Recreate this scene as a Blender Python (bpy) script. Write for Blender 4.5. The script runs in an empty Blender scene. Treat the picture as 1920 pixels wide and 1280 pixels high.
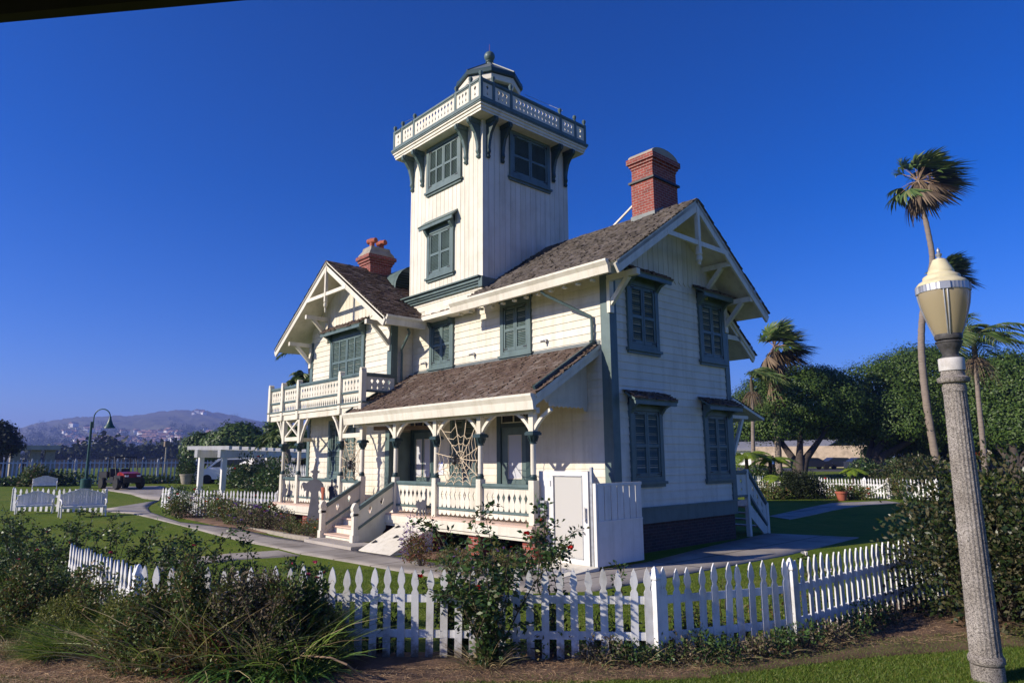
import bpy, math, random
import numpy as np
from mathutils import Vector, Matrix
random.seed(7); RNG = np.random.default_rng(7)
PI = math.pi
scene = bpy.context.scene
COL = scene.collection

# ------------------------------------------------------------------ camera
CAM_R = np.array([[0.67196391, 0.13097602, 0.72891], [0.74054145, -0.10829585, -0.66322724],
                  [-0.00792893, 0.98545284, -0.16976407]])
CAM = np.array([10.7065, -13.0272, 2.3])
cd = bpy.data.cameras.new('camera'); cam = bpy.data.objects.new('camera', cd); COL.objects.link(cam)
cd.sensor_width = 36; cd.lens = 24; cd.clip_start = 0.1; cd.clip_end = 20000
M4 = Matrix([list(CAM_R[0]) + [CAM[0]], list(CAM_R[1]) + [CAM[1]], list(CAM_R[2]) + [CAM[2]], [0, 0, 0, 1]])
cam.matrix_world = M4
scene.camera = cam
# ------------------------------------------------------------------ sky, sun, exposure
SUN = Vector((.40, 1.0, -.52)).normalized()          # the way the light travels
ELEV = math.asin(-SUN.z); AZ = math.atan2(-SUN.x, -SUN.y)
w = bpy.data.worlds.new('World'); scene.world = w; w.use_nodes = True
wn = w.node_tree.nodes; wl = w.node_tree.links
sky = wn.new('ShaderNodeTexSky'); sky.sky_type = 'NISHITA'; sky.sun_disc = False
sky.sun_elevation = ELEV; sky.sun_rotation = AZ
sky.altitude = 0; sky.air_density = 1.0; sky.dust_density = 0.3; sky.ozone_density = 5.0
hs = wn.new('ShaderNodeHueSaturation'); hs.inputs['Saturation'].default_value = 1.25
gm = wn.new('ShaderNodeGamma'); gm.inputs['Gamma'].default_value = 1.2
wl.new(sky.outputs[0], gm.inputs[0]); wl.new(gm.outputs[0], hs.inputs['Color'])
tn = wn.new('ShaderNodeMix'); tn.data_type = 'RGBA'; tn.blend_type = 'MULTIPLY'; tn.inputs[0].default_value = 1
tn.inputs[7].default_value = (1.25, 1.14, 1.88, 1)
wl.new(hs.outputs[0], tn.inputs[6]); wl.new(tn.outputs[2], wn['Background'].inputs[0]); wn['Background'].inputs[1].default_value = 0.044
sd = bpy.data.lights.new('sun', 'SUN'); sd.energy = 5.0; sd.angle = math.radians(.5); sd.color = (1, .90, .76)
sun = bpy.data.objects.new('sun', sd); COL.objects.link(sun)
sun.rotation_euler = SUN.to_track_quat('-Z', 'Y').to_euler(); sun.location = (-20, -50, 40)
scene.view_settings.view_transform = 'Standard'; scene.view_settings.look = 'None'
scene.view_settings.exposure = .40; scene.view_settings.gamma = 1
scene.cycles.max_bounces = 6; scene.cycles.transparent_max_bounces = 12
scene.cycles.volume_bounces = 0

# ------------------------------------------------------------------ terrain height and layout helpers
def g(x, y):
    a = min(max(0., -x - 9), 42); l = .022 * a * min(1, a / 4)
    b = min(max(0., y - 12), 55); k = .012 * b * min(1, b / 6)
    return math.hypot(l, k)
def ray(px, py): return CAM_R @ np.array([(px - 960) / 1280., (640 - py) / 1280., -1.])
def atY(px, py, y): d = ray(px, py); return CAM + d * (y - CAM[1]) / d[1]
def atX(px, py, x): d = ray(px, py); return CAM + d * (x - CAM[0]) / d[0]
def atZ(px, py, z): d = ray(px, py); return CAM + d * (z - CAM[2]) / d[2]
def at(px, py):                      # where the line of sight through a photo pixel meets the terrain
    d = ray(px, py); t0 = 1.
    for i in range(4000):
        t1 = t0 * 1.01; p = CAM + d * t1
        if p[2] < g(p[0], p[1]): break
        t0 = t1
    for i in range(30):
        t = (t0 + t1) / 2; p = CAM + d * t
        if p[2] < g(p[0], p[1]): t1 = t
        else: t0 = t
    return Vector(CAM + d * t1)
def at_d(px, dist, z=None):          # ground point under a pixel column at a horizontal distance
    d = ray(px, 855); k = dist / math.hypot(d[0], d[1]); x, y = CAM[0] + d[0] * k, CAM[1] + d[1] * k
    return Vector((x, y, g(x, y) if z is None else z))
def at_px(px, py, dist):              # the point on a photo pixel's line of sight at a horizontal distance
    r = ray(px, py); return Vector(CAM + r * (dist / math.hypot(r[0], r[1])))
def h_at(px, py, p):                 # height of the pixel row py above the vertical line through p
    d = ray(px, py); k = math.hypot(p[0] - CAM[0], p[1] - CAM[1]) / math.hypot(d[0], d[1])
    return CAM[2] + d[2] * k

# ------------------------------------------------------------------ mesh builder
class MB:
    def __init__(s): s.v = []; s.f = []
    def add(s, vs, fs):
        o = len(s.v); s.v.extend([tuple(v) for v in vs]); s.f.extend([tuple(i + o for i in f) for f in fs]); return s
    def box(s, a, b):
        x0, x1 = sorted((a[0], b[0])); y0, y1 = sorted((a[1], b[1])); z0, z1 = sorted((a[2], b[2]))
        return s.add([(x0, y0, z0), (x1, y0, z0), (x1, y1, z0), (x0, y1, z0), (x0, y0, z1), (x1, y0, z1), (x1, y1, z1), (x0, y1, z1)],
                     [(3, 2, 1, 0), (4, 5, 6, 7), (0, 1, 5, 4), (1, 2, 6, 5), (2, 3, 7, 6), (3, 0, 4, 7)])
    def bar(s, p, q, w, h, up=(0, 0, 1)):
        p = Vector(p); q = Vector(q); d = (q - p).normalized(); u = Vector(up)
        if abs(d.dot(u)) > .98: u = Vector((1, 0, 0))
        r = d.cross(u).normalized(); u = r.cross(d).normalized()
        vs = [c + r * (w / 2 * a) + u * (h / 2 * b) for c in (p, q) for a, b in ((-1, -1), (1, -1), (1, 1), (-1, 1))]
        return s.add(vs, [(0, 1, 2, 3), (7, 6, 5, 4), (0, 4, 5, 1), (1, 5, 6, 2), (2, 6, 7, 3), (3, 7, 4, 0)])
    def tube(s, pts, r, n=8):
        pts = [Vector(p) for p in pts]; R = r if isinstance(r, (list, tuple)) else [r] * len(pts)
        vs = []; prev = None
        for i, p in enumerate(pts):
            d = (pts[min(i + 1, len(pts) - 1)] - pts[max(i - 1, 0)])
            d = d.normalized() if d.length > 1e-9 else Vector((0, 0, 1))
            a = prev if prev is not None else (Vector((0, 0, 1)) if abs(d.z) < .9 else Vector((1, 0, 0)))
            a = (a - d * a.dot(d)).normalized(); b = d.cross(a); prev = a
            vs += [p + (a * math.cos(2 * PI * k / n) + b * math.sin(2 * PI * k / n)) * R[i] for k in range(n)]
        fs = [(i * n + k, i * n + (k + 1) % n, (i + 1) * n + (k + 1) % n, (i + 1) * n + k) for i in range(len(pts) - 1) for k in range(n)]
        m = len(pts) - 1
        fs += [tuple(range(n))[::-1], tuple(m * n + k for k in range(n))]
        return s.add(vs, fs)
    def lathe(s, prof, c=(0, 0, 0), n=24, a0=0, wave=None):
        vs = []
        for r, z in prof:
            for k in range(n):
                rr = r if wave is None else r * wave(k, n, z)
                a = a0 + 2 * PI * k / n; vs.append((c[0] + rr * math.cos(a), c[1] + rr * math.sin(a), c[2] + z))
        m = len(prof)
        fs = [(i * n + k, i * n + (k + 1) % n, (i + 1) * n + (k + 1) % n, (i + 1) * n + k) for i in range(m - 1) for k in range(n)]
        fs += [tuple(range(n))[::-1], tuple((m - 1) * n + k for k in range(n))]
        return s.add(vs, fs)
    def prism(s, poly, fn, d):
        d = Vector(d); a = [Vector(fn(*p)) for p in poly]; b = [p + d for p in a]; n = len(a)
        return s.add(a + b, [tuple(range(n))[::-1], tuple(range(n, 2 * n))] + [(i, (i + 1) % n, (i + 1) % n + n, i + n) for i in range(n)])
    def groups(s):                       # separate pieces: connected faces, joined where their boxes touch
        par = list(range(len(s.v)))
        def fd(i):
            while par[i] != i: par[i] = par[par[i]]; i = par[i]
            return i
        for f in s.f:
            for i in f[1:]: par[fd(i)] = fd(f[0])
        bb = {}
        for i, v in enumerate(s.v):
            r = fd(i)
            if r not in bb: bb[r] = [list(v), list(v)]
            for k in range(3): bb[r][0][k] = min(bb[r][0][k], v[k]); bb[r][1][k] = max(bb[r][1][k], v[k])
        ks = list(bb); e = .004
        for a in range(len(ks)):
            for c in range(a):
                A, B = bb[ks[a]], bb[ks[c]]
                if all(A[0][k] - e < B[1][k] and B[0][k] - e < A[1][k] for k in range(3)): par[fd(ks[a])] = fd(ks[c])
        out = {}
        for i in range(len(s.v)): out.setdefault(fd(i), []).append(i)
        res = []
        for ids in out.values():
            mp = {i: k for k, i in enumerate(ids)}; m = MB(); m.v = [s.v[i] for i in ids]; m.f = [tuple(mp[i] for i in f) for f in s.f if f[0] in mp]; res.append(m)
        return res
    def build(s, name, mat, parent=None, smooth=None):
        me = bpy.data.meshes.new(name); me.from_pydata(s.v, [], s.f); me.update()
        return link(name, me, mat, parent, smooth)
def link(name, me, mat, parent=None, smooth=None):
    me.materials.append(mat)
    if smooth is not None:
        me.shade_smooth(); me.set_sharp_from_angle(angle=math.radians(smooth))
    o = bpy.data.objects.new(name, me); COL.objects.link(o)
    if parent is not None: adopt(o, parent)
    return o
def adopt(o, parent):
    o.parent = parent
    if parent.type == 'EMPTY': o.matrix_parent_inverse = parent.matrix_basis.inverted()
def tag(o, label=None, cat=None, group=None, kind=None):
    for k, v in (('label', label), ('category', cat), ('group', group), ('kind', kind)):
        if v: o[k] = v
    return o
def thing(name, label, cat, loc=(0, 0, 0), rz=0, group=None):
    o = bpy.data.objects.new(name, None); COL.objects.link(o); o.empty_display_size = .3
    o.matrix_basis = Matrix.Translation(Vector(loc)) @ Matrix.Rotation(rz, 4, 'Z')
    return tag(o, label, cat, group)
def dup(root, loc, rz=0, label=None, scale=1., group=None):
    r = root.copy(); COL.objects.link(r)
    r.matrix_basis = Matrix.Translation(Vector(loc)) @ Matrix.Rotation(rz, 4, 'Z') @ Matrix.Scale(scale, 4)
    if label: r['label'] = label
    if group: r['group'] = group
    for ch in list(root.children):
        c = ch.copy(); COL.objects.link(c); c.parent = r
        for gch in list(ch.children):
            d = gch.copy(); COL.objects.link(d); d.parent = c
    return r
def np_mesh(name, V, F, mat, parent=None, smooth=False):
    V = np.asarray(V, np.float32).reshape(-1, 3); F = np.asarray(F, np.int32); k = F.shape[1]
    me = bpy.data.meshes.new(name); me.vertices.add(len(V)); me.vertices.foreach_set('co', V.ravel())
    me.loops.add(F.size); me.loops.foreach_set('vertex_index', F.ravel())
    me.polygons.add(len(F)); me.polygons.foreach_set('loop_start', np.arange(0, F.size, k, dtype=np.int32))
    me.polygons.foreach_set('loop_total', np.full(len(F), k, np.int32))
    me.update(calc_edges=True); me.validate()
    o = link(name, me, mat, parent)
    if smooth: me.shade_smooth()
    return o

# ------------------------------------------------------------------ materials
def new_mat(name):
    m = bpy.data.materials.new(name); m.use_nodes = True; nt = m.node_tree
    return m, nt, nt.nodes, nt.links, nt.nodes['Principled BSDF']
def ramp(nt, cols, pos=None):
    r = nt.nodes.new('ShaderNodeValToRGB'); e = r.color_ramp.elements
    pos = pos or [i / (len(cols) - 1) for i in range(len(cols))]
    while len(e) < len(cols): e.new(.5)
    for i, c in enumerate(cols): e[i].position = pos[i]; e[i].color = (*c, 1)
    return r
def noise(nt, scale, detail=4, rough=.55, stretch=None):
    t = nt.nodes.new('ShaderNodeTexNoise'); t.inputs['Scale'].default_value = scale
    t.inputs['Detail'].default_value = detail; t.inputs['Roughness'].default_value = rough
    gp = nt.nodes.new('ShaderNodeNewGeometry')
    if stretch:
        mp = nt.nodes.new('ShaderNodeMapping'); mp.inputs['Scale'].default_value = stretch
        nt.links.new(gp.outputs['Position'], mp.inputs['Vector']); nt.links.new(mp.outputs[0], t.inputs['Vector'])
    else: nt.links.new(gp.outputs['Position'], t.inputs['Vector'])
    return t
def bump(nt, src, bsdf, dist, strength=.5):
    b = nt.nodes.new('ShaderNodeBump'); b.inputs['Distance'].default_value = dist; b.inputs['Strength'].default_value = strength
    nt.links.new(src, b.inputs['Height']); nt.links.new(b.outputs[0], bsdf.inputs['Normal'])
def surf(name, base, rough=.6, var=.12, scale=3., bmp=.0, fine=None, metal=0., tint=None, stretch=None, spec=.4, streak=0., dirt=None, objvar=0., isl=0., chips=None):
    m, nt, n, l, b = new_mat(name)
    t = noise(nt, scale, 6, .6, stretch)
    lo = tint if tint else tuple(c * (1 - 2 * var) for c in base)
    r = ramp(nt, [lo, base, tuple(min(1, c * (1 + var)) for c in base)], [.3, .52, .75])
    l.new(t.outputs['Fac'], r.inputs[0]); src = r.outputs[0]
    def mul(src, fac_out, lo, pos):
        rr = ramp(nt, [lo, (1, 1, 1)], pos); l.new(fac_out, rr.inputs[0]); mx = n.new('ShaderNodeMix'); mx.data_type = 'RGBA'; mx.blend_type = 'MULTIPLY'; mx.inputs[0].default_value = 1
        l.new(src, mx.inputs[6]); l.new(rr.outputs[0], mx.inputs[7]); return mx.outputs[2]
    if streak:
        src = mul(src, noise(nt, 5., 5, .65, (1, 1, .07)).outputs['Fac'], (1 - streak, 1 - streak * 1.05, 1 - streak * 1.25), [.30, .52])
        src = mul(src, noise(nt, 45., 3, .6).outputs['Fac'], (1 - streak * .6,) * 3, [.25, .40])
    if isl:
        gi = n.new('ShaderNodeNewGeometry'); src = mul(src, gi.outputs['Random Per Island'], (1 - isl, 1 - isl, 1 - isl * 1.3), [0., 1.])
    if chips: src = mul(src, noise(nt, 26., 5, .7, (1, 1, .45)).outputs['Fac'], chips, [.30, .335])
    if objvar:
        oi = n.new('ShaderNodeObjectInfo'); src = mul(src, oi.outputs['Random'], (1 - objvar,) * 3, [0., 1.])
    if dirt:
        gp = n.new('ShaderNodeNewGeometry'); sx = n.new('ShaderNodeSeparateXYZ'); l.new(gp.outputs['Position'], sx.inputs[0]); mr = n.new('ShaderNodeMath'); mr.operation = 'MULTIPLY_ADD'; mr.inputs[1].default_value = 1.6
        nz = noise(nt, 9., 4, .7); l.new(sx.outputs[2], mr.inputs[0]); l.new(nz.outputs['Fac'], mr.inputs[2]); src = mul(src, mr.outputs[0], dirt, [.52, .88])
    l.new(src, b.inputs['Base Color'])
    b.inputs['Roughness'].default_value = rough; b.inputs['Metallic'].default_value = metal
    b.inputs['Specular IOR Level'].default_value = spec
    if bmp:
        t2 = noise(nt, fine or scale * 8, 4); bump(nt, t2.outputs['Fac'], b, bmp)
    return m
def island(name, cols, rough=.6, trans=0., patch=None, spec=.3):
    m, nt, n, l, b = new_mat(name)
    gp = n.new('ShaderNodeNewGeometry'); r = ramp(nt, cols)
    src = gp.outputs['Random Per Island']
    if patch:
        t = noise(nt, patch, 2); mx = n.new('ShaderNodeMix'); mx.inputs[0].default_value = .5
        mr = n.new('ShaderNodeMapRange'); mr.inputs[1].default_value = .3; mr.inputs[2].default_value = .7
        l.new(t.outputs['Fac'], mr.inputs[0]); l.new(src, mx.inputs[2]); l.new(mr.outputs[0], mx.inputs[3]); src = mx.outputs[0]
    l.new(src, r.inputs[0]); l.new(r.outputs[0], b.inputs['Base Color'])
    b.inputs['Roughness'].default_value = rough; b.inputs['Specular IOR Level'].default_value = spec
    if trans:
        tr = n.new('ShaderNodeBsdfTranslucent'); mix = n.new('ShaderNodeMixShader'); mix.inputs[0].default_value = trans
        l.new(r.outputs[0], tr.inputs['Color']); l.new(b.outputs[0], mix.inputs[1]); l.new(tr.outputs[0], mix.inputs[2])
        l.new(mix.outputs[0], n['Material Output'].inputs['Surface'])
    return m
def brickmat(name, c1, c2, mortar):
    m, nt, n, l, b = new_mat(name)
    gp = n.new('ShaderNodeNewGeometry'); sx = n.new('ShaderNodeSeparateXYZ'); ad = n.new('ShaderNodeMath'); cb = n.new('ShaderNodeCombineXYZ')
    l.new(gp.outputs['Position'], sx.inputs[0]); l.new(sx.outputs[0], ad.inputs[0]); l.new(sx.outputs[1], ad.inputs[1])
    l.new(ad.outputs[0], cb.inputs[0]); l.new(sx.outputs[2], cb.inputs[1])
    t = n.new('ShaderNodeTexBrick'); t.inputs['Scale'].default_value = 1; t.inputs['Brick Width'].default_value = .21; t.inputs['Row Height'].default_value = .078
    t.inputs['Mortar Size'].default_value = .007; t.inputs['Mortar Smooth'].default_value = .2; t.inputs['Bias'].default_value = -.1
    t.inputs['Color1'].default_value = (*c1, 1); t.inputs['Color2'].default_value = (*c2, 1); t.inputs['Mortar'].default_value = (*mortar, 1)
    l.new(cb.outputs[0], t.inputs['Vector'])
    ns = noise(nt, 5, 6); mx = n.new('ShaderNodeMix'); mx.data_type = 'RGBA'; mx.blend_type = 'MULTIPLY'; mx.inputs[0].default_value = .8
    r = ramp(nt, [(.5, .5, .5), (1, 1, 1), (1.0, .95, .9)], [.25, .55, .8])
    l.new(ns.outputs['Fac'], r.inputs[0]); l.new(t.outputs['Color'], mx.inputs[6]); l.new(r.outputs[0], mx.inputs[7])
    l.new(mx.outputs[2], b.inputs['Base Color']); b.inputs['Roughness'].default_value = .85
    inv = n.new('ShaderNodeMath'); inv.operation = 'SUBTRACT'; inv.inputs[0].default_value = 1; l.new(t.outputs['Fac'], inv.inputs[1])
    bump(nt, inv.outputs[0], b, .012, .8)
    return m
M = {}
M['cream'] = surf('cream_paint', (.735, .69, .575), .55, .05, 1.6, .0015, 14, tint=(.66, .61, .495), streak=.17, isl=.09)
M['white'] = surf('white_paint', (.745, .73, .70), .5, .05, 2.2, .0012, 18, tint=(.66, .64, .60), streak=.15, isl=.05)
M['shadedfence'] = surf('shade_grey_fence_paint', (.50, .52, .56), .6, .1, 3, .002, 20)  # fence white toned down to grey: the shaded side put into the colour
M['fence'] = surf('fence_white_paint', (.75, .75, .74), .55, .07, 3.5, .0025, 30, tint=(.54, .53, .50), streak=.24, dirt=(.30, .23, .16), objvar=.18, chips=(.55, .48, .40))
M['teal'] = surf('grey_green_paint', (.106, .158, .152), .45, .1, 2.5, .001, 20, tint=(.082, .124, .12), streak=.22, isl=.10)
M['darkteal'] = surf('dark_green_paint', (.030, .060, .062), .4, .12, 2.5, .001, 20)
M['shingle'] = island('cedar_shingle', [(.035, .029, .025), (.085, .072, .062), (.13, .112, .097), (.18, .155, .135), (.10, .08, .065), (.27, .24, .21)], .85, patch=.9)
M['shingle2'] = island('red_cedar_shingle', [(.035, .025, .020), (.10, .064, .048), (.155, .112, .086), (.11, .073, .054), (.22, .18, .15), (.08, .052, .042)], .85, patch=.9)
M['brick'] = brickmat('red_brick', (.30, .058, .036), (.22, .04, .028), (.36, .30, .26))
M['darkbrick'] = brickmat('dark_brick', (.075, .036, .028), (.05, .026, .022), (.10, .088, .08))  # darker brick tone for the foundation
M['concrete'] = surf('concrete', (.40, .36, .31), .85, .12, 1.2, .003, 40)
M['cap'] = surf('cement_cap', (.33, .29, .23), .9, .15, 4, .005, 30)
M['tan'] = surf('tan_deck_paint', (.62, .45, .35), .6, .08, 3, .001)
M['terra'] = surf('terracotta', (.36, .10, .055), .8, .12, 5)
M['roofgrey'] = surf('lantern_roof_metal', (.13, .15, .145), .45, .12, 4)
M['socket'] = surf('weathered_socket_metal', (.06, .057, .055), .6, .4, 14, .002, 60, tint=(.02, .019, .018))
M['black'] = surf('black_iron', (.012, .012, .013), .5, .1, 6)
M['rubber'] = surf('rubber', (.015, .015, .015), .8, .1, 6)
M['door'] = surf('dark_door_paint', (.035, .075, .08), .35, .1, 3)
M['rope'] = surf('cream_rope', (.66, .54, .37), .9, .1, 30, .002, 90)
M['cutout'] = surf('grey_black_board', (.05, .05, .065), .75, .15, 4)
M['paper'] = surf('paper', (.80, .82, .86), .8, .02, 5)
M['ink'] = surf('printed_blue', (.10, .14, .42), .8, .02, 5)
M['galv'] = surf('galvanised_metal', (.42, .43, .44), .45, .15, 8, metal=.6)
M['stone'] = None
M['wood'] = surf('weathered_wood', (.20, .15, .11), .8, .2, 2, .002, 30, stretch=(1, 1, 6))
M['bark'] = surf('bark', (.065, .05, .038), .9, .25, 4, .02, 18)
M['palmtrunk'] = surf('palm_trunk', (.23, .185, .15), .9, .2, 2, .01, 20, stretch=(1, 1, 8))
M['stem'] = surf('green_brown_stem', (.075, .06, .03), .7, .2, 9)
M['deadstem'] = surf('dry_stem', (.30, .20, .12), .8, .2, 9)
def glass(name, tint, mixv, rough=.02):
    m, nt, n, l, b = new_mat(name)
    tr = n.new('ShaderNodeBsdfTransparent'); gl = n.new('ShaderNodeBsdfGlossy'); mx = n.new('ShaderNodeMixShader')
    tr.inputs[0].default_value = (*tint, 1); gl.inputs['Roughness'].default_value = rough; mx.inputs[0].default_value = mixv
    l.new(tr.outputs[0], mx.inputs[1]); l.new(gl.outputs[0], mx.inputs[2]); l.new(mx.outputs[0], n['Material Output'].inputs['Surface'])
    return m
M['glass'] = glass('window_glass', (.75, .8, .85), .12)
def frosted(name, base, trans, rough):
    m, nt, n, l, b = new_mat(name)
    b.inputs['Base Color'].default_value = (*base, 1); b.inputs['Roughness'].default_value = rough
    tr = n.new('ShaderNodeBsdfTranslucent'); tr.inputs[0].default_value = (*base, 1)
    mx = n.new('ShaderNodeMixShader'); mx.inputs[0].default_value = trans
    l.new(b.outputs[0], mx.inputs[1]); l.new(tr.outputs[0], mx.inputs[2]); l.new(mx.outputs[0], n['Material Output'].inputs['Surface'])
    return m
M['frost'] = frosted('frosted_panel', (.66, .64, .58), .25, .35)
M['curtain'] = frosted('net_curtain', (.62, .64, .68), .2, .9)
M['globe'] = frosted('milky_lamp_glass', (.60, .50, .31), .5, .10)
# aggregate concrete for the lamp column
m, nt, n, l, b = new_mat('exposed_aggregate_concrete')
vo = n.new('ShaderNodeTexVoronoi'); vo.inputs['Scale'].default_value = 120
gp = n.new('ShaderNodeNewGeometry'); l.new(gp.outputs['Position'], vo.inputs['Vector'])
r = ramp(nt, [(.07, .06, .055), (.22, .195, .17), (.34, .31, .275), (.46, .42, .37)], [.0, .3, .65, 1]); r.color_ramp.interpolation = 'LINEAR'
sx = n.new('ShaderNodeSeparateColor'); l.new(vo.outputs['Color'], sx.inputs[0]); l.new(sx.outputs[0], r.inputs[0])
ns = noise(nt, 3, 4); r2 = ramp(nt, [(.6, .58, .55), (1, 1, 1)], [.3, .65]); l.new(ns.outputs['Fac'], r2.inputs[0])
mx = n.new('ShaderNodeMix'); mx.data_type = 'RGBA'; mx.blend_type = 'MULTIPLY'; mx.inputs[0].default_value = 1
l.new(r.outputs[0], mx.inputs[6]); l.new(r2.outputs[0], mx.inputs[7]); l.new(mx.outputs[2], b.inputs['Base Color'])
b.inputs['Roughness'].default_value = .9; bump(nt, vo.outputs['Distance'], b, .006, .7)
M['aggregate'] = m
# lawn sheet
m, nt, n, l, b = new_mat('lawn')
t1 = noise(nt, .35, 6, .6); t2 = noise(nt, 22, 5, .7); t3 = noise(nt, 2.2, 4, .6)
r1 = ramp(nt, [(.075, .115, .011), (.135, .20, .018), (.19, .23, .03), (.26, .23, .065)], [.30, .45, .58, .72])
mx = n.new('ShaderNodeMix'); mx.inputs[0].default_value = .45
l.new(t1.outputs['Fac'], mx.inputs[2]); l.new(t3.outputs['Fac'], mx.inputs[3]); l.new(mx.outputs[0], r1.inputs[0])
r2 = ramp(nt, [(.45, .48, .4), (1, 1, 1)], [.3, .68]); l.new(t2.outputs['Fac'], r2.inputs[0])
m2 = n.new('ShaderNodeMix'); m2.data_type = 'RGBA'; m2.blend_type = 'MULTIPLY'; m2.inputs[0].default_value = 1
l.new(r1.outputs[0], m2.inputs[6]); l.new(r2.outputs[0], m2.inputs[7]); l.new(m2.outputs[2], b.inputs['Base Color'])
b.inputs['Roughness'].default_value = .9; b.inputs['Specular IOR Level'].default_value = .1; bump(nt, t2.outputs['Fac'], b, .04, .8)
M['lawn'] = m
M['soil'] = surf('straw_covered_soil', (.135, .08, .047), .95, .35, 2.5, .03, 35, tint=(.045, .026, .015))
M['hill'] = surf('hillside_scrub', (.10, .095, .055), .95, .3, .012, 0)
def leafm(name, cols, tr=.22, rough=.5): return island(name, cols, rough, tr)
M['straw'] = leafm('dry_straw', [(0.216, 0.1148, 0.0607), (0.405, 0.2565, 0.135), (0.567, 0.405, 0.2295), (0.297, 0.162, 0.081)], .1, .8)
M['grass'] = leafm('grass_blade', [(.045, .085, .01), (.085, .155, .018), (.14, .205, .028), (.22, .22, .055)], .25)
M['longgrass'] = leafm('long_grass', [(0.048, 0.096, 0.016), (0.12, 0.208, 0.0288), (0.192, 0.272, 0.048), (0.32, 0.304, 0.096)], .25)
M['drygrass'] = leafm('dry_grass', [(0.182, 0.13, 0.0585), (0.299, 0.221, 0.104), (0.416, 0.338, 0.182), (0.13, 0.143, 0.0455)], .2, .7)
M['strap'] = leafm('strap_leaf', [(0.0324, 0.081, 0.018), (0.063, 0.153, 0.0324), (0.108, 0.216, 0.045), (0.198, 0.27, 0.072)], .15, .3)
M['rose'] = leafm('rose_leaf', [(0.018, 0.042, 0.0135), (0.039, 0.0825, 0.024), (0.0675, 0.1275, 0.03), (0.105, 0.09, 0.0375)], .15, .38)
M['bedleaf'] = leafm('mixed_bed_leaf', [(0.034, 0.0595, 0.017), (0.0765, 0.136, 0.0306), (0.136, 0.17, 0.0476), (0.17, 0.085, 0.0374), (0.0935, 0.1615, 0.034)], .2, .5)
M['brownleaf'] = leafm('spent_flower_heads', [(.07, .05, .03), (.15, .115, .07), (.22, .17, .115), (.07, .095, .03), (.10, .13, .035)], .15, .8)
M['redleaf'] = leafm('reddish_shrub_leaf', [(0.084, 0.028, 0.0168), (0.182, 0.049, 0.028), (0.084, 0.105, 0.0252), (0.14, 0.154, 0.035), (0.238, 0.084, 0.042)], .2, .5)
M['hedge'] = leafm('leathery_hedge_leaf', [(.010, .020, .007), (.019, .037, .010), (.036, .058, .015), (.10, .085, .042), (.025, .045, .012), (.15, .125, .065)], .12, .35)
M['tree'] = leafm('dense_tree_leaf', [(.022, .046, .008), (.046, .090, .015), (.074, .130, .021), (.105, .155, .028)], .2, .5)
M['olive'] = leafm('yellow_green_leaf', [(.07, .095, .018), (.13, .16, .03), (.19, .20, .045), (.25, .22, .08)], .25, .5)
M['darktree'] = leafm('dark_conifer_leaf', [(.008, .016, .006), (.018, .030, .010), (.030, .04, .013)], .15, .6)
M['fern'] = leafm('tree_fern_frond', [(.10, .17, .015), (.17, .25, .02), (.24, .30, .03)], .3, .5)
M['palm'] = leafm('palm_frond', [(.030, .062, .015), (.065, .12, .027), (.11, .165, .04), (.19, .20, .065)], .15, .45)
M['deadpalm'] = leafm('dead_palm_frond', [(.085, .062, .038), (.16, .112, .065), (.25, .185, .115)], .1, .8)
M['pinkbud'] = leafm('pink_petal', [(.55, .06, .16), (.75, .12, .22), (.60, .05, .10)], .2, .5)
M['redbud'] = leafm('red_petal', [(.45, .012, .012), (.60, .03, .02), (.40, .01, .02)], .2, .5)
M['purple'] = leafm('purple_petal', [(.14, .07, .26), (.22, .12, .36), (.30, .18, .40)], .2, .6)
M['whitebud'] = leafm('white_petal', [(.75, .72, .66), (.8, .78, .72), (.7, .6, .5)], .2, .6)
M['orange'] = leafm('orange_petal', [(.55, .10, .03), (.65, .18, .05)], .2, .6)
M['red'] = surf('red_car_paint', (.24, .014, .012), .3, .05, 2, spec=.5)
M['carwhite'] = surf('white_car_paint', (.72, .73, .75), .25, .03, 2, spec=.5)
M['cardark'] = surf('dark_car_paint', (.03, .035, .05), .25, .05, 2, spec=.5)
M['carglass'] = surf('car_window', (.02, .03, .045), .08, .05, 2, spec=.6)
M['lampgreen'] = surf('green_lamp_paint', (.020, .075, .060), .4, .12, 6)
M['roofslate'] = surf('grey_roof', (.21, .21, .22), .8, .1, 1)
M['housewall'] = surf('distant_house_wall', (.80, .78, .75), .8, .15, .05)
M['houseroof'] = surf('distant_tile_roof', (.30, .17, .12), .8, .15, .05)
M['stonewall'] = surf('tan_stone_wall', (.42, .33, .24), .9, .2, 1.2, .03, 5)
M['parkwall'] = surf('dark_park_wall', (.05, .045, .04), .9, .2, 1)
M['darkroof'] = surf('dark_brown_beam', (.022, .014, .012), .8, .2, 3, stretch=(1, 1, 1))
M['petalyellow'] = M['orange']
M['skin'] = surf('skin', (.45, .27, .19), .6, .05, 5)
M['bluecloth'] = surf('blue_cloth', (.04, .10, .32), .9, .1, 8)
M['blackcloth'] = surf('dark_cloth', (.015, .015, .02), .9, .1, 8)
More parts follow.
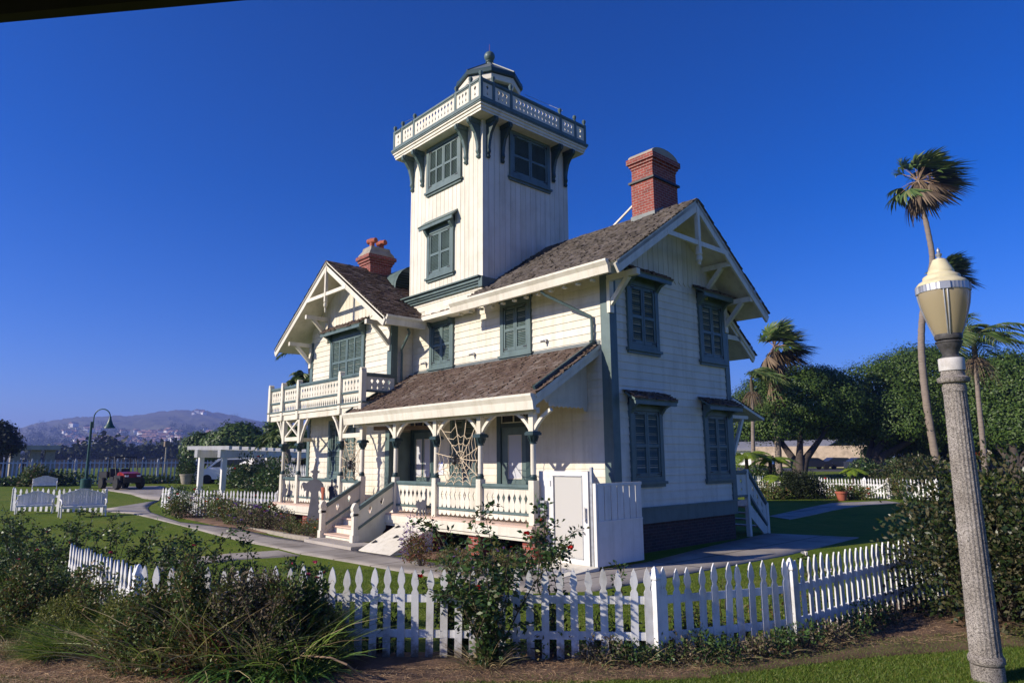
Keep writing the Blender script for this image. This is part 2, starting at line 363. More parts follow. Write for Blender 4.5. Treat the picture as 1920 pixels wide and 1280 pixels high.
# ================================================================== THE LIGHTHOUSE HOUSE
H = thing('lighthouse_house', 'cream wooden lighthouse house with square lookout tower, grey-green shutters and brown shingle roofs', 'lighthouse', (-6, 2, 0))
SPLIT = {'corner_boards': 'corner_board', 'balcony_post': 0, 'roof_edge': 0, 'cross_brace': 0, 'rafter_tails': 'rafter_tail', 'gallery_post': 0, 'stay_wire': 0, 'door_curtain': 0, 'hinge': 0, 'rail': 0, 'trim': 'pane_trim', 'lantern_bracket': 0, 'louvre': 0, 'dial': 0, 'foundation': 0, 'porch_fascia': 0, 'side_panel': 0, 'slatted_side': 0, 'post_bracket': 0, 'water_table': 0}
MULTI = {}
def part(name, mb, mat, parent=H, smooth=None, label=None):
    gr = mb.groups() if len(mb.v) < 1500 else [mb]
    if len(gr) > 1: MULTI[name] = len(gr)
    if len(gr) > 1 and name in SPLIT:
        for m_ in gr: o = m_.build(SPLIT[name] or name, M[mat] if isinstance(mat, str) else mat, parent, smooth)
        return o
    o = mb.build(name, M[mat] if isinstance(mat, str) else mat, parent, smooth)
    if label: o['label'] = label
    return o
fY = lambda y: (lambda u, v: (u, y, v))        # a plane facing the camera side (u along X)
fX = lambda x: (lambda u, v: (x, u, v))
def siding(mb, fn, nrm, u0, u1, z0, z1, pitch=.2):
    n = int(round((z1 - z0) / pitch)); p = (z1 - z0) / n; N = Vector(nrm)
    for i in range(n):
        a, b = z0 + i * p, z0 + (i + 1) * p
        P = [Vector(fn(u0, a)), Vector(fn(u1, a)), Vector(fn(u1, b)), Vector(fn(u0, b))]
        mb.add([P[0] + N * .026, P[1] + N * .026, P[2] + N * .006, P[3] + N * .006, P[0], P[1], P[2], P[3]],
               [(0, 1, 2, 3), (4, 5, 1, 0), (4, 0, 3, 7), (1, 5, 6, 2)])
def vboards(mb, fn, nrm, u0, u1, zlo, zhi, wd=.235, gap=.014, t=.022, scallop=False):
    n = max(1, int(round((u1 - u0) / wd))); wd = (u1 - u0) / n
    for i in range(n):
        a, b = u0 + i * wd + gap / 2, u0 + (i + 1) * wd - gap / 2; m = (a + b) / 2
        za, zb = zhi(a), zhi(b)
        if min(za, zb) < zlo + .12: continue
        if scallop: poly = [(a, zlo + .06), (m - .03, zlo - .02), (m, zlo - .05), (m + .03, zlo - .02), (b, zlo + .06), (b, zb)]
        else: poly = [(a, zlo), (b, zlo), (b, zb)]
        if a < 99: poly.append((a, za))
        mm = zhi(m)
        if mm > max(za, zb) + .01: poly.insert(-1, (m, mm))
        mb.prism(poly, fn, Vector(nrm) * t)
def shingles(mb, o, u, v, U, V, exp=.15, seed=1, lo=.09, hi=.21, lift=.038):
    rg = random.Random(seed); o = Vector(o); u = Vector(u).normalized(); v = Vector(v).normalized(); nn = u.cross(v).normalized()
    if nn.z < 0: nn = -nn
    rows = int(V / exp)
    for i in range(rows + 1):
        s = -rg.random() * .1
        while s < U:
            wd = rg.uniform(lo, hi); a = max(0, s + .004); b = min(U, s + wd - .004); s += wd
            if b - a < .02: continue
            v0 = i * exp + rg.uniform(-.035, .015); v1 = min(V, (i + 1.35) * exp)
            if v1 - v0 < .03: continue
            h = lift * rg.uniform(.45, 1.5)
            p = [o + u * a + v * v0 + nn * h, o + u * b + v * v0 + nn * (h + rg.uniform(-.004, .004)), o + u * b + v * v1 + nn * .004, o + u * a + v * v1 + nn * .004,
                 o + u * a + v * v0 - nn * .01, o + u * b + v * v0 - nn * .01]
            mb.add(p, [(0, 1, 2, 3), (4, 5, 1, 0)])
def slab(mb, P, t):                              # roof slab from 4 top corners, thickened downwards
    P = [Vector(p) for p in P]; n = (P[1] - P[0]).cross(P[3] - P[0]).normalized()
    if n.z > 0: n = -n
    Q = [p + n * t for p in P]
    mb.add(P + Q, [(0, 1, 2, 3), (7, 6, 5, 4), (0, 4, 5, 1), (1, 5, 6, 2), (2, 6, 7, 3), (3, 7, 4, 0)])

# --- main numbers
RZ, RY = 9.27, 2.72; SF = (9.27 - 6.86) / 3.57; SB = (9.27 - 6.56) / 3.58
zF = lambda y: RZ - SF * (RY - y); zB = lambda y: RZ - SB * (y - RY)
ztop = lambda y: (zF(y) if y < RY else zB(y)) - .12
WX0, WX1, WY, WXC = -14.5, -8.65, -.85, -11.6
WZ = 9.45; SW = .665
zW = lambda x: WZ - SW * abs(x - WXC)
TX0, TX1, TY0, TY1, TZ = -8.83, -4.87, -.04, 3.84, 13.02

# --- walls
b = MB(); b.box((-8.65, 0, 1.0), (0, 5.45, 7.1)); b.prism([(0, 7.1), (5.45, 7.1), (5.45, ztop(5.45)), (RY, ztop(RY)), (0, ztop(0))], fX(0), (-8.6, 0, 0))
siding(b, fY(0), (0, -1, 0), -8.65, -.0, 1.05, 7.25); siding(b, fX(0), (1, 0, 0), 0, 5.45, 1.05, 7.12)
part('main_wall', b, 'cream')
b = MB(); vboards(b, fX(.003), (1, 0, 0), .05, 5.4, 7.14, ztop, scallop=True); part('gable_boarding', b, 'cream')
b = MB(); b.box((WX0, WY, 1.0), (WX1, 5, 7.0)); b.prism([(WX0, 7.0), (WX1, 7.0), (WX1, zW(WX1) - .13), (WXC, WZ - .13), (WX0, zW(WX0) - .13)], fY(WY), (0, 5.8, 0))
siding(b, fY(WY), (0, -1, 0), WX0, WX1, 1.05, 7.27); siding(b, fX(WX1), (1, 0, 0), WY, -.03, 1.05, 7.25)
part('wing_wall', b, 'cream')
b = MB(); vboards(b, fY(WY - .003), (0, -1, 0), WX0 + .05, WX1 - .05, 7.3, lambda x: zW(x) - .14, scallop=True); part('gable_boarding', b, 'cream')
b = MB(); b.box((TX0, TY0, 6.9), (TX1, TY1, TZ))
vboards(b, fY(TY0), (0, -1, 0), TX0, TX1, 7.75, lambda u: TZ, .215); vboards(b, fX(TX1), (1, 0, 0), TY0, TY1, 7.0, lambda u: TZ, .235)
siding(b, fY(TY0), (0, -1, 0), TX0, TX1 - .02, 7.0, 7.65, .21)
for x, y in ((TX1, TY0), (TX0, TY0)): b.box((x - .045 if x == TX1 else x, y - .03, 7.7), (x + .03 if x == TX1 else x + .05, y + .045, TZ))
part('tower_wall', b, 'cream')
# rear block, mostly hidden
b = MB(); b.box((-6, 5.45, 1.0), (-1.3, 7.1, 6.0)); siding(b, fX(-1.3), (1, 0, 0), 5.5, 7.1, 1.05, 6.0); part('rear_wall', b, 'cream')
# --- foundation, water table and corner boards
b = MB(); b.box((-8.6, .06, 0), (-.02, 5.40, .74)); b.box((WX0 + .05, WY + .06, 0), (WX1, 4.9, .74)); part('foundation', b, 'darkbrick')
b = MB(); b.box((0, -.03, .70), (.05, 5.48, 1.06)); b.box((-.002, -.03, 1.06), (.09, 5.5, 1.10)); part('water_table', b, 'teal')
b = MB()
for z0, z1 in ((1.1, 6.9),):
    b.box((-.24, -.052, z0 - .25), (.052, .002, z1)); b.box((.0, .003, z0), (.052, .22, z1)); b.box((.0, 5.28, z0), (.052, 5.50, z1 - .2)); b.box((-.2, 5.452, z0), (.051, 5.502, z1 - .2))
b.box((WX1 - .20, WY - .05, .85), (WX1 + .05, WY, 6.95)); b.box((WX1 + .002, WY + .001, .85), (WX1 + .052, WY + .2, 6.95)); b.box((WX0 - .03, WY - .05, .85), (WX0 + .18, WY, 6.9))
part('corner_boards', b, 'teal')
# --- roofs
b = MB(); slab(b, [(-5.0, -.85, zF(-.85)), (.98, -.85, zF(-.85)), (.98, RY, RZ), (-5.0, RY, RZ)], .11); slab(b, [(-9.0, RY, RZ), (.98, RY, RZ), (.98, 6.3, zB(6.3)), (-9.0, 6.3, zB(6.3))], .11)
R1 = part('main_roof', b, 'cream')
b = MB(); vf = Vector((0, 3.57, RZ - zF(-.85))); shingles(b, (-5.0, -.87, zF(-.85) + .012), (1, 0, 0), vf, 6.02, vf.length, seed=3)
vb = Vector((0, -3.58, RZ - zB(6.3))); shingles(b, (-9, 6.32, zB(6.3) + .012), (1, 0, 0), vb, 10.02, vb.length, .2, seed=4, lo=.2, hi=.35)
for i in range(40): b.bar((-5 + i * .15, RY - .09, RZ - .03), (-5 + i * .15 + .14, RY - .09, RZ - .025), .2, .03, (0, -.55, .83)); b.bar((-5 + i * .15, RY + .09, RZ - .03), (-5 + i * .15 + .14, RY + .09, RZ - .025), .2, .03, (0, .55, .83))
part('shingles', b, 'shingle', R1)
b = MB(); e = Vector((WXC - (-15.75), 0, WZ - zW(-15.75)))
slab(b, [(-15.75, WY - 1.0, zW(-15.75)), (-15.75, 5.2, zW(-15.75)), (WXC, 5.2, WZ), (WXC, WY - 1.0, WZ)], .11)
slab(b, [(-7.55, WY - 1.0, zW(-7.55)), (-7.55, -.07, zW(-7.55)), (WXC, -.07, WZ), (WXC, WY - 1.0, WZ)], .11)
slab(b, [(-8.86, -.07, zW(-8.86)), (-8.86, 5.2, zW(-8.86)), (WXC, 5.2, WZ), (WXC, -.07, WZ)], .11)
R2 = part('wing_roof', b, 'cream')
b = MB(); vr = Vector((WXC + 7.55, 0, WZ - zW(-7.55))); shingles(b, (-7.53, WY - 1.02, zW(-7.55) + .012), (0, 1, 0), vr, 1.82, vr.length, seed=5)
vr2 = Vector((WXC + 8.86, 0, WZ - zW(-8.86))); shingles(b, (-8.86, -.04, zW(-8.86) + .012), (0, 1, 0), vr2, 5.2, vr2.length, seed=6)
vl = Vector((WXC + 15.75, 0, WZ - zW(-15.75))); shingles(b, (-15.77, WY - 1.02, zW(-15.75) + .012), (0, 1, 0), vl, 7, vl.length, .2, seed=7, lo=.2, hi=.3)
for i in range(42):
    y = WY - 1.02 + i * .145
    for s in (-1, 1): b.bar((WXC + s * .09, y, WZ - .03), (WXC + s * .09, y + .135, WZ - .025), .2, .03, (s * .55, 0, .83))
part('shingles', b, 'shingle2', R2)
# porch roof
PX0, PX1, PYF, PZ0, PZ1 = -8.62, -.30, -2.3, 3.74, 5.12
vp = Vector((0, -PYF - .03, PZ1 - PZ0))
b = MB(); slab(b, [(PX0, PYF, PZ0), (PX1, PYF, PZ0), (PX1, -.03, PZ1), (PX0, -.03, PZ1)], .09); slab(b, [(-8.95, PYF, PZ0), (PX0, PYF, PZ0), (PX0, WY - .06, PZ0 + vp.z * (WY - .06 - PYF) / vp.y), (-8.95, WY - .06, PZ0 + vp.z * (WY - .06 - PYF) / vp.y)], .09)
R3 = part('porch_roof', b, 'cream')
b = MB(); shingles(b, (PX0, PYF - .02, PZ0 + .012), (1, 0, 0), vp, PX1 - PX0 + .03, vp.length, seed=8, exp=.14)
vs = Vector((0, WY - .06 - PYF, vp.z * (WY - .06 - PYF) / vp.y)); shingles(b, (-8.97, PYF - .02, PZ0 + .012), (1, 0, 0), vs, .36, vs.length, seed=9, exp=.125)
part('shingles', b, 'shingle2', R3)
b = MB(); b.box((-8.5, -.034, PZ1 - .02), (-.3, -.03 + .03, PZ1 + .1)); b.box((-8.5, -.06, PZ1 + .0), (-.45, -.02, PZ1 + .055)); part('roof_flashing', b, 'roofgrey')
b = MB(); b.bar((PX1 - .16, PYF + .1, PZ0 + .16), (PX1 - .16, -.06, PZ1 + .08), .07, .09, (0, 0, 1)); b.bar((PX1 - .05, PYF - .02, PZ0 - .05), (PX1 - .05, -.03, PZ1 - .05), .05, .07); b.bar((-8.93, PYF, PZ0 + .05), (-8.93, WY - .07, PZ0 + vs.z + .07), .07, .09); part('roof_edge', b, 'darkteal')
b = MB(); b.bar((PX1 - .07, PYF - .02, PZ0 - .16), (PX1 - .07, -.03, PZ1 - .16), .05, .2)
b.prism([(-1.5, 3.62), (-.25, 3.62), (-.14, 3.46), (-.06, 3.46), (-.03, 3.6), (-.03, 4.9), (-1.75, 3.9)], fX(-.80), (.03, 0, 0))
for i in range(8): b.prism([(-1.45 + i * .15, 3.56), (-1.375 + i * .15, 3.52), (-1.3 + i * .15, 3.56), (-1.3 + i * .15, 3.66), (-1.45 + i * .15, 3.66)], fX(-.767), (.02, 0, 0))
part('porch_rake_board', b, 'cream')
# gutters (moulded boxes)
def gutter(mb, p, q, out, z0, z1, d):
    p = Vector(p); q = Vector(q); o = Vector(out); up = Vector((0, 0, 1))
    prof = [(0, z0), (d * .55, z0), (d * .6, z0 + .04), (d * .75, z0 + (z1 - z0) * .55), (d * 1.15, z1 - .05), (d * 1.15, z1), (d * .2, z1), (0, z1 - .06)]
    vs = [c + o * a + up * z for c in (p, q) for a, z in prof]; n = len(prof)
    mb.add(vs, [tuple(range(n)), tuple(range(2 * n - 1, n - 1, -1))] + [(i, i + n, (i + 1) % n + n, (i + 1) % n) for i in range(n)])
b = MB(); gutter(b, (-5.3, -.83, 0), (.78, -.83, 0), (0, -1, 0), 6.60, 6.92, .17); part('gutter', b, 'cream')
b = MB(); gutter(b, (-8.95, PYF + .02, 0), (PX1 - .02, PYF + .02, 0), (0, -1, 0), 3.40, 3.76, .15); part('gutter', b, 'cream')
b = MB(); gutter(b, (-7.58, WY - .95, 0), (-7.58, -.3, 0), (1, 0, 0), 6.52, 6.82, .14); part('gutter', b, 'cream')
b = MB(); b.box((-7.6, -.4, 6.9), (-5.2, -.07, 7.0)); b.box((-7.5, -.33, 7.0), (-5.2, -.07, 7.12)); b.box((-7.45, -.5, 6.76), (-5.2, -.07, 6.897)); part('eave_fascia', b, 'cream')
b = MB()
for i in range(12): b.box((-5.1 + i * .47, -.78, 6.54), (-5.02 + i * .47, -.66, 6.6))
part('rafter_tails', b, 'cream')
# porch floor and steps
b = MB(); b.box((-14.45, -2.33, .66), (WX1, WY - .03, .83)); b.box((WX1 + .001, -2.33, .66), (-.45, -.03, .83)); part('porch_floor', b, 'tan')
b = MB(); b.box((-14.4, -2.30, .50), (-.48, -2.24, .655)); b.box((-14.4, -2.30, .5), (-14.34, -.9, .655)); b.box((-14.42, -2.345, .58), (-.46, -2.335, .78)); part('porch_fascia', b, 'cream')
for x0, x1 in ((-13.75, -12.75), (-11.9, -11.5), (-4.75, -4.35), (-2.85, -2.42), (-.9, -.5)):
    b = MB(); b.box((x0, -2.2, -.05), (x1, -1.75, .52)); part('brick_pier', b, 'brick')
SX0, SX1 = -8.25, -6.6
for i in range(3):
    z = .62 - i * .2; y = -2.34 - i * .3
    b = MB(); b.box((SX0 - .12, y - .34, z - .04), (SX1 + .12, y + .02, z)); s = part('stair_tread', b, 'tan')
    b = MB(); b.box((SX0 - .04, y - .29, z - .21), (SX1 + .04, y - .26, z - .042)); b.box((SX0 - .04, y - .26, z - .4), (SX0, y + .02, z - .042)); b.box((SX1, y - .26, z - .4), (SX1 + .04, y + .02, z - .042)); part('riser', b, 'cream', s)
b = MB(); b.box((-8.3, -3.85, -.04), (-5.62, -3.05, .10)); part('stair_base', b, 'concrete')
# railing panels cut from boards
def railing(name, p, q, z0, z1, ztop, zbot, n=None, slope=0., parent=H, mat='cream', circles=None, t=.022, board=.2, scal=True):
    p = Vector(p); q = Vector(q); L = (q - p).length; d = (q - p).normalized(); nr = Vector((d.y, -d.x, 0)); n = n or max(1, int(round(L / board))); wd = L / n
    mb = MB()
    fn = lambda u, v: p + d * u + Vector((0, 0, v + slope * u))
    hz = z0 + (z1 - z0) * .70; lz = z0 + (z1 - z0) * .30; hw = min(.055, wd * .28); hh = (z1 - z0) * .13
    for i in range(n):
        a, c = i * wd + .003, (i + 1) * wd - .003
        L_ = [(a, z0 + (.07 if scal else 0))]
        R_ = [(c, z0 + (.07 if scal else 0))]
        if i > 0: L_ += [(a, lz - .06), (a + hw * .6, lz - .02), (a + hw * .2, lz + .03), (a, lz + .07), (a, hz - hh * 1.4), (a + hw, hz), (a, hz + hh)]
        if i < n - 1: R_ += [(c, lz - .06), (c - hw * .6, lz - .02), (c - hw * .2, lz + .03), (c, lz + .07), (c, hz - hh * 1.4), (c - hw, hz), (c, hz + hh)]
        L_.append((a, z1)); R_.append((c, z1))
        bot = [(a + wd * .2, z0 + .015), (a + wd * .5 - .003, z0), (c - wd * .2, z0 + .015)] if scal else []
        mb.prism(L_[::-1] + bot + R_, fn, nr * t)
    o = part(name, mb, mat, parent)
    mb = MB(); up = Vector((0, 0, 1))
    A, B = p + nr * (t / 2), q + nr * (t / 2); B = B + up * slope * L
    mb.bar(A + up * (ztop - .035), B + up * (ztop - .035), .11, .07); mb.bar(A + up * (ztop - .09), B + up * (ztop - .09), .06, .045); mb.bar(A + up * zbot, B + up * zbot, .075, .06)
    part('rail', mb, 'teal', o)
    return o
PY = -2.0
WP = [-14.1, -12.8, -9.7, -8.37]; MP = [-6.47, -4.48, -2.61, -.72]
for P in (WP, MP):
    for a, c in zip(P, P[1:]): railing('porch_railing', (a + .08, PY + .03, 0), (c - .08, PY + .03, 0), .88, 1.63, 1.72, 1.05)
railing('porch_railing', (WP[0], PY + .1, 0), (WP[0], WY - .06, 0), .88, 1.63, 1.72, 1.05)
# porch posts
capital_prof = [(.065, 0), (.085, .01), (.085, .03), (.07, .045), (.075, .08), (.10, .14), (.125, .18), (.13, .20)]
def porch_post(x, y, br=(1, 1), zt=3.42, brz=3.4, reach=.5):
    b = MB(); b.box((x - .085, y - .085, .83), (x + .085, y + .085, 1.82)); b.lathe([(.06, 1.80), (.062, 1.9), (.066, 2.1), (.062, 2.66), (.058, 2.95)], (x, y, 0), 14); b.box((x - .075, y - .075, 2.93), (x + .075, y + .075, zt))
    o = part('porch_post', b, 'cream', H, 30)
    b = MB(); b.lathe([(.085, 1.82), (.09, 1.85), (.075, 1.87), (.09, 1.89), (.07, 1.92), (.066, 1.95)], (x, y, 0), 14); part('post_collar', b, 'darkteal', o, 30); b = MB(); b.lathe(capital_prof, (x, y, 2.64), 14); b.box((x - .14, y - .14, 2.84), (x + .14, y + .14, 2.9)); b.box((x - .12, y - .12, 2.9), (x + .12, y + .12, 2.93))
    for k in range(8):
        a = k * PI / 4 + .2; b.bar((x + .085 * math.cos(a), y + .085 * math.sin(a), 2.70), (x + .125 * math.cos(a), y + .125 * math.sin(a), 2.82), .03, .025)
    part('capital', b, 'darkteal', o, 30)
    b = MB()
    for s, on in zip((-1, 1), br):
        if on:
            pts = [(x + s * .07, y, 2.98), (x + s * (.10 + reach * .16), y, 3.0 + (brz - 3) * .28), (x + s * (.10 + reach * .5), y, 3.0 + (brz - 3) * .66), (x + s * (.1 + reach), y, brz)]
            for p_, q_ in zip(pts, pts[1:]): b.bar(p_, q_, .075, .085, (0, 1, 0))
    if br != (0, 0): part('post_bracket', b, 'cream', o)
    return o
for i, x in enumerate(MP): porch_post(x, PY)
for i, x in enumerate(WP): porch_post(x, PY, [(1, 0), (0, 1), (1, 0), (0, 0)][i], 3.84, 3.84, .6)
for x, s in ((WP[0], -1),): pass
b = MB(); b.box((-8.9, PY - .06, 3.34), (-.55, PY + .06, 3.47)); part('porch_beam', b, 'cream')
b = MB(); b.box((WP[0], PY - .04, 3.02), (WP[1], PY + .04, 3.16)); b.bar((WP[0] + .06, PY, 3.14), (WP[1] - .06, PY, 3.82), .06, .075, (0, 1, 0)); b.bar((WP[0] + .06, PY + .005, 3.82), (WP[1] - .06, PY + .005, 3.14), .055, .075, (0, 1, 0))
b.box((WP[2], PY - .04, 3.02), (WP[3], PY + .04, 3.16)); b.bar((WP[2] + .05, PY, 3.16), (WP[2] + .5, PY, 3.6), .06, .075, (0, 1, 0)); b.bar((WP[3] - .05, PY, 3.16), (WP[3] - .5, PY, 3.6), .06, .075, (0, 1, 0))
b.box((WP[0] - .03, PY, 3.02), (WP[0] + .03, WY - .06, 3.16))
part('cross_brace', b, 'cream')
b = MB(); b.box((WP[3] + .1, WY - .02, 2.98), (WP[3] + .14, WY - .0, 3.1)); b.bar((WP[3] - .1, WY - .7, 3.30), (MP[0] - .3, -.15, 3.30), .1, .12); part('porch_ceiling_beam', b, 'wood')
b = MB()
for s, x in ((-1, SX0 - .06), (1, SX1 + .06)):
    pass
for x, xi in ((SX0 - .1, WP[3]), (SX1 + .13, MP[0])):
    b = MB(); yy = -3.28
    b.box((x - .07, yy - .07, .08), (x + .07, yy + .07, .86)); b.prism([(-.10, .80), (.10, .80), (.10, .86), (.075, .90), (.10, .96), (.10, 1.02), (.05, 1.12), (0, 1.15), (-.05, 1.12), (-.10, 1.02), (-.10, .96), (-.075, .90), (-.10, .86)], lambda u, v: (x - .07, yy + u, v), (.14, 0, 0)); b.box((x - .085, yy - .1, .06), (x + .085, yy + .1, .3))
    part('stair_newel', b, 'cream')
    L = 1.12; sl = .64 / L * 1.02
    railing('stair_railing', (x + .011, yy + .08, 0), (x + .011, yy + .08 + L, 0), .26, .96, 1.04, .46, 3, sl, board=.34, scal=False)
    b = MB(); b.prism([(yy, .08), (yy + .06, .3), (-2.3, .92), (-2.3, .4), (-2.6, .1)], fX(x - .02), (.04, 0, 0)); part('stair_stringer', b, 'cream')
# slanted cellar door
b = MB(); b.prism([(-3.62, 0), (-2.36, .60), (-2.36, 0)], fX(-5.52), (1.42, 0, 0)); o = part('cellar_door', b, 'white')
b = MB(); b.prism([(-3.66, .02), (-2.36, .635), (-2.36, .60), (-3.66, -.02)], fX(-5.56), (1.5, 0, 0)); part('door_leaf', b, 'cream', o)
b = MB()
for x, y in ((-4.2, -3.2), (-4.2, -2.62), (-5.4, -3.3), (-5.4, -2.6), (-4.85, -3.0)):
    z = .025 + (y + 3.66) * .473; b.prism([(x - .03, y - .07), (x + .12, y), (x - .03, y + .07)], lambda u, v: (u, v, z + .012 + (v - y) * .473), (0, 0, .012))
part('hinge', b, 'black', o)
# --- balcony
BZ = 4.09; BP = [-15.35, -14.2, -12.87, -9.75, -8.37]
b = MB(); b.box((-15.45, -2.12, BZ - .1), (-8.28, WY - .03, BZ)); b.box((-15.4, -2.08, BZ - .3), (-8.32, -2.0, BZ - .102)); b.box((-15.4, -2.0, BZ - .3), (-15.33, -.9, BZ - .102)); b.box((-8.38, -2.0, BZ - .3), (-8.31, -.9, BZ - .102)); b.box((-15.33, -2.0, BZ - .2), (-8.38, -.9, BZ - .15))
BA = part('balcony', b, 'cream')
b = MB(); b.box((-15.49, -2.15, BZ + .001), (-8.24, WY - .03, BZ + .045)); part('deck_edge', b, 'teal', BA)
b = MB()
for x in BP: b.prism([(-.085, BZ - .28), (.085, BZ - .28), (.085, 5.08), (.06, 5.14), (.07, 5.18), (0, 5.22), (-.07, 5.18), (-.06, 5.14), (-.085, 5.08)], lambda u, v: (x + u, -2.15, v), (0, .17, 0))
for s, x in ((1, -15.2), (-1, -13.9)): pass
part('balcony_post', b, 'cream', BA)
for a, c in zip(BP, BP[1:]):
    o = railing('balcony_railing', (a + .08, -2.05, 0), (c - .08, -2.05, 0), 4.44, 4.96, 5.05, 4.47, board=.195, scal=False)
    b = MB(); n = max(1, int((c - a) / .16)); wd = (c - a - .16) / n
    for i in range(n):
        u0 = a + .08 + i * wd; m = u0 + wd / 2
        b.prism([(u0, BZ + .04), (m - .02, BZ + .06), (m - .045, BZ + .13), (m - .02, BZ + .2), (m, BZ + .25), (m, BZ + .34), (u0, BZ + .34)], fY(-2.05), (0, .02, 0))
        b.prism([(u0 + wd, BZ + .04), (u0 + wd, BZ + .34), (m, BZ + .34), (m, BZ + .25), (m + .02, BZ + .2), (m + .045, BZ + .13), (m + .02, BZ + .06)], fY(-2.05), (0, .02, 0))
    part('pierced_skirt', b, 'cream', o)
railing('balcony_railing', (-8.37, -1.95, 0), (-8.37, WY - .06, 0), 4.44, 4.96, 5.05, 4.47, 5, board=.22, scal=False)
railing('balcony_railing', (-15.35, WY - .06, 0), (-15.35, -1.95, 0), 4.44, 4.96, 5.05, 4.47, board=.22, scal=False)
b = MB()
for x0, s in ((WP[0], -1),):
    b.bar((x0 - .07, PY, 3.05), (x0 - .35, PY, 3.8), .06, .08, (0, 1, 0))
part('balcony_bracket', b, 'cream')
# --- gable trusses
def truss_right():
    x = .95; b = MB(); ov = .1
    for s, zf in ((-1, zF), (1, zB)):
        y1 = -.84 if s < 0 else 6.28
        b.bar((x, y1, zf(y1) - .19), (x, RY, RZ - .19), .06, .24)
    b.bar((x - .002, 1.25, 8.03), (x - .002, 4.2, 8.03), .08, .13); b.bar((x - .001, RY, 9.05), (x - .001, RY, 7.75), .11, .11, (1, 0, 0))
    b.lathe([(.03, 7.42), (.05, 7.47), (.04, 7.5), (.08, 7.56), (.08, 7.66), (.06, 7.68), (.09, 7.72), (.09, 7.76)], (x, RY, 0), 10)
    part('gable_truss', b, 'cream')
    for y, zf, zz in ((-.0, zF, 6.42), (4.35, zB, 7.42), (5.4, zB, 6.55)):
        b = MB(); b.bar((0, y, zz + .34), (x, y, zz + .34), .13, .15); b.bar((.05, y, zz - .35), (x - .3, y, zz + .28), .11, .12); b.box((.0, y - .08, zz - .55), (.1, y + .08, zz + .3)); part('gable_bracket', b, 'cream')
truss_right()
y = WY - .97; b = MB()
for s in (-1, 1):
    x1 = -15.74 if s < 0 else -7.56
    b.bar((x1, y, zW(x1) - .19), (WXC, y, WZ - .19), .06, .24, (0, 0, 1))
b.bar((WXC - 1.5, y, 8.22), (WXC + 1.5, y, 8.22), .08, .13); b.bar((WXC, y, 9.2), (WXC, y, 7.95), .1, .1, (0, 1, 0))
b.lathe([(.02, 7.55), (.04, 7.66), (.03, 7.72), (.07, 7.78), (.07, 7.88), (.05, 7.9), (.08, 7.95)], (WXC, y, 0), 10)
part('gable_truss', b, 'cream')
for x, zz in ((WX0 + .0, 6.45), (-13.15, 7.3), (WX1 - .08, 6.45)):
    b = MB(); b.bar((x, WY, zz + .34), (x, y, zz + .34), .13, .15); b.bar((x, WY - .05, zz - .35), (x, y + .3, zz + .28), .11, .12); b.box((x - .08, WY - .1, zz - .55), (x + .08, WY, zz + .3)); part('gable_bracket', b, 'cream')
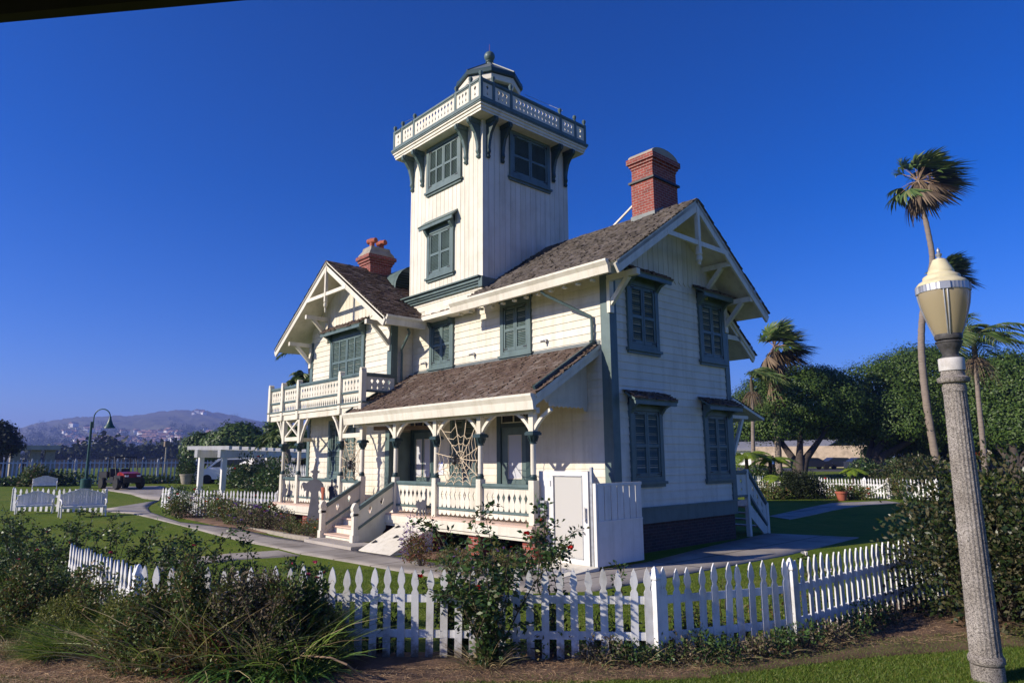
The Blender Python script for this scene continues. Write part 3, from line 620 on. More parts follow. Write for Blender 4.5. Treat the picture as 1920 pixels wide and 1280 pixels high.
# --- shuttered windows
def window(fn_o, ax, nrm, wd, ht, leaves=2, hood=None, mat='teal', louv=True, name='window', hood_h=.3, sill=True, cap=False):
    """fn_o: lower-left corner; ax: direction along the wall; nrm: outward"""
    o = Vector(fn_o); ax = Vector(ax); N = Vector(nrm); up = Vector((0, 0, 1))
    def bx(mb, u0, u1, z0, z1, d0, d1):
        vs = [o + ax * u + up * z + N * d for d in (d0, d1) for u, z in ((u0, z0), (u1, z0), (u1, z1), (u0, z1))]
        mb.add(vs, [(3, 2, 1, 0), (4, 5, 6, 7), (0, 1, 5, 4), (1, 2, 6, 5), (2, 3, 7, 6), (3, 0, 4, 7)])
    f = .14; b = MB(); bx(b, 0, f, 0, ht, 0, .075); bx(b, wd - f, wd, 0, ht, 0, .075); bx(b, f, wd - f, ht - f, ht, 0, .074); bx(b, f, wd - f, 0, f * .8, 0, .07)
    W = part(name, b, mat)
    if sill:
        b = MB(); bx(b, -.06, wd + .06, -.07, .0, 0, .12); bx(b, -.02, wd + .02, -.14, -.071, 0, .07); part('sill', b, mat, W)
    iw = (wd - 2 * f) / leaves
    for k in range(leaves):
        a = f + k * iw + .006; c = f + (k + 1) * iw - .006; z0 = f * .8 + .01; z1 = ht - f - .01; s = .065; b = MB(); zm = z0 + (z1 - z0) * .47
        bx(b, a, a + s, z0, z1, .0, .055); bx(b, c - s, c, z0, z1, .0, .055)
        for za, zb in ((z0, z0 + .09), (zm - .04, zm + .04), (z1 - .08, z1)): bx(b, a + s, c - s, za, zb, .0, .053)
        m_ = (a + c) / 2; halves = [(a + s, c - s)]
        if iw > .8: bx(b, m_ - .035, m_ + .035, z0 + .09, z1 - .08, .0, .052); halves = [(a + s, m_ - .035), (m_ + .035, c - s)]
        for u0, u1 in halves:
            for za, zb in ((z0 + .09, zm - .04), (zm + .04, z1 - .08)):
                nn = int((zb - za) / .046)
                for i in range(nn):
                    zz = za + (i + .5) * (zb - za) / nn
                    vs = [o + ax * u + up * (zz + dz) + N * d for dz, d in ((-.024, .042), (.024, .010)) for u in (u0, u1)]
                    b.add(vs + [v + N * -.004 for v in vs], [(0, 1, 3, 2), (4, 5, 7, 6), (0, 1, 5, 4)])
        bx(b, a, c, z0, z1, -.002, .006)
        S = part('shutter', b, mat, W)
        b = MB(); e = a if k == 0 else c; sg = 1 if k == 0 else -1
        for zz in (z0 + .06, z1 - .05): bx(b, min(e, e + sg * .16), max(e, e + sg * .16), zz - .012, zz + .012, .056, .066); bx(b, e - .014, e + .014, zz - .05, zz + .05, .056, .068)
        if k in (0, leaves - 1): part('hinge', b, 'black', W)
    if hood:
        d = .42 if hood != 'flat' else .3; b = MB(); zt = ht + hood_h
        vs = lambda u, dd, z: o + ax * u + up * z + N * dd
        P = [vs(-.24, d, ht + hood_h * .35), vs(wd + .24, d, ht + hood_h * .35), vs(wd + .16, .0, zt), vs(-.16, .0, zt)]
        slab(b, P, .05); bx(b, -.2, wd + .2, ht + hood_h * .35 - .13, ht + hood_h * .35 - .03, d - .07, d - .02); bx(b, -.02, wd + .02, ht, ht + hood_h * .7, 0, .06)
        for u in (-.02, wd - .1):
            b.prism([(0, ht - .32), (.05, ht - .30), (.08, ht - .2), (.2, ht - .06), (d - .08, ht + .0), (d - .08, ht + hood_h * .3), (0, ht + hood_h * .5)], lambda q, z: o + ax * u + up * z + N * q, ax * .12)
        Hd = part('hood', b, mat, W)
        if hood == 'shingle':
            b = MB(); vv = P[3] - P[0]; vv = vv - ax * vv.dot(ax); shingles(b, P[0] + Vector((0, 0, .01)), ax, vv, wd + .48, vv.length, .1, seed=int(abs(o.x) * 7 + abs(o.z))); b.build('hood_shingles', M['shingle2'], W)
    if cap:
        b = MB(); bx(b, -.04, wd + .04, ht, ht + .16, 0, .085); part('head_board', b, mat, W)
    return W
E1, EX, EY = (1, 0, 0), (1, 0, 0), (0, 1, 0)
fr = (0, -1, 0); rt = (1, 0, 0)
window((-4.05, -.005, 5.24), EX, fr, 1.28, 1.56, 2, None, cap=True)
window((-7.60, -.005, 5.24), EX, fr, 1.28, 1.55, 2, 'shingle', hood_h=.34)
window((-7.74, -.06, 8.30), EX, fr, 1.46, 1.66, 2, 'flat', hood_h=.4)
window((-7.82, -.06, 11.36), EX, fr, 1.92, 1.62, 2, None)
window((-12.85, WY - .005, 5.0), EX, fr, 2.5, 1.88, 2, 'shingle', hood_h=.42)
window((-12.75, WY - .005, 1.70), EX, fr, 1.9, 2.05, 2, None)
window((-6.43, -.005, 1.70), EX, fr, 1.28, 2.05, 2, None, cap=True)
DT = 'darkteal'
window((TX1 + .022, 1.05, 11.38), EY, rt, 1.85, 1.64, 2, None, mat='teal')
window((.005, .66, 5.08), EY, rt, 1.32, 1.8, 2, 'shingle', hood_h=.36)
window((.005, 3.96, 5.06), EY, rt, 1.34, 1.8, 2, 'shingle', hood_h=.36)
window((.005, .61, 1.72), EY, rt, 1.34, 1.9, 2, 'shingle', hood_h=.36)
window((.005, 3.94, 1.72), EY, rt, 1.33, 1.9, 2, 'shingle', hood_h=.36)
# --- porch doors
def porch_door(x0, wd, two):
    b = MB(); y = -.03; zt = 3.85
    b.box((x0, y - .07, .83), (x0 + .17, y, zt)); b.box((x0 + wd - .17, y - .07, .83), (x0 + wd, y, zt)); b.box((x0 + .17, y - .07, zt - .16), (x0 + wd - .17, y, zt)); b.box((x0 + .17, y - .06, 3.18), (x0 + wd - .17, y, 3.30))
    D = part('porch_door', b, DT)
    b = MB(); a, c = x0 + .17, x0 + wd - .17; b.box((a, y - .012, .83), (c, y, 3.18)); b.box((a, y - .03, .84), (a + .12, y - .013, 3.18)); b.box((c - .12, y - .03, .84), (c, y - .013, 3.18)); b.box((a + .12, y - .03, .84), (c - .12, y - .013, 1.72)); (None if two else (b.box((a + .12, y - .03, 1.72), (a + .28, y - .013, 3.0)), b.box((c - .2, y - .03, 1.72), (c - .12, y - .013, 3.0)))); b.box((a + .12, y - .03, 3.0), (c - .12, y - .013, 3.18))
    if two: m_ = (a + c) / 2; b.box((m_ - .06, y - .029, 1.72), (m_ + .06, y - .013, 3.0))
    L = part('door_leaf', b, 'teal', D)
    b = MB(); panes = [(a + .14, (a + c) / 2 - .08), ((a + c) / 2 + .08, c - .14)] if two else [(a + .30, c - .22)]
    for u0, u1 in panes: b.box((u0, y - .022, 1.78), (u1, y - .0135, 2.95))
    part('door_curtain', b, 'curtain', D)
    b = MB()
    for u0, u1 in panes:
        for p_ in ((u0 - .02, u0), (u1, u1 + .02)): b.box((p_[0], y - .037, 1.76), (p_[1], y - .031, 2.97))
        b.box((u0, y - .037, 1.76), (u1, y - .031, 1.78)); b.box((u0, y - .037, 2.95), (u1, y - .031, 2.97))
    for p_ in ((a, a + .035), ((a + c) / 2 - .015, (a + c) / 2 + .015), (c - .035, c)): b.box((p_[0], y - .05, 3.33), (p_[1], y - .02, 3.66))
    b.box((a, y - .05, 3.30), (c, y - .02, 3.33)); b.box((a, y - .05, 3.66), (c, y - .02, 3.69)); part('glazing_bars', b, 'cream', D)
    b = MB(); b.box((a, y - .012, 3.33), (c, y - .001, 3.66)); part('transom_pane', b, 'carglass', D)
porch_door(-8.57, 1.36, True); porch_door(-4.19, 1.38, False); 
b = MB(); b.box((WX1 + .03, -.78, .84), (WX1 + .075, -.1, 3.2)); part('side_door', b, 'teal')
# ================================================================== tower gallery and lantern
GO = .56; GX0, GX1, GY0, GY1 = TX0 - GO, TX1 + GO, TY0 - GO, TY1 + GO; GZ = 13.34
b = MB(); b.box((GX0 + .12, GY0 + .12, 12.98), (GX1 - .12, GY1 - .12, 13.06)); b.box((GX0 + .09, GY0 + .09, 13.061), (GX1 - .09, GY1 - .09, 13.16)); b.box((GX0 + .05, GY0 + .05, 13.161), (GX1 - .05, GY1 - .05, 13.27))
G_ = part('gallery_deck', b, 'cream')
b = MB(); b.box((GX0, GY0, 13.271), (GX1, GY1, 13.34)); b.box((GX0 + .02, GY0 + .02, 13.225), (GX1 - .02, GY1 - .02, 13.27)); part('deck_moulding', b, 'teal', G_)
def gal(p, q):
    p = Vector(p); q = Vector(q); d = (q - p).normalized(); L = (q - p).length; nr = Vector((d.y, -d.x, 0))
    st = [0, .5, 1.25, L - 1.25, L - .5, L]
    for a, c in zip(st, st[1:]): railing('gallery_railing', p + d * (a + .05), p + d * (c - .05), 13.42, 13.95, 14.03, 13.40, board=.17, scal=False, t=.03)
    b = MB()
    for a in st[1:]:
        c = p + d * a; e = d * .055
        b.bar(c + Vector((0, 0, 13.34)), c + Vector((0, 0, 14.06)), .1, .1, d)
        b.lathe([(.06, 14.06), (.035, 14.10), (.06, 14.16), (.075, 14.21), (.05, 14.27), (.03, 14.28)], (c.x, c.y, 0), 8)
    part('gallery_post', b, 'teal', G_, 30)
i_ = .10
gal((GX0 + i_, GY0 + i_, 0), (GX1 - i_, GY0 + i_, 0)); gal((GX1 - i_, GY0 + i_, 0), (GX1 - i_, GY1 - i_, 0)); gal((GX1 - i_, GY1 - i_, 0), (GX0 + i_, GY1 - i_, 0)); gal((GX0 + i_, GY1 - i_, 0), (GX0 + i_, GY0 + i_, 0))
def gbracket(o, ax, N):
    o = Vector(o); ax = Vector(ax); N = Vector(N)
    prof = [(0, 11.72), (.05, 11.70), (.10, 11.76), (.06, 11.84), (.11, 11.92), (.09, 12.05), (.12, 12.25), (.2, 12.5), (.36, 12.72), (.47, 12.80), (.50, 12.88), (.46, 12.97), (0, 12.97)]
    b = MB(); b.prism(prof, lambda u, z: o + N * u + Vector((0, 0, z)) - ax * .055, ax * .11); b.add(*boxv(o, ax, N, -.08, .08, 12.83, 12.975, 0, .44)); part('gallery_bracket', b, 'darkteal' if N.x > .5 or abs(N.y) > 1.5 else 'teal')  # brackets on the shaded right face use darker green: shade put into the colour
def boxv(o, ax, N, u0, u1, z0, z1, d0, d1):
    vs = [o + ax * u + Vector((0, 0, z)) + N * d for d in (d0, d1) for u, z in ((u0, z0), (u1, z0), (u1, z1), (u0, z1))]
    return vs, [(3, 2, 1, 0), (4, 5, 6, 7), (0, 1, 5, 4), (1, 2, 6, 5), (2, 3, 7, 6), (3, 0, 4, 7)]
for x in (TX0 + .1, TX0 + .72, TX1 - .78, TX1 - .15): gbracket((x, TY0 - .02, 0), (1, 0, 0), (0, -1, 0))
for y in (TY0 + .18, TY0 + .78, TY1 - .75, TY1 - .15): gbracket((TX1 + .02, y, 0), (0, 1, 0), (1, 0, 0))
b = MB()
for k, (ex, dz) in enumerate(((.30, 0), (.22, .06), (.16, .12), (.10, .2))):
    b.box((TX0 - ex, TY0 - ex, 7.80 - dz - (.08 if k else 0.04)), (TX1 + ex * .4, TY0 - .023, 7.80 - dz))
b.box((TX1 + .022, TY0 - .2, 7.45), (TX1 + .2, TY0 + .55, 7.76)); part('tower_base_moulding', b, 'teal')
LX, LY = (TX0 + TX1) / 2, (TY0 + TY1) / 2 + .04; LA = math.radians(7.5)
b = MB(); b.lathe([(0.913, 13.34), (0.913, 14.35), (0.880, 14.36)], (LX, LY, 0), 8, LA); b.lathe([(1.112, 15.40), (1.129, 15.42), (1.129, 15.62), (.92, 15.63)], (LX, LY, 0), 8, LA); LN = part('lantern_wall', b, 'cream')
b = MB()
for k in range(8):
    a = LA + k * PI / 4; b.bar((LX + .91 * math.cos(a), LY + .91 * math.sin(a), 14.3), (LX + .91 * math.cos(a), LY + .91 * math.sin(a), 15.45), .1, .1)
    a2 = a + PI / 8; p_ = (LX + 1.2 * math.cos(a), LY + 1.2 * math.sin(a), 15.32); 
b.lathe([(0.938, 14.33), (0.938, 14.45), (.83, 14.46)], (LX, LY, 0), 8, LA); b.lathe([(0.946, 15.25), (0.946, 15.4), (.81, 15.41)], (LX, LY, 0), 8, LA)
part('lantern_frame', b, 'darkteal', LN)
b = MB(); b.lathe([(0.863, 14.46), (0.863, 15.25)], (LX, LY, 0), 8, LA); b.f = b.f[:-2]; part('lantern_pane', b, 'glass', LN)
b = MB()
for k in range(8):
    a = LA + k * PI / 4; c_, s_ = math.cos(a), math.sin(a)
    b.prism([(0.913, 14.95), (0.963, 14.95), (1.0, 15.1), (1.096, 15.25), (1.104, 15.40), (0.913, 15.40)], lambda u, z: (LX + u * c_ + .05 * s_, LY + u * s_ - .05 * c_, z), (-.1 * s_, .1 * c_, 0))
part('lantern_bracket', b, 'cream', LN)
b = MB(); b.lathe([(1.204, 15.64), (1.220, 15.66), (1.220, 15.80), (1.187, 15.84)], (LX, LY, 0), 8, LA); LR = part('lantern_roof', b, 'darkteal')
b = MB(); b.lathe([(1.187, 15.84), (.14, 16.60), (.12, 16.62)], (LX, LY, 0), 8, LA)
for k in range(8):
    a = LA + k * PI / 4; b.bar((LX + 1.19 * math.cos(a), LY + 1.19 * math.sin(a), 15.855), (LX + .14 * math.cos(a), LY + .14 * math.sin(a), 16.61), .05, .03)
part('roof_sheet', b, 'roofgrey', LR)
b = MB(); b.lathe([(.17, 16.56), (.17, 16.60), (.11, 16.63), (.11, 16.67), (.15, 16.70), (.15, 16.72), (.09, 16.745)] + [(.2 * math.sin(t), 16.93 - .2 * math.cos(t)) for t in [.5 + i * .18 for i in range(15)]], (LX, LY, 0), 20); part('ball_finial', b, 'teal', LR, 40)
b = MB(); b.tube([(LX, LY, 17.1), (LX, LY, 17.45)], [.008, .004], 6); part('spire', b, 'terra', LR)
b = MB(); b.tube([(LX - 1.4, LY - .3, 15.7), (GX0 + .6, GY0 + .1, 14.25)], .008, 5); b.tube([(LX + .5, LY + 1.3, 15.7), (GX1 - .1, GY1 - 1.2, 14.25)], .008, 5); part('stay_wire', b, 'galv', LR)
# ================================================================== chimneys, dormer, downpipes
b = MB(); x0, x1, y0, y1 = -1.0, -.22, 2.42, 3.62
b.box((x0, y0, 8.6), (x1, y1, 10.32)); b.box((x0 + .02, y0 + .02, 10.32), (x1 - .02, y1 - .02, 10.66))
for k, e in enumerate((.0, .04, .09, .09)): b.box((x0 - e, y0 - e, 10.66 + k * .08), (x1 + e, y1 + e, 10.66 + (k + 1) * .08 - .002 * (k % 2)))
C1 = part('chimney', b, 'brick')
b = MB(); b.box((x0 - .06, y0 - .06, 10.22), (x1 + .06, y1 + .06, 10.28)); part('chimney_band', b, 'black', C1)
b = MB(); ym = (y0 + y1) / 2
b.prism([(y0 - .06, 10.98)] + [(ym - (y1 - y0 + .12) / 2 * math.cos(t), 10.98 + .26 * math.sin(t)) for t in [PI * i / 10 for i in range(1, 10)]] + [(y1 + .06, 10.98)], fX(x0 - .04), (x1 - x0 + .08, 0, 0)); part('chimney_cap', b, 'cap', C1)
b = MB(); b.prism([(y0 - .03, zF(y0) - .1), (y0 + .4, zF(y0 + .4) - .05), (y0 + .4, zF(y0 + .4) + .08), (y0 - .03, zF(y0) + .16)], fX(x0 - .03), (x1 - x0 + .06, 0, 0)); part('flashing', b, 'roofgrey', C1)
b = MB(); b.bar((-1.98, 2.72, 9.27), (-.98, 2.9, 10.0), .05, .05); b.bar((-1.98, 2.72, 9.22), (-2.1, 2.72, 9.27), .1, .06); part('brace_rod', b, 'cream', C1)
b = MB(); cx, cy = -11.6, .22
prof = [(.36, .46, 9.0), (.36, .46, 9.62), (.40, .50, 9.63), (.40, .50, 9.72), (.44, .55, 9.73), (.44, .55, 9.82), (.49, .61, 9.83), (.49, .61, 9.95)]
for (a, c, z), (a2, c2, z2) in zip(prof[::2], prof[1::2]): b.box((cx - a, cy - c, z), (cx + a2, cy + c2, z2 + .012))
C2 = part('chimney', b, 'brick')
b = MB()
ring = [(.44, .56, 9.962), (.42, .53, 10.06), (.33, .43, 10.2), (.31, .41, 10.32), (.30, .40, 10.33)]
vs = [(cx + sx * a, cy + sy * c, z) for a, c, z in ring for sx, sy in ((-1, -1), (1, -1), (1, 1), (-1, 1))]
b.add(vs, [(i * 4 + k, i * 4 + (k + 1) % 4, i * 4 + 4 + (k + 1) % 4, i * 4 + 4 + k) for i in range(4) for k in range(4)] + [(0, 1, 2, 3), (16, 17, 18, 19)]); part('chimney_cap', b, 'cap', C2)
for dy in (-.2, .22):
    b = MB(); b.lathe([(.10, 10.32), (.09, 10.55)], (cx, cy + dy, 0), 12); b.tube([(cx - .2, cy + dy - .05, 10.62), (cx + .2, cy + dy + .05, 10.62)], .105, 12); b.lathe([(.105, 10.55), (.11, 10.64), (.08, 10.72), (.02, 10.735)], (cx, cy + dy, 0), 12); part('chimney_pot', b, 'terra', C2, 40)
# louvred half-round dormer on the wing roof
b = MB(); yc, rr, xf, zb_ = 1.15, 1.0, -10.1, zW(-10.2) - .02
vs = []; n_ = 12
for k in range(n_ + 1):
    t = PI * k / n_; vs.append((xf, yc - rr * math.cos(t), zb_ + rr * math.sin(t)))
vs2 = [(WXC - .05 if k in (0, n_) else xf - (v[2] - zb_) / SW - .0, v[1], v[2]) for k, v in enumerate(vs)]
vs2 = [(xf - max(0., (v[2] - zb_)) / SW, v[1], v[2]) for v in vs]
b.add(vs + vs2, [(k, k + 1, n_ + 2 + k, n_ + 1 + k) for k in range(n_)]); D_ = part('roof_dormer', b, 'teal', label='green half-round louvred dormer on the wing roof')
b = MB()
for k in range(8):
    z0 = .02 + k * .095; hwid = math.sqrt(max(.01, rr * rr - z0 * z0)) - .03
    b.bar((xf - .05, yc - hwid, zb_ + z0), (xf - .05, yc + hwid, zb_ + z0), .1, .012, (.5, 0, .8))
b.prism([(yc - rr * math.cos(PI * k / n_), zb_ + rr * math.sin(PI * k / n_)) for k in range(n_ + 1)], fX(xf - .16), (.02, 0, 0)); part('louvre', b, 'darkteal', D_)
b = MB(); b.tube([(-1.55, -.85, 6.6), (-1.5, -.75, 6.5), (-.52, -.10, 5.85), (-.5, -.09, 5.7), (-.5, -.09, 5.25), (-.5, -.16, 5.2)], .042, 8); part('downpipe', b, 'teal', None or H, 40)
b = MB(); b.tube([(-7.7, WY - .0, 6.5), (-7.75, WY + .1, 6.4), (-8.52, -.55, 5.95), (-8.56, -.5, 5.8), (-8.56, -.5, 4.9)], .042, 8); part('downpipe', b, 'teal', H, 40)
for x in (-5.3, -2.2, -7.85):
    b = MB(); b.box((x - .05, -.10, 5.42), (x + .05, -.03, 5.5)); b.tube([(x, -.1, 5.45), (x - .04, -.2, 5.42)], .03, 8); part('floodlight', b, 'galv')
# ================================================================== rear eaves and back steps
b = MB(); slab(b, [(-5, 7.3, 5.5), (-.05, 7.3, 5.5), (-.05, 5.7, 6.74), (-5, 5.7, 6.74)], .1); r_ = part('rear_eave', b, 'cream')
b = MB(); v_ = Vector((0, -1.6, 1.24)); shingles(b, (-5, 7.31, 5.51), (1, 0, 0), v_, 5, v_.length, .16, seed=12, lo=.15, hi=.3); part('shingles', b, 'shingle', r_)
b = MB(); b.bar((-.12, 7.3, 5.36), (-.12, 5.55, 6.72), .06, .2); b.bar((-.15, 5.5, 5.95), (-.15, 6.5, 5.95), .12, .14); part('eave_rake', b, 'cream', r_)
b = MB(); slab(b, [(-3, 7.3, 3.5), (.1, 7.3, 3.5), (.1, 5.5, 4.05), (-3, 5.5, 4.05)], .08); r_ = part('back_porch_roof', b, 'cream')
b = MB(); v_ = Vector((0, -1.8, .55)); shingles(b, (-3, 7.31, 3.51), (1, 0, 0), v_, 3.1, v_.length, .16, seed=13, lo=.15, hi=.3); part('shingles', b, 'shingle', r_)
b = MB(); b.bar((-.05, 5.52, 2.3), (-.05, 6.2, 3.45), .09, .1); b.bar((-.05, 5.5, 3.5), (-.05, 6.5, 3.5), .09, .1); part('porch_brace', b, 'cream', r_)
b = MB(); b.box((-1.4, 5.51, .9), (-.02, 6.2, 1.05)); o = part('back_steps', b, 'tan')
for i in range(4): 
    b = MB(); b.box((-1.3, 6.2 + i * .27, .82 - i * .21), (-.05, 6.5 + i * .27, .86 - i * .21)); b.build('stair_tread', M['tan'], o)
b = MB(); b.prism([(6.2, 1.0), (7.35, .1), (7.35, -.05), (7.1, -.05), (6.2, .62)], fX(-.06), (.05, 0, 0)); b.box((-.1, 7.22, 0), (.02, 7.34, .92)); b.box((-.1, 6.14, 0), (.02, 6.26, 1.95)); b.build('stair_stringer', M['cream'], o)
railing('stair_railing', (-.03, 5.55, 0), (-.03, 6.14, 0), 1.2, 1.8, 1.92, 1.18, 2, scal=False); railing('stair_railing', (-.03, 6.26, 0), (-.03, 7.22, 0), 1.25, 1.75, 1.9, 1.2, 4, -.98, scal=False)
# ================================================================== white lift enclosure
L_ = thing('lift_enclosure', 'white wheelchair lift enclosure with a frosted glass door beside the house corner', 'lift enclosure', (.2, -1.8, 0))
EY_ = -1.83
b = MB(); b.box((-.72, EY_, .0), (-.34, EY_ + .05, 2.03)); b.box((-.72, EY_ + .05, 0), (-.67, -.06, 2.0)); part('side_panel', b, 'white', L_)
b = MB(); b.box((-.335, EY_ - .03, .07), (-.24, EY_ + .03, 2.03)); b.box((.63, EY_ - .03, .07), (.80, EY_ + .03, 2.03)); b.box((-.24, EY_ - .03, 1.93), (.63, EY_ + .03, 2.03)); b.box((-.24, EY_ - .03, .07), (.63, EY_ + .03, .2))
d_ = part('lift_door', b, 'white', L_)
b = MB(); b.box((-.24, EY_ - .006, .2), (.63, EY_ + .006, 1.93)); part('frosted_pane', b, 'frost', d_)
b = MB()
for p0, p1 in (((-.245, .195), (-.225, 1.935)), ((.615, .195), (.635, 1.935)), ((-.245, 1.92), (.635, 1.937)), ((-.245, .193), (.635, .21))): b.box((p0[0], EY_ - .036, p0[1]), (p1[0], EY_ - .031, p1[1]))
for x in (-.315,): 
    for z in (.4, 1.7): b.box((x - .012, EY_ - .045, z), (x + .012, EY_ - .031, z + .12))
part('trim', b, 'galv', d_)
b = MB(); b.box((.69, EY_ - .09, .98), (.74, EY_ - .07, 1.28)); b.box((.7, EY_ - .07, 1.0), (.73, EY_ - .03, 1.03)); b.box((.7, EY_ - .07, 1.23), (.73, EY_ - .03, 1.26)); part('handle', b, 'white', d_)
b = MB(); b.box((.85, EY_ - .03, 0), (.91, EY_ + .03, 2.12)); part('door_post', b, 'galv', L_)
b = MB(); b.box((.92, EY_ - .02, .03), (1.0, EY_ + .04, 1.78)); part('corner_post', b, 'white', L_)
b = MB(); gx = 1.0
b.box((gx - .03, EY_ + .045, .08), (gx + .0, -.28, .96)); b.box((gx - .035, EY_ + .045, 1.72), (gx + .01, -.28, 1.78)); b.box((gx - .035, EY_ + .045, .962), (gx + .01, -.28, 1.0))
y = EY_ + .06
for i in range(7): b.box((gx - .028, y, 1.002), (gx - .002, y + .185, 1.718)); y += .215
part('slatted_side', b, 'white', L_)
b = MB(); b.prism([(-3.05, .0), (EY_ - .04, .0), (EY_ - .04, .09), (-2.95, .02)], fX(-.35), (1.4, 0, 0)); part('entry_ramp', b, 'cream', L_)
b = MB(); b.box((-.68, EY_ - .11, 1.02), (-.45, EY_ - .003, 1.38)); e_ = part('meter_box', b, 'galv', L_)
b = MB(); b.lathe([(.045, 0), (.045, .02), (.02, .03)], (0, 0, 0), 12); b.v = [(x - .54, EY_ - .11 - z, y + 1.14) for x, y, z in b.v]; b.tube([(-.52, EY_ - .07, 1.02), (-.5, EY_ - .07, .86), (-.56, EY_ - .06, .76), (-.7, EY_ - .05, .72)], .014, 6); b.tube([(-.48, EY_ - .05, 1.02), (-.46, EY_ - .05, .82), (-.55, EY_ - .04, .70), (-.7, EY_ - .03, .67)], .012, 6); part('dial', b, 'black', e_)
# ================================================================== decorations on the porch
def web(name, label, x0, x1, z0, z1, yy, hub, ns, nr, seed, missing=()):
    rg = random.Random(seed); t = thing(name, label, 'spider web', ((x0 + x1) / 2, yy, z0), 0)
    ends = []
    for k in range(ns):
        a = 2 * PI * k / ns + rg.uniform(-.12, .12); c, s = math.cos(a), math.sin(a)
        tx = ((x1 if c > 0 else x0) - hub[0]) / c if abs(c) > 1e-3 else 1e9; tz = ((z1 if s > 0 else z0) - hub[1]) / s if abs(s) > 1e-3 else 1e9
        ends.append(Vector((c, 0, s)) * min(tx, tz))
    h = Vector((hub[0], yy, hub[1])); b = MB()
    for e in ends: b.tube([h, h + e * .5 + Vector((0, .01, -.015)), h + e], .011, 6)
    part('radial_ropes', b, 'rope', t, 60)
    b = MB()
    for j in range(1, nr + 1):
        f = j / (nr + .3)
        for k in range(ns):
            if (k, j) in missing or rg.random() < .06: continue
            p, q = h + ends[k] * f * rg.uniform(.95, 1.03), h + ends[(k + 1) % ns] * f * rg.uniform(.95, 1.03)
            m_ = (p + q) / 2; m_ = m_ + (h - m_) * .12; b.tube([p, m_, q], .009, 6)
    part('ring_ropes', b, 'rope', t, 60)
    return h
def spider(label, c, s):
    t = thing('toy_spider', label, 'toy spider', c); b = MB()
    for (r, dz, dy) in ((.09, .0, 0), (.055, .13, -.01)):
        b.lathe([(r * math.sin(PI * i / 10) + .001, -r * 1.2 * math.cos(PI * i / 10)) for i in range(11)], (c[0], c[1] + dy, c[2] + dz), 12)
    b.v = [tuple(Vector(c) + (Vector(v) - Vector(c)) * s) for v in b.v]; part('spider_body', b, 'black', t, 60)
    for sg in (-1, 1):
        for k in range(4):
            a = (.9, .3, -.3, -.9)[k]; b = MB(); pts = [Vector(c) + Vector((sg * .05, 0, .04)) * s, Vector(c) + Vector((sg * .2, -.06, .1 + a * .16)) * s, Vector(c) + Vector((sg * .3, .0, a * .32 - .02)) * s, Vector(c) + Vector((sg * .24, .02, a * .36 - .12)) * s]
            b.tube(pts, .014 * s, 6); part('leg', b, 'black', t, 60)
yw = PY - .04
h1 = web('rope_web', 'wide cream rope spider web between two right porch posts', -4.42, -2.68, 1.66, 3.42, yw, (-3.35, 2.32), 13, 5, 4, {(2, 4), (3, 4), (3, 5), (4, 5), (2, 5)})
spider('shaggy black toy spider on the wide web in front of the middle shutters', (-3.55, yw - .05, 2.25), .75)
h2 = web('rope_web', 'narrow cream rope spider web left of the porch steps', -9.62, -8.45, 1.7, 2.95, yw, (-9.0, 2.25), 11, 5, 6)
spider('round black toy spider on the narrow web beside the porch steps', (-8.95, yw - .05, 2.12), 1.0)
def cutout(name, label, cat, poly, o, ax, t=.018, s=1.):
    o = Vector(o); ax = Vector(ax).normalized(); nr = Vector((ax.y, -ax.x, 0)); b = MB()
    b.prism([(u * s, v * s) for u, v in poly], lambda u, v: o + ax * u + Vector((0, 0, v)), nr * t); ob = b.build(name, M['cutout']); tag(ob, label, cat); return ob
witch = [(-.38, 0), (.32, 0), (.27, .5), (.2, .95), (.17, 1.25), (.22, 1.3), (.36, 1.13), (.44, .9), (.47, .95), (.42, 1.02), (.5, 1.0), (.45, 1.25), (.36, 1.5), (.2, 1.62), (.07, 1.66), (.09, 1.76), (.06, 1.82), (.13, 1.84), (.22, 1.9), (.12, 1.92), (.07, 1.95), (.03, 2.1), (.06, 2.28), (-.01, 2.2), (-.06, 2.0), (-.08, 1.95), (-.22, 1.89), (-.12, 1.86), (-.08, 1.8), (-.13, 1.76), (-.08, 1.7), (-.06, 1.64), (-.22, 1.6), (-.36, 1.52), (-.48, 1.55), (-.56, 1.5), (-.52, 1.42), (-.5, 1.35), (-.44, 1.42), (-.44, 1.25), (-.34, 1.3), (-.36, 1.18), (-.31, .98), (-.26, 1.12), (-.22, 1.28), (-.14, 1.2), (-.16, .95), (-.24, .5)]
wp = atZ(588, 985, .1)
cutout('witch_cutout', 'life-size grey plywood witch silhouette with pointed hat standing in the flower bed', 'cut-out', witch, (-10.25, -2.62, .1), (.93, .35, 0), s=.98)
cat_ = [(-.3, 0), (-.22, .0), (-.2, .12), (-.14, .2), (-.1, .0), (-.02, 0), (-.03, .16), (.03, .24), (.08, .02), (.15, 0), (.13, .2), (.17, .28), (.22, .05), (.29, .04), (.24, .3), (.25, .45), (.27, .62), (.26, .88), (.21, .9), (.2, .6), (.16, .5), (.05, .53), (.0, .47), (-.08, .44), (-.16, .46), (-.18, .52), (-.22, .46), (-.3, .48), (-.29, .42), (-.34, .34), (-.26, .26), (-.2, .24), (-.24, .12)]
cutout('cat_cutout', 'grey arched cat silhouette with raised tail on the right porch floor', 'cut-out', cat_, (-4.86, -2.18, .83), (1, .05, 0), s=.8)
fig = [(-.16, 0), (-.08, 0), (-.07, .22), (-.02, .3), (.03, .22), (.04, 0), (.13, 0), (.14, .3), (.22, .42), (.3, .5), (.24, .56), (.14, .56), (.08, .6), (.1, .68), (.04, .7), (-.02, .94), (-.07, .96), (-.1, .74), (-.12, .66), (-.14, .5), (-.18, .36)]
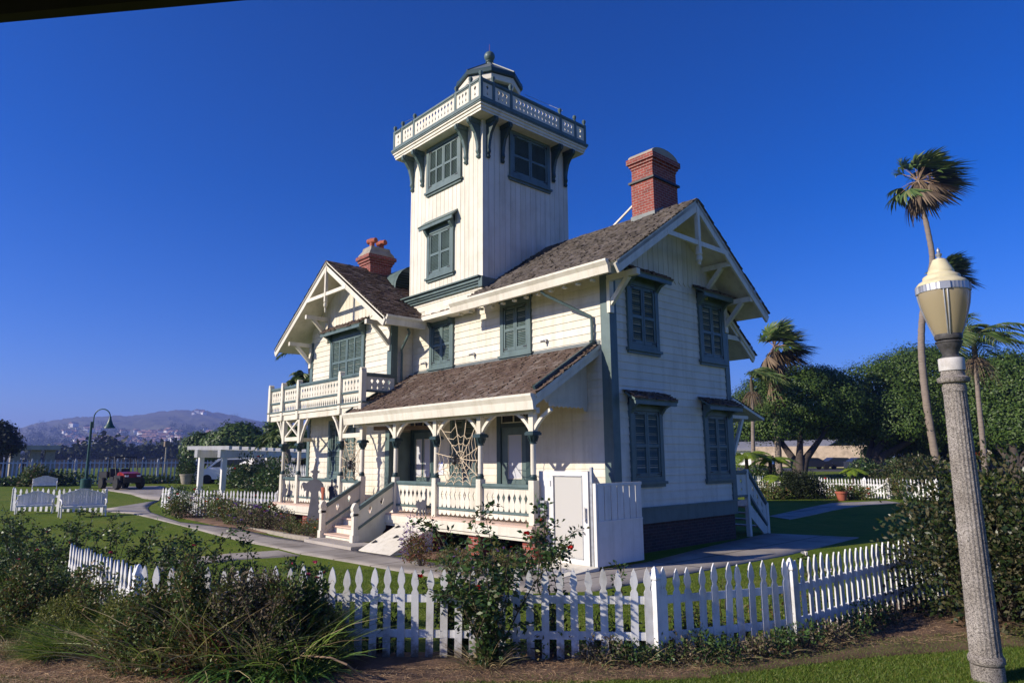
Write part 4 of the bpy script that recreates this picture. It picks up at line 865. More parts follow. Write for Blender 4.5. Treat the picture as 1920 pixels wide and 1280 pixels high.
cutout('hat_figure_cutout', 'small grey silhouette in a tall hat at the far left porch railing', 'cut-out', fig, (-13.55, -2.15, .83), (1, 0, 0), s=.9)
fig2 = [(-.2, 0), (.15, 0), (.2, .3), (.34, .42), (.26, .5), (.16, .46), (.12, .6), (.3, .75), (.28, .8), (.08, .72), (.03, .8), (.05, .92), (-.02, .98), (-.08, .92), (-.06, .8), (-.14, .7), (-.24, .74), (-.28, .6), (-.18, .5)]
cutout('small_witch_cutout', 'small grey silhouette leaning on the porch railing behind the large witch', 'cut-out', fig2, (-9.98, -2.14, .83), (1, 0, 0), s=.9)
br = thing('garden_broom', 'dark broom with rusty bristles leaning against the left stair newel', 'broom', (-8.9, -2.95, .1)); b = MB(); b.tube([(-9.05, -2.85, .15), (-8.55, -3.2, 1.15)], .014, 6); part('handle', b, 'wood', br)
b = MB(); b.lathe([(.02, 0), (.05, .06), (.09, .34), (.1, .4)], (0, 0, 0), 10); b.v = [(-8.55 + x + z * .1, -3.2 + y * .4 - z * .05, 1.12 + z) for x, y, z in b.v]; part('bristles', b, 'terra', br)
b = MB(); b.box((-7.1, -.045, 1.84), (-6.8, -.035, 2.24)); o = b.build('paper_notice', M['paper']); tag(o, 'white paper notice pinned to the cream wall behind the wide web', 'notice')
b = MB(); b.box((-7.08, -.049, 2.17), (-6.82, -.046, 2.22))
for i in range(9): b.box((-7.07, -.049, 2.13 - i * .03), (-7.07 + .2 * (.6 + .4 * ((i * 7) % 5) / 4), -.046, 2.14 - i * .03))
o2 = b.build('printed_lines', M['ink'], o)
# ================================================================== ground, paths
def structure(o): o['kind'] = 'structure'; return o
def axis(lo, hi, dlo, dhi, step, f=1.35):
    a = list(np.arange(dlo, dhi + .1, step)); s = step; v = dlo
    while v > lo: s *= f; v -= s; a.insert(0, v)
    s = step; v = a[-1]
    while v < hi: s *= f; v += s; a.append(v)
    return a
xs = axis(-4000, 2500, -84, 24, 1.5); ys = axis(-2500, 4000, -24, 70, 1.5)
V = [(x, y, g(x, y)) for y in ys for x in xs]; nx = len(xs)
F = [(j * nx + i, j * nx + i + 1, (j + 1) * nx + i + 1, (j + 1) * nx + i) for j in range(len(ys) - 1) for i in range(nx - 1)]
structure(np_mesh('ground', V, F, M['lawn'], None, True))
def strip(name, A, B, mat, lift=.02, sub=6, edge=.05):
    def dense(L):
        out = []
        for p, q in zip(L, L[1:]): out += [Vector(p).lerp(Vector(q), i / sub) for i in range(sub)]
        return out + [Vector(L[-1])]
    A = dense(A); B = dense(B); V = []; F = []; W = 5
    for a, c in zip(A, B):
        row = [a.lerp(c, k / (W - 1)) for k in range(W)]
        V.append((row[0].x, row[0].y, g(row[0].x, row[0].y) + lift - edge))
        V += [(p.x, p.y, g(p.x, p.y) + lift) for p in row]
        V.append((row[-1].x, row[-1].y, g(row[-1].x, row[-1].y) + lift - edge))
    m_ = W + 2; F = [(i * m_ + k, i * m_ + k + 1, (i + 1) * m_ + k + 1, (i + 1) * m_ + k) for i in range(len(A) - 1) for k in range(m_ - 1)]
    o = np_mesh(name, V, F, mat); return structure(o)
zz = lambda L: [at(x / 3.556, y / 3.556 + 740) for x, y in L]
pp = lambda L: [at(x, y) for x, y in L]
# concrete with joints
m, nt, n, l, b = new_mat('path_concrete')
t1 = noise(nt, .8, 6, .6); t2 = noise(nt, 60, 3, .6); r1 = ramp(nt, [(.17, .145, .115), (.30, .268, .226), (.38, .34, .29)], [.30, .5, .72]); l.new(t1.outputs['Fac'], r1.inputs[0])
gp = n.new('ShaderNodeNewGeometry'); bk = n.new('ShaderNodeTexBrick'); bk.offset = 0; bk.inputs['Scale'].default_value = 1; bk.inputs['Brick Width'].default_value = 1.5; bk.inputs['Row Height'].default_value = 50; bk.inputs['Mortar Size'].default_value = .03
bk.inputs['Color1'].default_value = bk.inputs['Color2'].default_value = (1, 1, 1, 1); bk.inputs['Mortar'].default_value = (.35, .32, .3, 1); l.new(gp.outputs['Position'], bk.inputs['Vector'])
mx = n.new('ShaderNodeMix'); mx.data_type = 'RGBA'; mx.blend_type = 'MULTIPLY'; mx.inputs[0].default_value = 1; l.new(r1.outputs[0], mx.inputs[6]); l.new(bk.outputs[0], mx.inputs[7]); l.new(mx.outputs[2], b.inputs['Base Color'])
b.inputs['Roughness'].default_value = .9; bump(nt, t2.outputs['Fac'], b, .004, .6); M['pathc'] = m
Am = zz([(705, 760), (705, 780), (880, 792), (1000, 820), (1200, 870), (1500, 950), (1860, 1025)]) + pp([(560, 1038), (660, 1055), (780, 1077), (900, 1095), (1000, 1112), (1117, 1108), (1240, 1085), (1330, 1068), (1480, 1040), (1610, 1008)])
Bm = zz([(1065, 703), (1000, 735), (985, 755), (1000, 782), (1200, 850), (1590, 892), (1840, 950)]) + pp([(600, 1018), (675, 1034), (757, 1046), (850, 1062), (985, 1070), (1055, 1080), (1117, 1070), (1212, 1055), (1330, 1025), (1440, 1000), (1560, 985)])
strip('path', Am, Bm, M['pathc'])
strip('driveway', zz([(680, 632), (870, 662), (960, 692), (1060, 703)]), zz([(700, 612), (900, 610), (1065, 608), (1100, 612)]), M['pathc'], .018)
strip('path', pp([(522, 1032), (430, 1038), (360, 1046), (290, 1054)]), pp([(562, 1042), (450, 1049), (380, 1058), (300, 1072)]), M['pathc'], .015)
strip('path', pp([(1440, 968), (1500, 955), (1560, 943), (1660, 939)]), pp([(1480, 974), (1560, 957), (1620, 947), (1690, 943)]), M['pathc'], .02)
strip('soil_bed', [Vector(v) for v in ((-4.2, -11.3, 0), (1.4, -11.2, 0), (3.4, -9.4, 0), (6.2, -6.6, 0), (7.2, -4.4, 0), (8.4, -2.4, 0), (9.5, -1, 0))], [Vector(v) for v in ((-4.2, -10.2, 0), (.9, -10.2, 0), (2.8, -8.7, 0), (5.3, -6, 0), (6.1, -4.3, 0), (6.2, -2.2, 0), (6.4, -.5, 0))], M['soil'], .02)
strip('soil_bed', [Vector(v) for v in ((-5, -13.5, 0), (-1, -12.4, 0), (1.7, -11.55, 0), (3.9, -9.2, 0), (6.4, -6.3, 0))], [Vector(v) for v in ((-5, -10.9, 0), (-1, -10.9, 0), (1.4, -10.9, 0), (3.4, -9.1, 0), (6.0, -6.2, 0))], M['soil'], .024)
strip('soil_bed', [Vector(v) for v in ((-14.6, -3.55, 0), (-8.4, -3.55, 0))], [Vector(v) for v in ((-14.6, -1.0, 0), (-8.4, -1.0, 0))], M['soil'], .02)
strip('soil_bed', [Vector(v) for v in ((-4.0, -3.35, 0), (-.9, -3.0, 0))], [Vector(v) for v in ((-4.0, -.2, 0), (-.9, -.2, 0))], M['soil'], .02)
strip('soil_bed', pp([(318, 966), (420, 988), (500, 1000)]), pp([(330, 945), (420, 955), (520, 968)]), M['soil'], .02)
for (x0, y0, x1, y1) in ((-13.9, -3.68, -10.1, -3.62), (-10.0, -3.66, -8.4, -3.60)):
    b = MB(); b.bar((x0, y0, .05), (x1, y1, .05), .12, .14); structure(b.build('kerb', M['cap']))
# ================================================================== picket fences
def picket_poly(h, wd):
    a = wd / 2; return [(-a, 0), (a, 0), (a, h * .73), (a * .58, h * .765), (a * .62, h * .785), (a * 1.02, h * .83), (a * .98, h * .87), (a * .55, h * .95), (0, h), (-a * .55, h * .95), (-a * .98, h * .87), (-a * 1.02, h * .83), (-a * .62, h * .785), (-a * .58, h * .765), (-a, h * .73)]
def post_mb(p, h, wd=.098):
    b = MB(); x, y, z = p; a = wd / 2
    b.box((x - a, y - a, z - .1), (x + a, y + a, z + h * .84)); b.lathe([(a * 1.2, h * .84), (a * 1.2, h * .855), (a * 1.62, h * .87), (a * 1.62, h * .89), (a * 1.1, h * .93), (a * .6, h * .98), (.008, h * 1.0)], (x, y, z), 4, PI / 4); return b
def fence_run(root, pts, h, sp, wd=.086, t=.02, individual=False, posts=None, mat='fence', rails=(.27, .66), flip=1, post_h=1.05):
    proto = None; mb = MB(); rl = MB(); cnt = 0
    for si, (p, q) in enumerate(zip(pts, pts[1:])):
        p, q = Vector((p[0], p[1], 0)), Vector((q[0], q[1], 0)); d = (q - p); L = d.length; d.normalize(); nr = Vector((d.y, -d.x, 0)) * flip
        n = max(1, int(round(L / sp))); s = L / n
        for i in range(n):
            c = p + d * ((i + .5) * s); gz = g(c.x, c.y); lean = random.gauss(0, .014); hh = h * random.uniform(.975, 1.02)
            if individual:
                if proto is None: b = MB(); b.prism(picket_poly(1, wd), lambda u, v: (u, 0, v), (0, t, 0)); proto = b.build('picket', M[mat]); o = proto
                else: o = proto.copy(); COL.objects.link(o)
                a = math.atan2(d.y, d.x); o.parent = root
                o.matrix_parent_inverse = root.matrix_basis.inverted()
                o.matrix_basis = Matrix.Translation(c + nr * .03 + Vector((0, 0, gz + .01))) @ Matrix.Rotation(a + random.uniform(-.02, .02), 4, 'Z') @ Matrix.Rotation(lean, 4, 'Y') @ Matrix.Diagonal((1, 1, hh, 1))
            else: mb.prism(picket_poly(hh, wd), lambda u, v: c + nr * .03 + d * (u + lean * v) + Vector((0, 0, gz + v)), nr * t)
        for r in rails:
            k = max(1, int(L / 3))
            for j in range(k):
                a, c = p + d * (L * j / k), p + d * (L * (j + 1) / k); rl.bar(a + Vector((0, 0, g(a.x, a.y) + h * r)), c + Vector((0, 0, g(c.x, c.y) + h * r)), .035, .085)
    if not individual: mb.build('pickets', M[mat], root)
    rl.build('rail', M[mat], root)
    for p in (posts if posts is not None else pts): post_mb((p[0], p[1], g(p[0], p[1])), h * post_h).build('fence_post', M[mat], root)
FV = [(-2.45, -10.64), (1.0, -10.52), (5.65, -6.2), (6.42, -4.42), (6.52, -2.2), (6.75, .4)]
nf = thing('picket_fence', 'weathered white picket fence along the foreground flower bed', 'fence', (5.65, -6.2, 0))
fence_run(nf, [(x, y, 0) for x, y in FV], 1.02, .172, .088, individual=True, posts=[(x, y) for x, y in FV[1:4]] + [(2.9, -8.82)][:0], post_h=1.03)
def simple_fence(label, A, B, pyA, spx=.17, rails=(.27, .66), posts=None, h=None, flip=1, wd=.08, mat='fence'):
    A = Vector(A); B = Vector(B); t = thing('picket_fence', label, 'fence', A); h = h or (h_at(*pyA[:2], Vector(pyA[2])) - g(pyA[2][0], pyA[2][1]))
    L = (B - A).length; k = posts or max(2, int(L / 2.4) + 1)
    fence_run(t, [A, B], h, spx, wd, posts=[A.lerp(B, i / (k - 1)) for i in range(k)], rails=rails, flip=flip, mat=mat); return t
p = at(196, 960); simple_fence('short white picket fence behind the garden benches', at(22, 957), p, (196, 917, p), .25, wd=.105, h=h_at(196, 917, p) - p.z)
A_ = at(-30, 909); B_ = at(505, 903); simple_fence('tall grey-white picket fence across the back of the left lawn', A_, B_, (250, 861, at(250, 906)), .27, wd=.10, rails=(.12, .86), mat='shadedfence')
B_ = at(519, 972); simple_fence('sunlit white picket fence behind the flower border left of the porch', at_d(374, 30.5), B_, (519, 921, B_), .155)
B_ = at(319, 949); simple_fence('shaded white picket fence between the garden gate and the pergola', B_, at_d(371, 31), (319, 913, B_), .26, wd=.1)
t = thing('garden_gate', 'sunlit white picket gate standing open beside the curved path', 'gate', at(310, 951)); A_ = at(302, 950); B_ = at(318, 951)
fence_run(t, [A_, B_], h_at(310, 914, at(310, 951)) - at(310, 951).z, .2, .1, posts=[B_])
B_ = at(1622, 932); simple_fence('low white picket fence in front of the round hedge on the right lawn', at(1405, 918), B_, (1622, 905, B_), .21, h=.95)
p = at(1668, 934); simple_fence('white fence piece right of the back gate, half hidden by the dark hedge', at(1672, 934), at(1760, 938), (p.x, 0, 0), .19, h=1.0)
t = thing('garden_gate', 'white picket gate with a diagonal brace at the back of the right lawn', 'gate', at(1645, 934)); fence_run(t, [at(1624, 932), at(1668, 935)], 1.0, .19, posts=[at(1624, 932), at(1668, 935)]); q1, q2 = at(1626, 932), at(1666, 935); b = MB(); b.bar(q1 + Vector((0, -.08, .15)), q2 + Vector((0, -.08, .8)), .03, .1); b.build('diagonal_brace', M['fence'], t)
p = at(545, 905); simple_fence('white picket fence seen through the left porch posts', at_d(535, 40), at_d(600, 36), (545, 868, at_d(545, 40)), .17)
# ================================================================== benches
def bench():
    t = thing('garden_bench', 'white ornate garden bench', 'bench', (0, 0, 0)); W = .8
    b = MB(); 
    for i in range(5): b.box((-W, -.28 + i * .11, .42), (W, -.19 + i * .11, .445))
    b.box((-W, -.29, .36), (W, -.26, .42)); b.build('seat', M['white'], t)
    b = MB(); n_ = 17; top = lambda u: .86 + .2 * max(0, math.cos(u / W * PI / 2)) ** .8 + (.05 if abs(u) < .25 else 0)
    for i in range(n_):
        u = -W + .06 + i * (2 * W - .12) / (n_ - 1); b.box((u - .042, .27, .47), (u + .042, .29, top(u)))
    us = [-W + i * 2 * W / 24 for i in range(25)]
    for a, c in zip(us, us[1:]): b.bar((a, .28, top(a)), (c, .28, top(c)), .05, .07)
    b.box((-W, .262, .44), (W, .298, .5)); b.build('backrest', M['white'], t)
    for s in (-1, 1):
        b = MB(); pts = [(s * W, .28, .72), (s * W, .1, .70), (s * W, -.15, .68), (s * W, -.3, .64), (s * W, -.36, .56), (s * W, -.30, .5), (s * W, -.26, .55)]; b.tube(pts, .032, 8); b.build('armrest', M['white'], t, 40)
        for y, top_ in ((-.27, .64), (.28, .95)):
            b = MB(); b.tube([(s * W, y, top_), (s * W, y, .3), (s * W, y + (.06 if y > 0 else -.05), .0)], [.03, .032, .028], 8); b.build('leg', M['white'], t, 40)
    return t
bp = bench(); face = lambda p, off=0: math.atan2(CAM[1] - p.y, CAM[0] - p.x) + PI / 2 + off
for i, (px, py, s, off, lb) in enumerate(((154, 968, .92, .15, 'white garden bench with arms on the lawn, nearest the curved path'), (64, 962, .76, -.1, 'white arched-back bench at the far left of the short picket fence'), (83, 919, .76, 0., 'white arched-back bench standing behind the short picket fence'))):
    p = at(px, py)
    if i == 0: o = bp; o.matrix_basis = Matrix.Translation(p) @ Matrix.Rotation(face(p, off), 4, 'Z') @ Matrix.Scale(s, 4); o['label'] = lb; o['group'] = 'white garden benches'
    else: dup(bp, p, face(p, off), lb, s, 'white garden benches')
# ================================================================== green lamp post, utility buggy
p = at(160, 915); t = thing('street_lamp', 'dark green gooseneck lamp post on the left lawn', 'street lamp', p); z0 = p.z; ht = h_at(160, 790, p) - z0
rv = Vector((CAM_R[0][0], CAM_R[1][0], 0)).normalized()
b = MB(); b.lathe([(.10, 0), (.085, ht * .5), (.07, ht)], p, 12); b.build('lamp_pole', M['lampgreen'], t, 40)
b = MB(); b.lathe([(.32, -.1), (.32, .55), (.26, .6)], p, 16); b.build('lamp_base', M['lampgreen'], t, 40)
R_ = 26 / 1280 * (p - Vector(CAM)).length / 2; q0 = p + Vector((0, 0, ht - .4)) + rv * .12; tz = h_at(172, 782, p)
b = MB(); arc = [q0, Vector((q0.x, q0.y, tz))] + [Vector((q0.x, q0.y, tz)) + rv * (R_ - R_ * math.cos(a)) + Vector((0, 0, R_ * math.sin(a))) for a in [PI * k / 10 for k in range(1, 11)]]; b.tube(arc, .035, 8); b.build('gooseneck', M['lampgreen'], t, 60)
e = arc[-1]; b = MB(); b.lathe([(.06, .05), (.09, -.15), (.16, -.35), (.22, -.5), (.34, -.66), (.35, -.70), (.02, -.68)], e, 16); b.build('lamp_shade', M['lampgreen'], t, 40)
def buggy():
    p = at(226, 916); a = math.atan2(CAM[1] - p.y, CAM[0] - p.x) + .42
    t = thing('utility_buggy', 'red and black utility buggy with roll cage parked on the driveway', 'utility vehicle', (0, 0, 0))
    b = MB(); b.prism([(.25, .42), (1.35, .42), (1.42, .7), (1.3, .92), (.75, 1.02), (.55, .95), (.3, .62)], lambda u, v: (u, -.48, v), (0, .96, 0)); b.build('hood', M['red'], t)
    for s in (-1, 1): b = MB(); b.box((1.31, s * .34 - .1, .72), (1.43, s * .34 + .1, .82)); b.build('headlight', M['carwhite'], t)
    b = MB(); b.box((-1.3, -.62, .38), (1.2, .62, .52)); b.box((1.2, -.5, .4), (1.46, .5, .62)); b.box((1.28, -.5, .38), (1.47, .5, .68)); b.box((.5, -.66, .52), (1.3, -.49, .8)); b.box((.5, .49, .52), (1.3, .66, .8)); b.build('chassis', M['black'], t)
    b = MB(); b.box((-1.45, -.7, .68), (-.35, .7, .74)); 
    for q in (((-1.45, -.7, .74), (-1.40, .7, 1.02)), ((-.4, -.7, .74), (-.35, .7, 1.02)), ((-1.45, -.7, .741), (-.35, -.65, 1.02)), ((-1.45, .65, .741), (-.35, .7, 1.02))): b.box(*q)
    b.build('cargo_bed', M['black'], t)
    for s in (-1, 1): b = MB(); b.box((-.3, s * .32 - .25, .52), (.2, s * .32 + .25, .72)); b.prism([(-.32, .72), (-.18, .72), (-.26, 1.2), (-.36, 1.2)], lambda u, v: (u, s * .32 - .25, v), (0, .5, 0)); b.build('seat', M['black'], t)
    b = MB()
    for s in (-1, 1): b.tube([(.8, s * .62, .6), (.55, s * .62, 1.25), (.3, s * .6, 1.88), (-.4, s * .6, 1.88), (-.42, s * .62, .6)], .035, 8)
    for x in (.3, -.4): b.tube([(x, -.6, 1.88), (x, .6, 1.88)], .035, 8)
    b.build('roll_cage', M['black'], t, 40)
    for x in (-.92, 1.0):
        for s in (-1, 1):
            b = MB(); b.lathe([(.16, -.13), (.31, -.13), (.34, -.08), (.34, .08), (.31, .13), (.16, .13)], (0, 0, 0), 20); b.v = [(x + u, s * .66 + w_, .34 + v) for u, v, w_ in b.v]; wv = b.build('wheel', M['rubber'], t, 40)
            b = MB(); b.lathe([(.16, -.1), (.05, -.05), (.05, .05), (.16, .1)], (0, 0, 0), 12); b.v = [(x + u, s * .66 + w_, .34 + v) for u, v, w_ in b.v]; b.build('rim', M['galv'], wv, 40)
    t.matrix_basis = Matrix.Translation(p) @ Matrix.Rotation(a, 4, 'Z') @ Matrix.Scale(1.05, 4)
buggy()
# ================================================================== pergola, shed, kiosk, cars
def car(label, p, yaw, paint, van=False, s=1.):
    t = thing('parked_car', label, 'car', (0, 0, 0)); h = 1.85 if van else 1.45
    body = [(-2.2, .3), (2.2, .3), (2.25, .65), (2.1, .88), (1.35, .98), (-2.2, 1.02)] if not van else [(-2.3, .3), (2.2, .3), (2.3, .7), (2.1, .95), (1.5, 1.08), (-2.3, 1.1)]
    cab = [(-2.05, 1.0), (1.3, .97), (.55, h - .05), (-1.3, h)] if not van else [(-2.3, 1.09), (1.5, 1.07), (.7, h - .05), (-2.1, h)]
    b = MB(); b.prism(body, lambda u, v: (u, -.85, v), (0, 1.7, 0)); b.build('body', M[paint], t)
    b = MB(); b.prism(cab, lambda u, v: (u, -.76, v), (0, 1.52, 0)); b.build('cabin', M[paint], t)
    k = .86; cx = sum(q[0] for q in cab) / 4; cz = sum(q[1] for q in cab) / 4; win = [(cx + (u - cx) * k, cz + (v - cz) * .72) for u, v in cab]
    for y in (-.775, .765): b = MB(); b.prism(win, lambda u, v: (u, y, v), (0, .012, 0)); b.build('window', M['carglass'], t)
    b = MB(); f0, f1 = Vector((cab[1][0] + .02, 0, cab[1][1] + .06)), Vector((cab[2][0] + .05, 0, cab[2][1] - .03)); b.bar(f0, f1, 1.3, .03, (1, 0, 1)); b.build('windscreen', M['carglass'], t)
    for x in (-1.4, 1.4):
        for s_ in (-1, 1): b = MB(); b.lathe([(.1, -.1), (.31, -.1), (.33, 0), (.31, .1), (.1, .1)], (0, 0, 0), 18); b.v = [(x + u, s_ * .8 + w_, .33 + v) for u, v, w_ in b.v]; b.build('wheel', M['rubber'], t, 40)
    for s_ in (-1, 1): b = MB(); b.box((2.14, s_ * .6 - .16, .68), (2.27, s_ * .6 + .16, .82)); b.build('headlight', M['galv'], t)
    t.matrix_basis = Matrix.Translation(Vector(p)) @ Matrix.Rotation(yaw, 4, 'Z') @ Matrix.Scale(s, 4); return t
fw = math.atan2(CAM_R[1][0], CAM_R[0][0])          # image-right direction
p = at_d(432, 56); car('white van parked behind the pergola fence', p, fw + PI + .25, 'carwhite', True, 1.0)
for px, d, lb in ((1520, 92, 'dark car parked under the left big tree'), (1575, 95, 'dark car parked between the two big trees'), (1622, 90, 'dark car parked by the tan wall under the right big tree')): car(lb, at_d(px, d), fw + .1, 'cardark')
car('dark car parked far right beyond the lamp column', at_d(1888, 80), fw, 'cardark')
P0 = at_d(378, 43); dirp = (at_d(585, 62) - P0); dirp.z = 0; L = dirp.length; dirp.normalize(); zt = h_at(378, 857, P0); perp = Vector((dirp.y, -dirp.x, 0))
t = thing('white_pergola', 'white timber pergola left of the porch', 'pergola', P0); zb2 = h_at(378, 845, P0)
for j in range(3):
    for sd_ in (0, 1):
        q = P0 + dirp * (j * L / 2) + perp * 1.3 * sd_; b = MB(); b.box((q.x - .13, q.y - .13, g(q.x, q.y)), (q.x + .13, q.y + .13, zt)); b.build('post', M['white'], t)
for sd_ in (0, 1): b = MB(); b.bar(P0 - dirp * .7 + perp * 1.3 * sd_ + Vector((0, 0, zt + .2 - P0.z)), P0 + dirp * (L + .5) + perp * 1.3 * sd_ + Vector((0, 0, zt + .2 - P0.z)), .16, .42); b.build('beam', M['white'], t)
for j in range(16): c = P0 + dirp * (-.4 + j * L / 15); c.z = zt + .52; b = MB(); b.bar(c - perp * .55, c + perp * 1.8, .42, .2); b.build('rafter', M['white'], t)
q = at_d(520, 62); t = thing('grey_shed', 'low grey building with a plain sloping roof behind the pergola', 'shed', q); zr = h_at(520, 857, q); b = MB(); b.box((q.x - 5, q.y - 3, q.z - .5), (q.x + 5, q.y + 3, zr - 1.1)); b.build('wall', M['roofslate'], t)
b = MB(); slab(b, [(q.x - 5.4, q.y - 3.6, zr - 1.2), (q.x + 5.4, q.y - 3.6, zr - 1.2), (q.x + 5.4, q.y, zr), (q.x - 5.4, q.y, zr)], .1); slab(b, [(q.x - 5.4, q.y, zr), (q.x + 5.4, q.y, zr), (q.x + 5.4, q.y + 3.6, zr - 1.2), (q.x - 5.4, q.y + 3.6, zr - 1.2)], .1); b.build('roof', M['roofslate'], t)
q = at_d(478, 50); zt = h_at(478, 856, q); t = thing('garden_kiosk', 'small cream kiosk with a pointed roof behind the pergola fence', 'kiosk', q); b = MB(); b.box((q.x - .5, q.y - .5, q.z), (q.x + .5, q.y + .5, zt - .5)); b.build('wall', M['cream'], t); b = MB(); b.lathe([(.95, 0), (.95, .06), (.3, .38), (.02, .5)], (q.x, q.y, zt - .5), 4, PI / 4 + .3); b.build('roof', M['white'], t)
b = MB(); b.lathe([(.55, -.04), (.55, .04)], (0, 0, 0), 20); b.v = [(q.x + .55 + rv.x * u * 1. + .3, q.y + rv.y * u - .2, q.z + 1.4 + v * 1.2) if False else (q.x + .7 + u * rv.x, q.y + .3 + u * rv.y, zt - 1.1 + v) for u, v, w_ in b.v]; b.build('round_panel', M['cream'], t)
# ================================================================== concrete lamp column in the foreground
LP = Vector((8.41, -4.29, 0)); KR = .695
class LB(MB):
    def lathe(s, prof, *a, **k): return MB.lathe(s, [(r_ * KR, z_) for r_, z_ in prof], *a, **k)
t = thing('lamp_column', 'fluted concrete lamp column with a cream-topped glass lantern in the right foreground', 'street lamp', LP)
fl = lambda k, n_, z: 1 - .055 * (1 if (k % 4) in (1, 2) else 0)
b = LB(); b.lathe([(.22, -.2), (.22, .16)], LP, 32); b.build('plinth', M['aggregate'], t, 40)
b = LB(); b.lathe([(.222, .17), (.242, .19), (.242, .23), (.216, .26)], LP, 40); b.build('base_ring', M['aggregate'], t, 50)
b = LB(); zs = [(.214, .24), (.212, .30), (.198, 1.0), (.184, 1.7), (.172, 2.4), (.162, 2.96), (.164, 3.0)]
b.lathe(zs, LP, 80, 0, lambda k, n_, z: 1 if z < .28 or z > 2.98 else fl(k, n_, z)); b.build('fluted_shaft', M['aggregate'], t, 50)
b = LB(); b.lathe([(.172, 3.0), (.172, 3.06), (.16, 3.065), (.16, 3.09), (.21, 3.10), (.228, 3.12), (.228, 3.15), (.19, 3.165), (.17, 3.175), (.165, 3.23)], LP, 40, 0); b.build('capital', M['aggregate'], t, 40)
b = LB(); b.lathe([(.182, 3.232), (.184, 3.24), (.184, 3.365), (.178, 3.372)], LP, 40); b.build('white_collar', surf('weathered_white_paint', (.56, .54, .50), .6, .2, 6, tint=(.36, .33, .29), streak=.3), t, 40)
b = LB(); b.lathe([(.135, 3.372), (.135, 3.385), (.115, 3.40), (.115, 3.43), (.14, 3.47), (.175, 3.52), (.18, 3.545), (.195, 3.55), (.195, 3.565), (.15, 3.575), (.12, 3.60)], LP, 28); b.build('lamp_socket', M['socket'], t, 40)
b = LB(); gl_ = [(.155, 3.60), (.185, 3.64), (.235, 3.74), (.29, 3.86), (.335, 3.98), (.358, 4.08), (.362, 4.13)]; b.lathe(gl_, LP, 36); b.f = b.f[:-2]; b.build('lamp_globe', M['globe'], t, 60)
b = LB(); b.lathe([(.19, 3.585), (.20, 3.61), (.19, 3.645), (.16, 3.648)], LP, 28)
b.build('globe_ring', M['socket'], t, 50)
fa = math.atan2(CAM[1] - LP.y, CAM[0] - LP.x)
b = LB()
for k in range(4):
    for dd in (-.07, .07):
        a = fa + .1 + dd + k * PI / 2; b.tube([(LP.x + (r_ * KR + .006) * math.cos(a), LP.y + (r_ * KR + .006) * math.sin(a), z_) for r_, z_ in gl_], .008, 6)
b.build('cage_rib', M['galv'], t, 50)
b = LB(); b.lathe([(.366, 4.125), (.374, 4.13), (.374, 4.205), (.366, 4.21)], LP, 72, 0, lambda k, n_, z: 1 - .012 * (k % 2)); b.build('rim_band', M['galv'], t)
b = LB()
for k in range(4):
    a = fa + .1 + k * PI / 2; c, s = math.cos(a), math.sin(a); b.bar((LP.x + .366 * KR * c, LP.y + .366 * KR * s, 4.167), (LP.x + .39 * KR * c, LP.y + .39 * KR * s, 4.167), .10, .085)
b.build('clasp', M['galv'], t)
b = LB(); b.lathe([(.37, 4.208), (.368, 4.225), (.34, 4.25), (.28, 4.275), (.272, 4.285), (.272, 4.31), (.262, 4.32), (.2, 4.345), (.192, 4.352), (.192, 4.375), (.18, 4.39), (.14, 4.45), (.11, 4.50), (.10, 4.515)], LP, 40); b.build('lamp_top', M['cream2'] if 'cream2' in M else surf('aged_cream_enamel', (.62, .55, .34), .5, .1, 9), t, 35)
b = LB(); b.lathe([(.06, 4.515), (.055, 4.53), (.03, 4.545), (.045, 4.565), (.05, 4.58), (.02, 4.60), (.03, 4.62), (.025, 4.635), (.005, 4.66)], LP, 12); b.build('lamp_finial', M['galv'], t, 40)
# ================================================================== roof edge overhead
ze = 4.1; A_ = Vector(atZ(0, 45, ze)); B_ = Vector(atZ(490, 0, ze)); d = (B_ - A_).normalized(); back = Vector((-CAM_R[0][2], -CAM_R[1][2], 0)) * -1; back = (back - d * back.dot(d)).normalized()
t = thing('pavilion_eave', 'dark brown pavilion eave overhanging the top left corner', 'roof eave', A_); A2, B2 = A_ - d * 2.2, B_ + d * 1.6
b = MB(); b.add([v + Vector((0, 0, .12)) for v in (A2 + back * .06, B2 + back * .06, B2 + back * 3.4, A2 + back * 3.4)] + [v + Vector((0, 0, .25)) for v in (A2 + back * .06, B2 + back * .06, B2 + back * 3.4, A2 + back * 3.4)], [(0, 1, 2, 3), (7, 6, 5, 4), (0, 4, 5, 1), (1, 5, 6, 2), (2, 6, 7, 3), (3, 7, 4, 0)]); b.build('roof_board', M['darkroof'], t)
b = MB(); b.bar(A2 + back * .03 + Vector((0, 0, .09)), B2 + back * .03 + Vector((0, 0, .09)), .05, .18); b.build('fascia', M['darkroof'], t)
# ================================================================== plant builders
def unit(a): return a / np.maximum(1e-9, np.linalg.norm(a, axis=-1, keepdims=True))
def rnd_dir(n): return unit(RNG.normal(size=(n, 3)))
def leaf_VF(P, D, N, L, W, fold=.15):
    S = unit(np.cross(D, N)); N = np.cross(S, D); L = L[:, None]; W = W[:, None]
    V = np.stack([P, P + D * L * .45 + S * W / 2 + N * W * fold, P + D * L - N * L * .08, P + D * L * .45 - S * W / 2 + N * W * fold], 1)
    n = len(P); return V.reshape(-1, 3), (np.arange(n) * 4)[:, None] + np.arange(4)[None]
def leaves(name, parent, mat, P, D, L, W, up=.6, fold=.15, N=None):
    n = len(P); N = unit(rnd_dir(n) * (1 - up) + np.array([0, 0, up]) + 1e-6) if N is None else N
    V, F = leaf_VF(np.asarray(P), unit(np.asarray(D)), N, np.broadcast_to(L, (n,)).copy(), np.broadcast_to(W, (n,)).copy(), fold)
    return np_mesh(name, V, F, M[mat], parent)
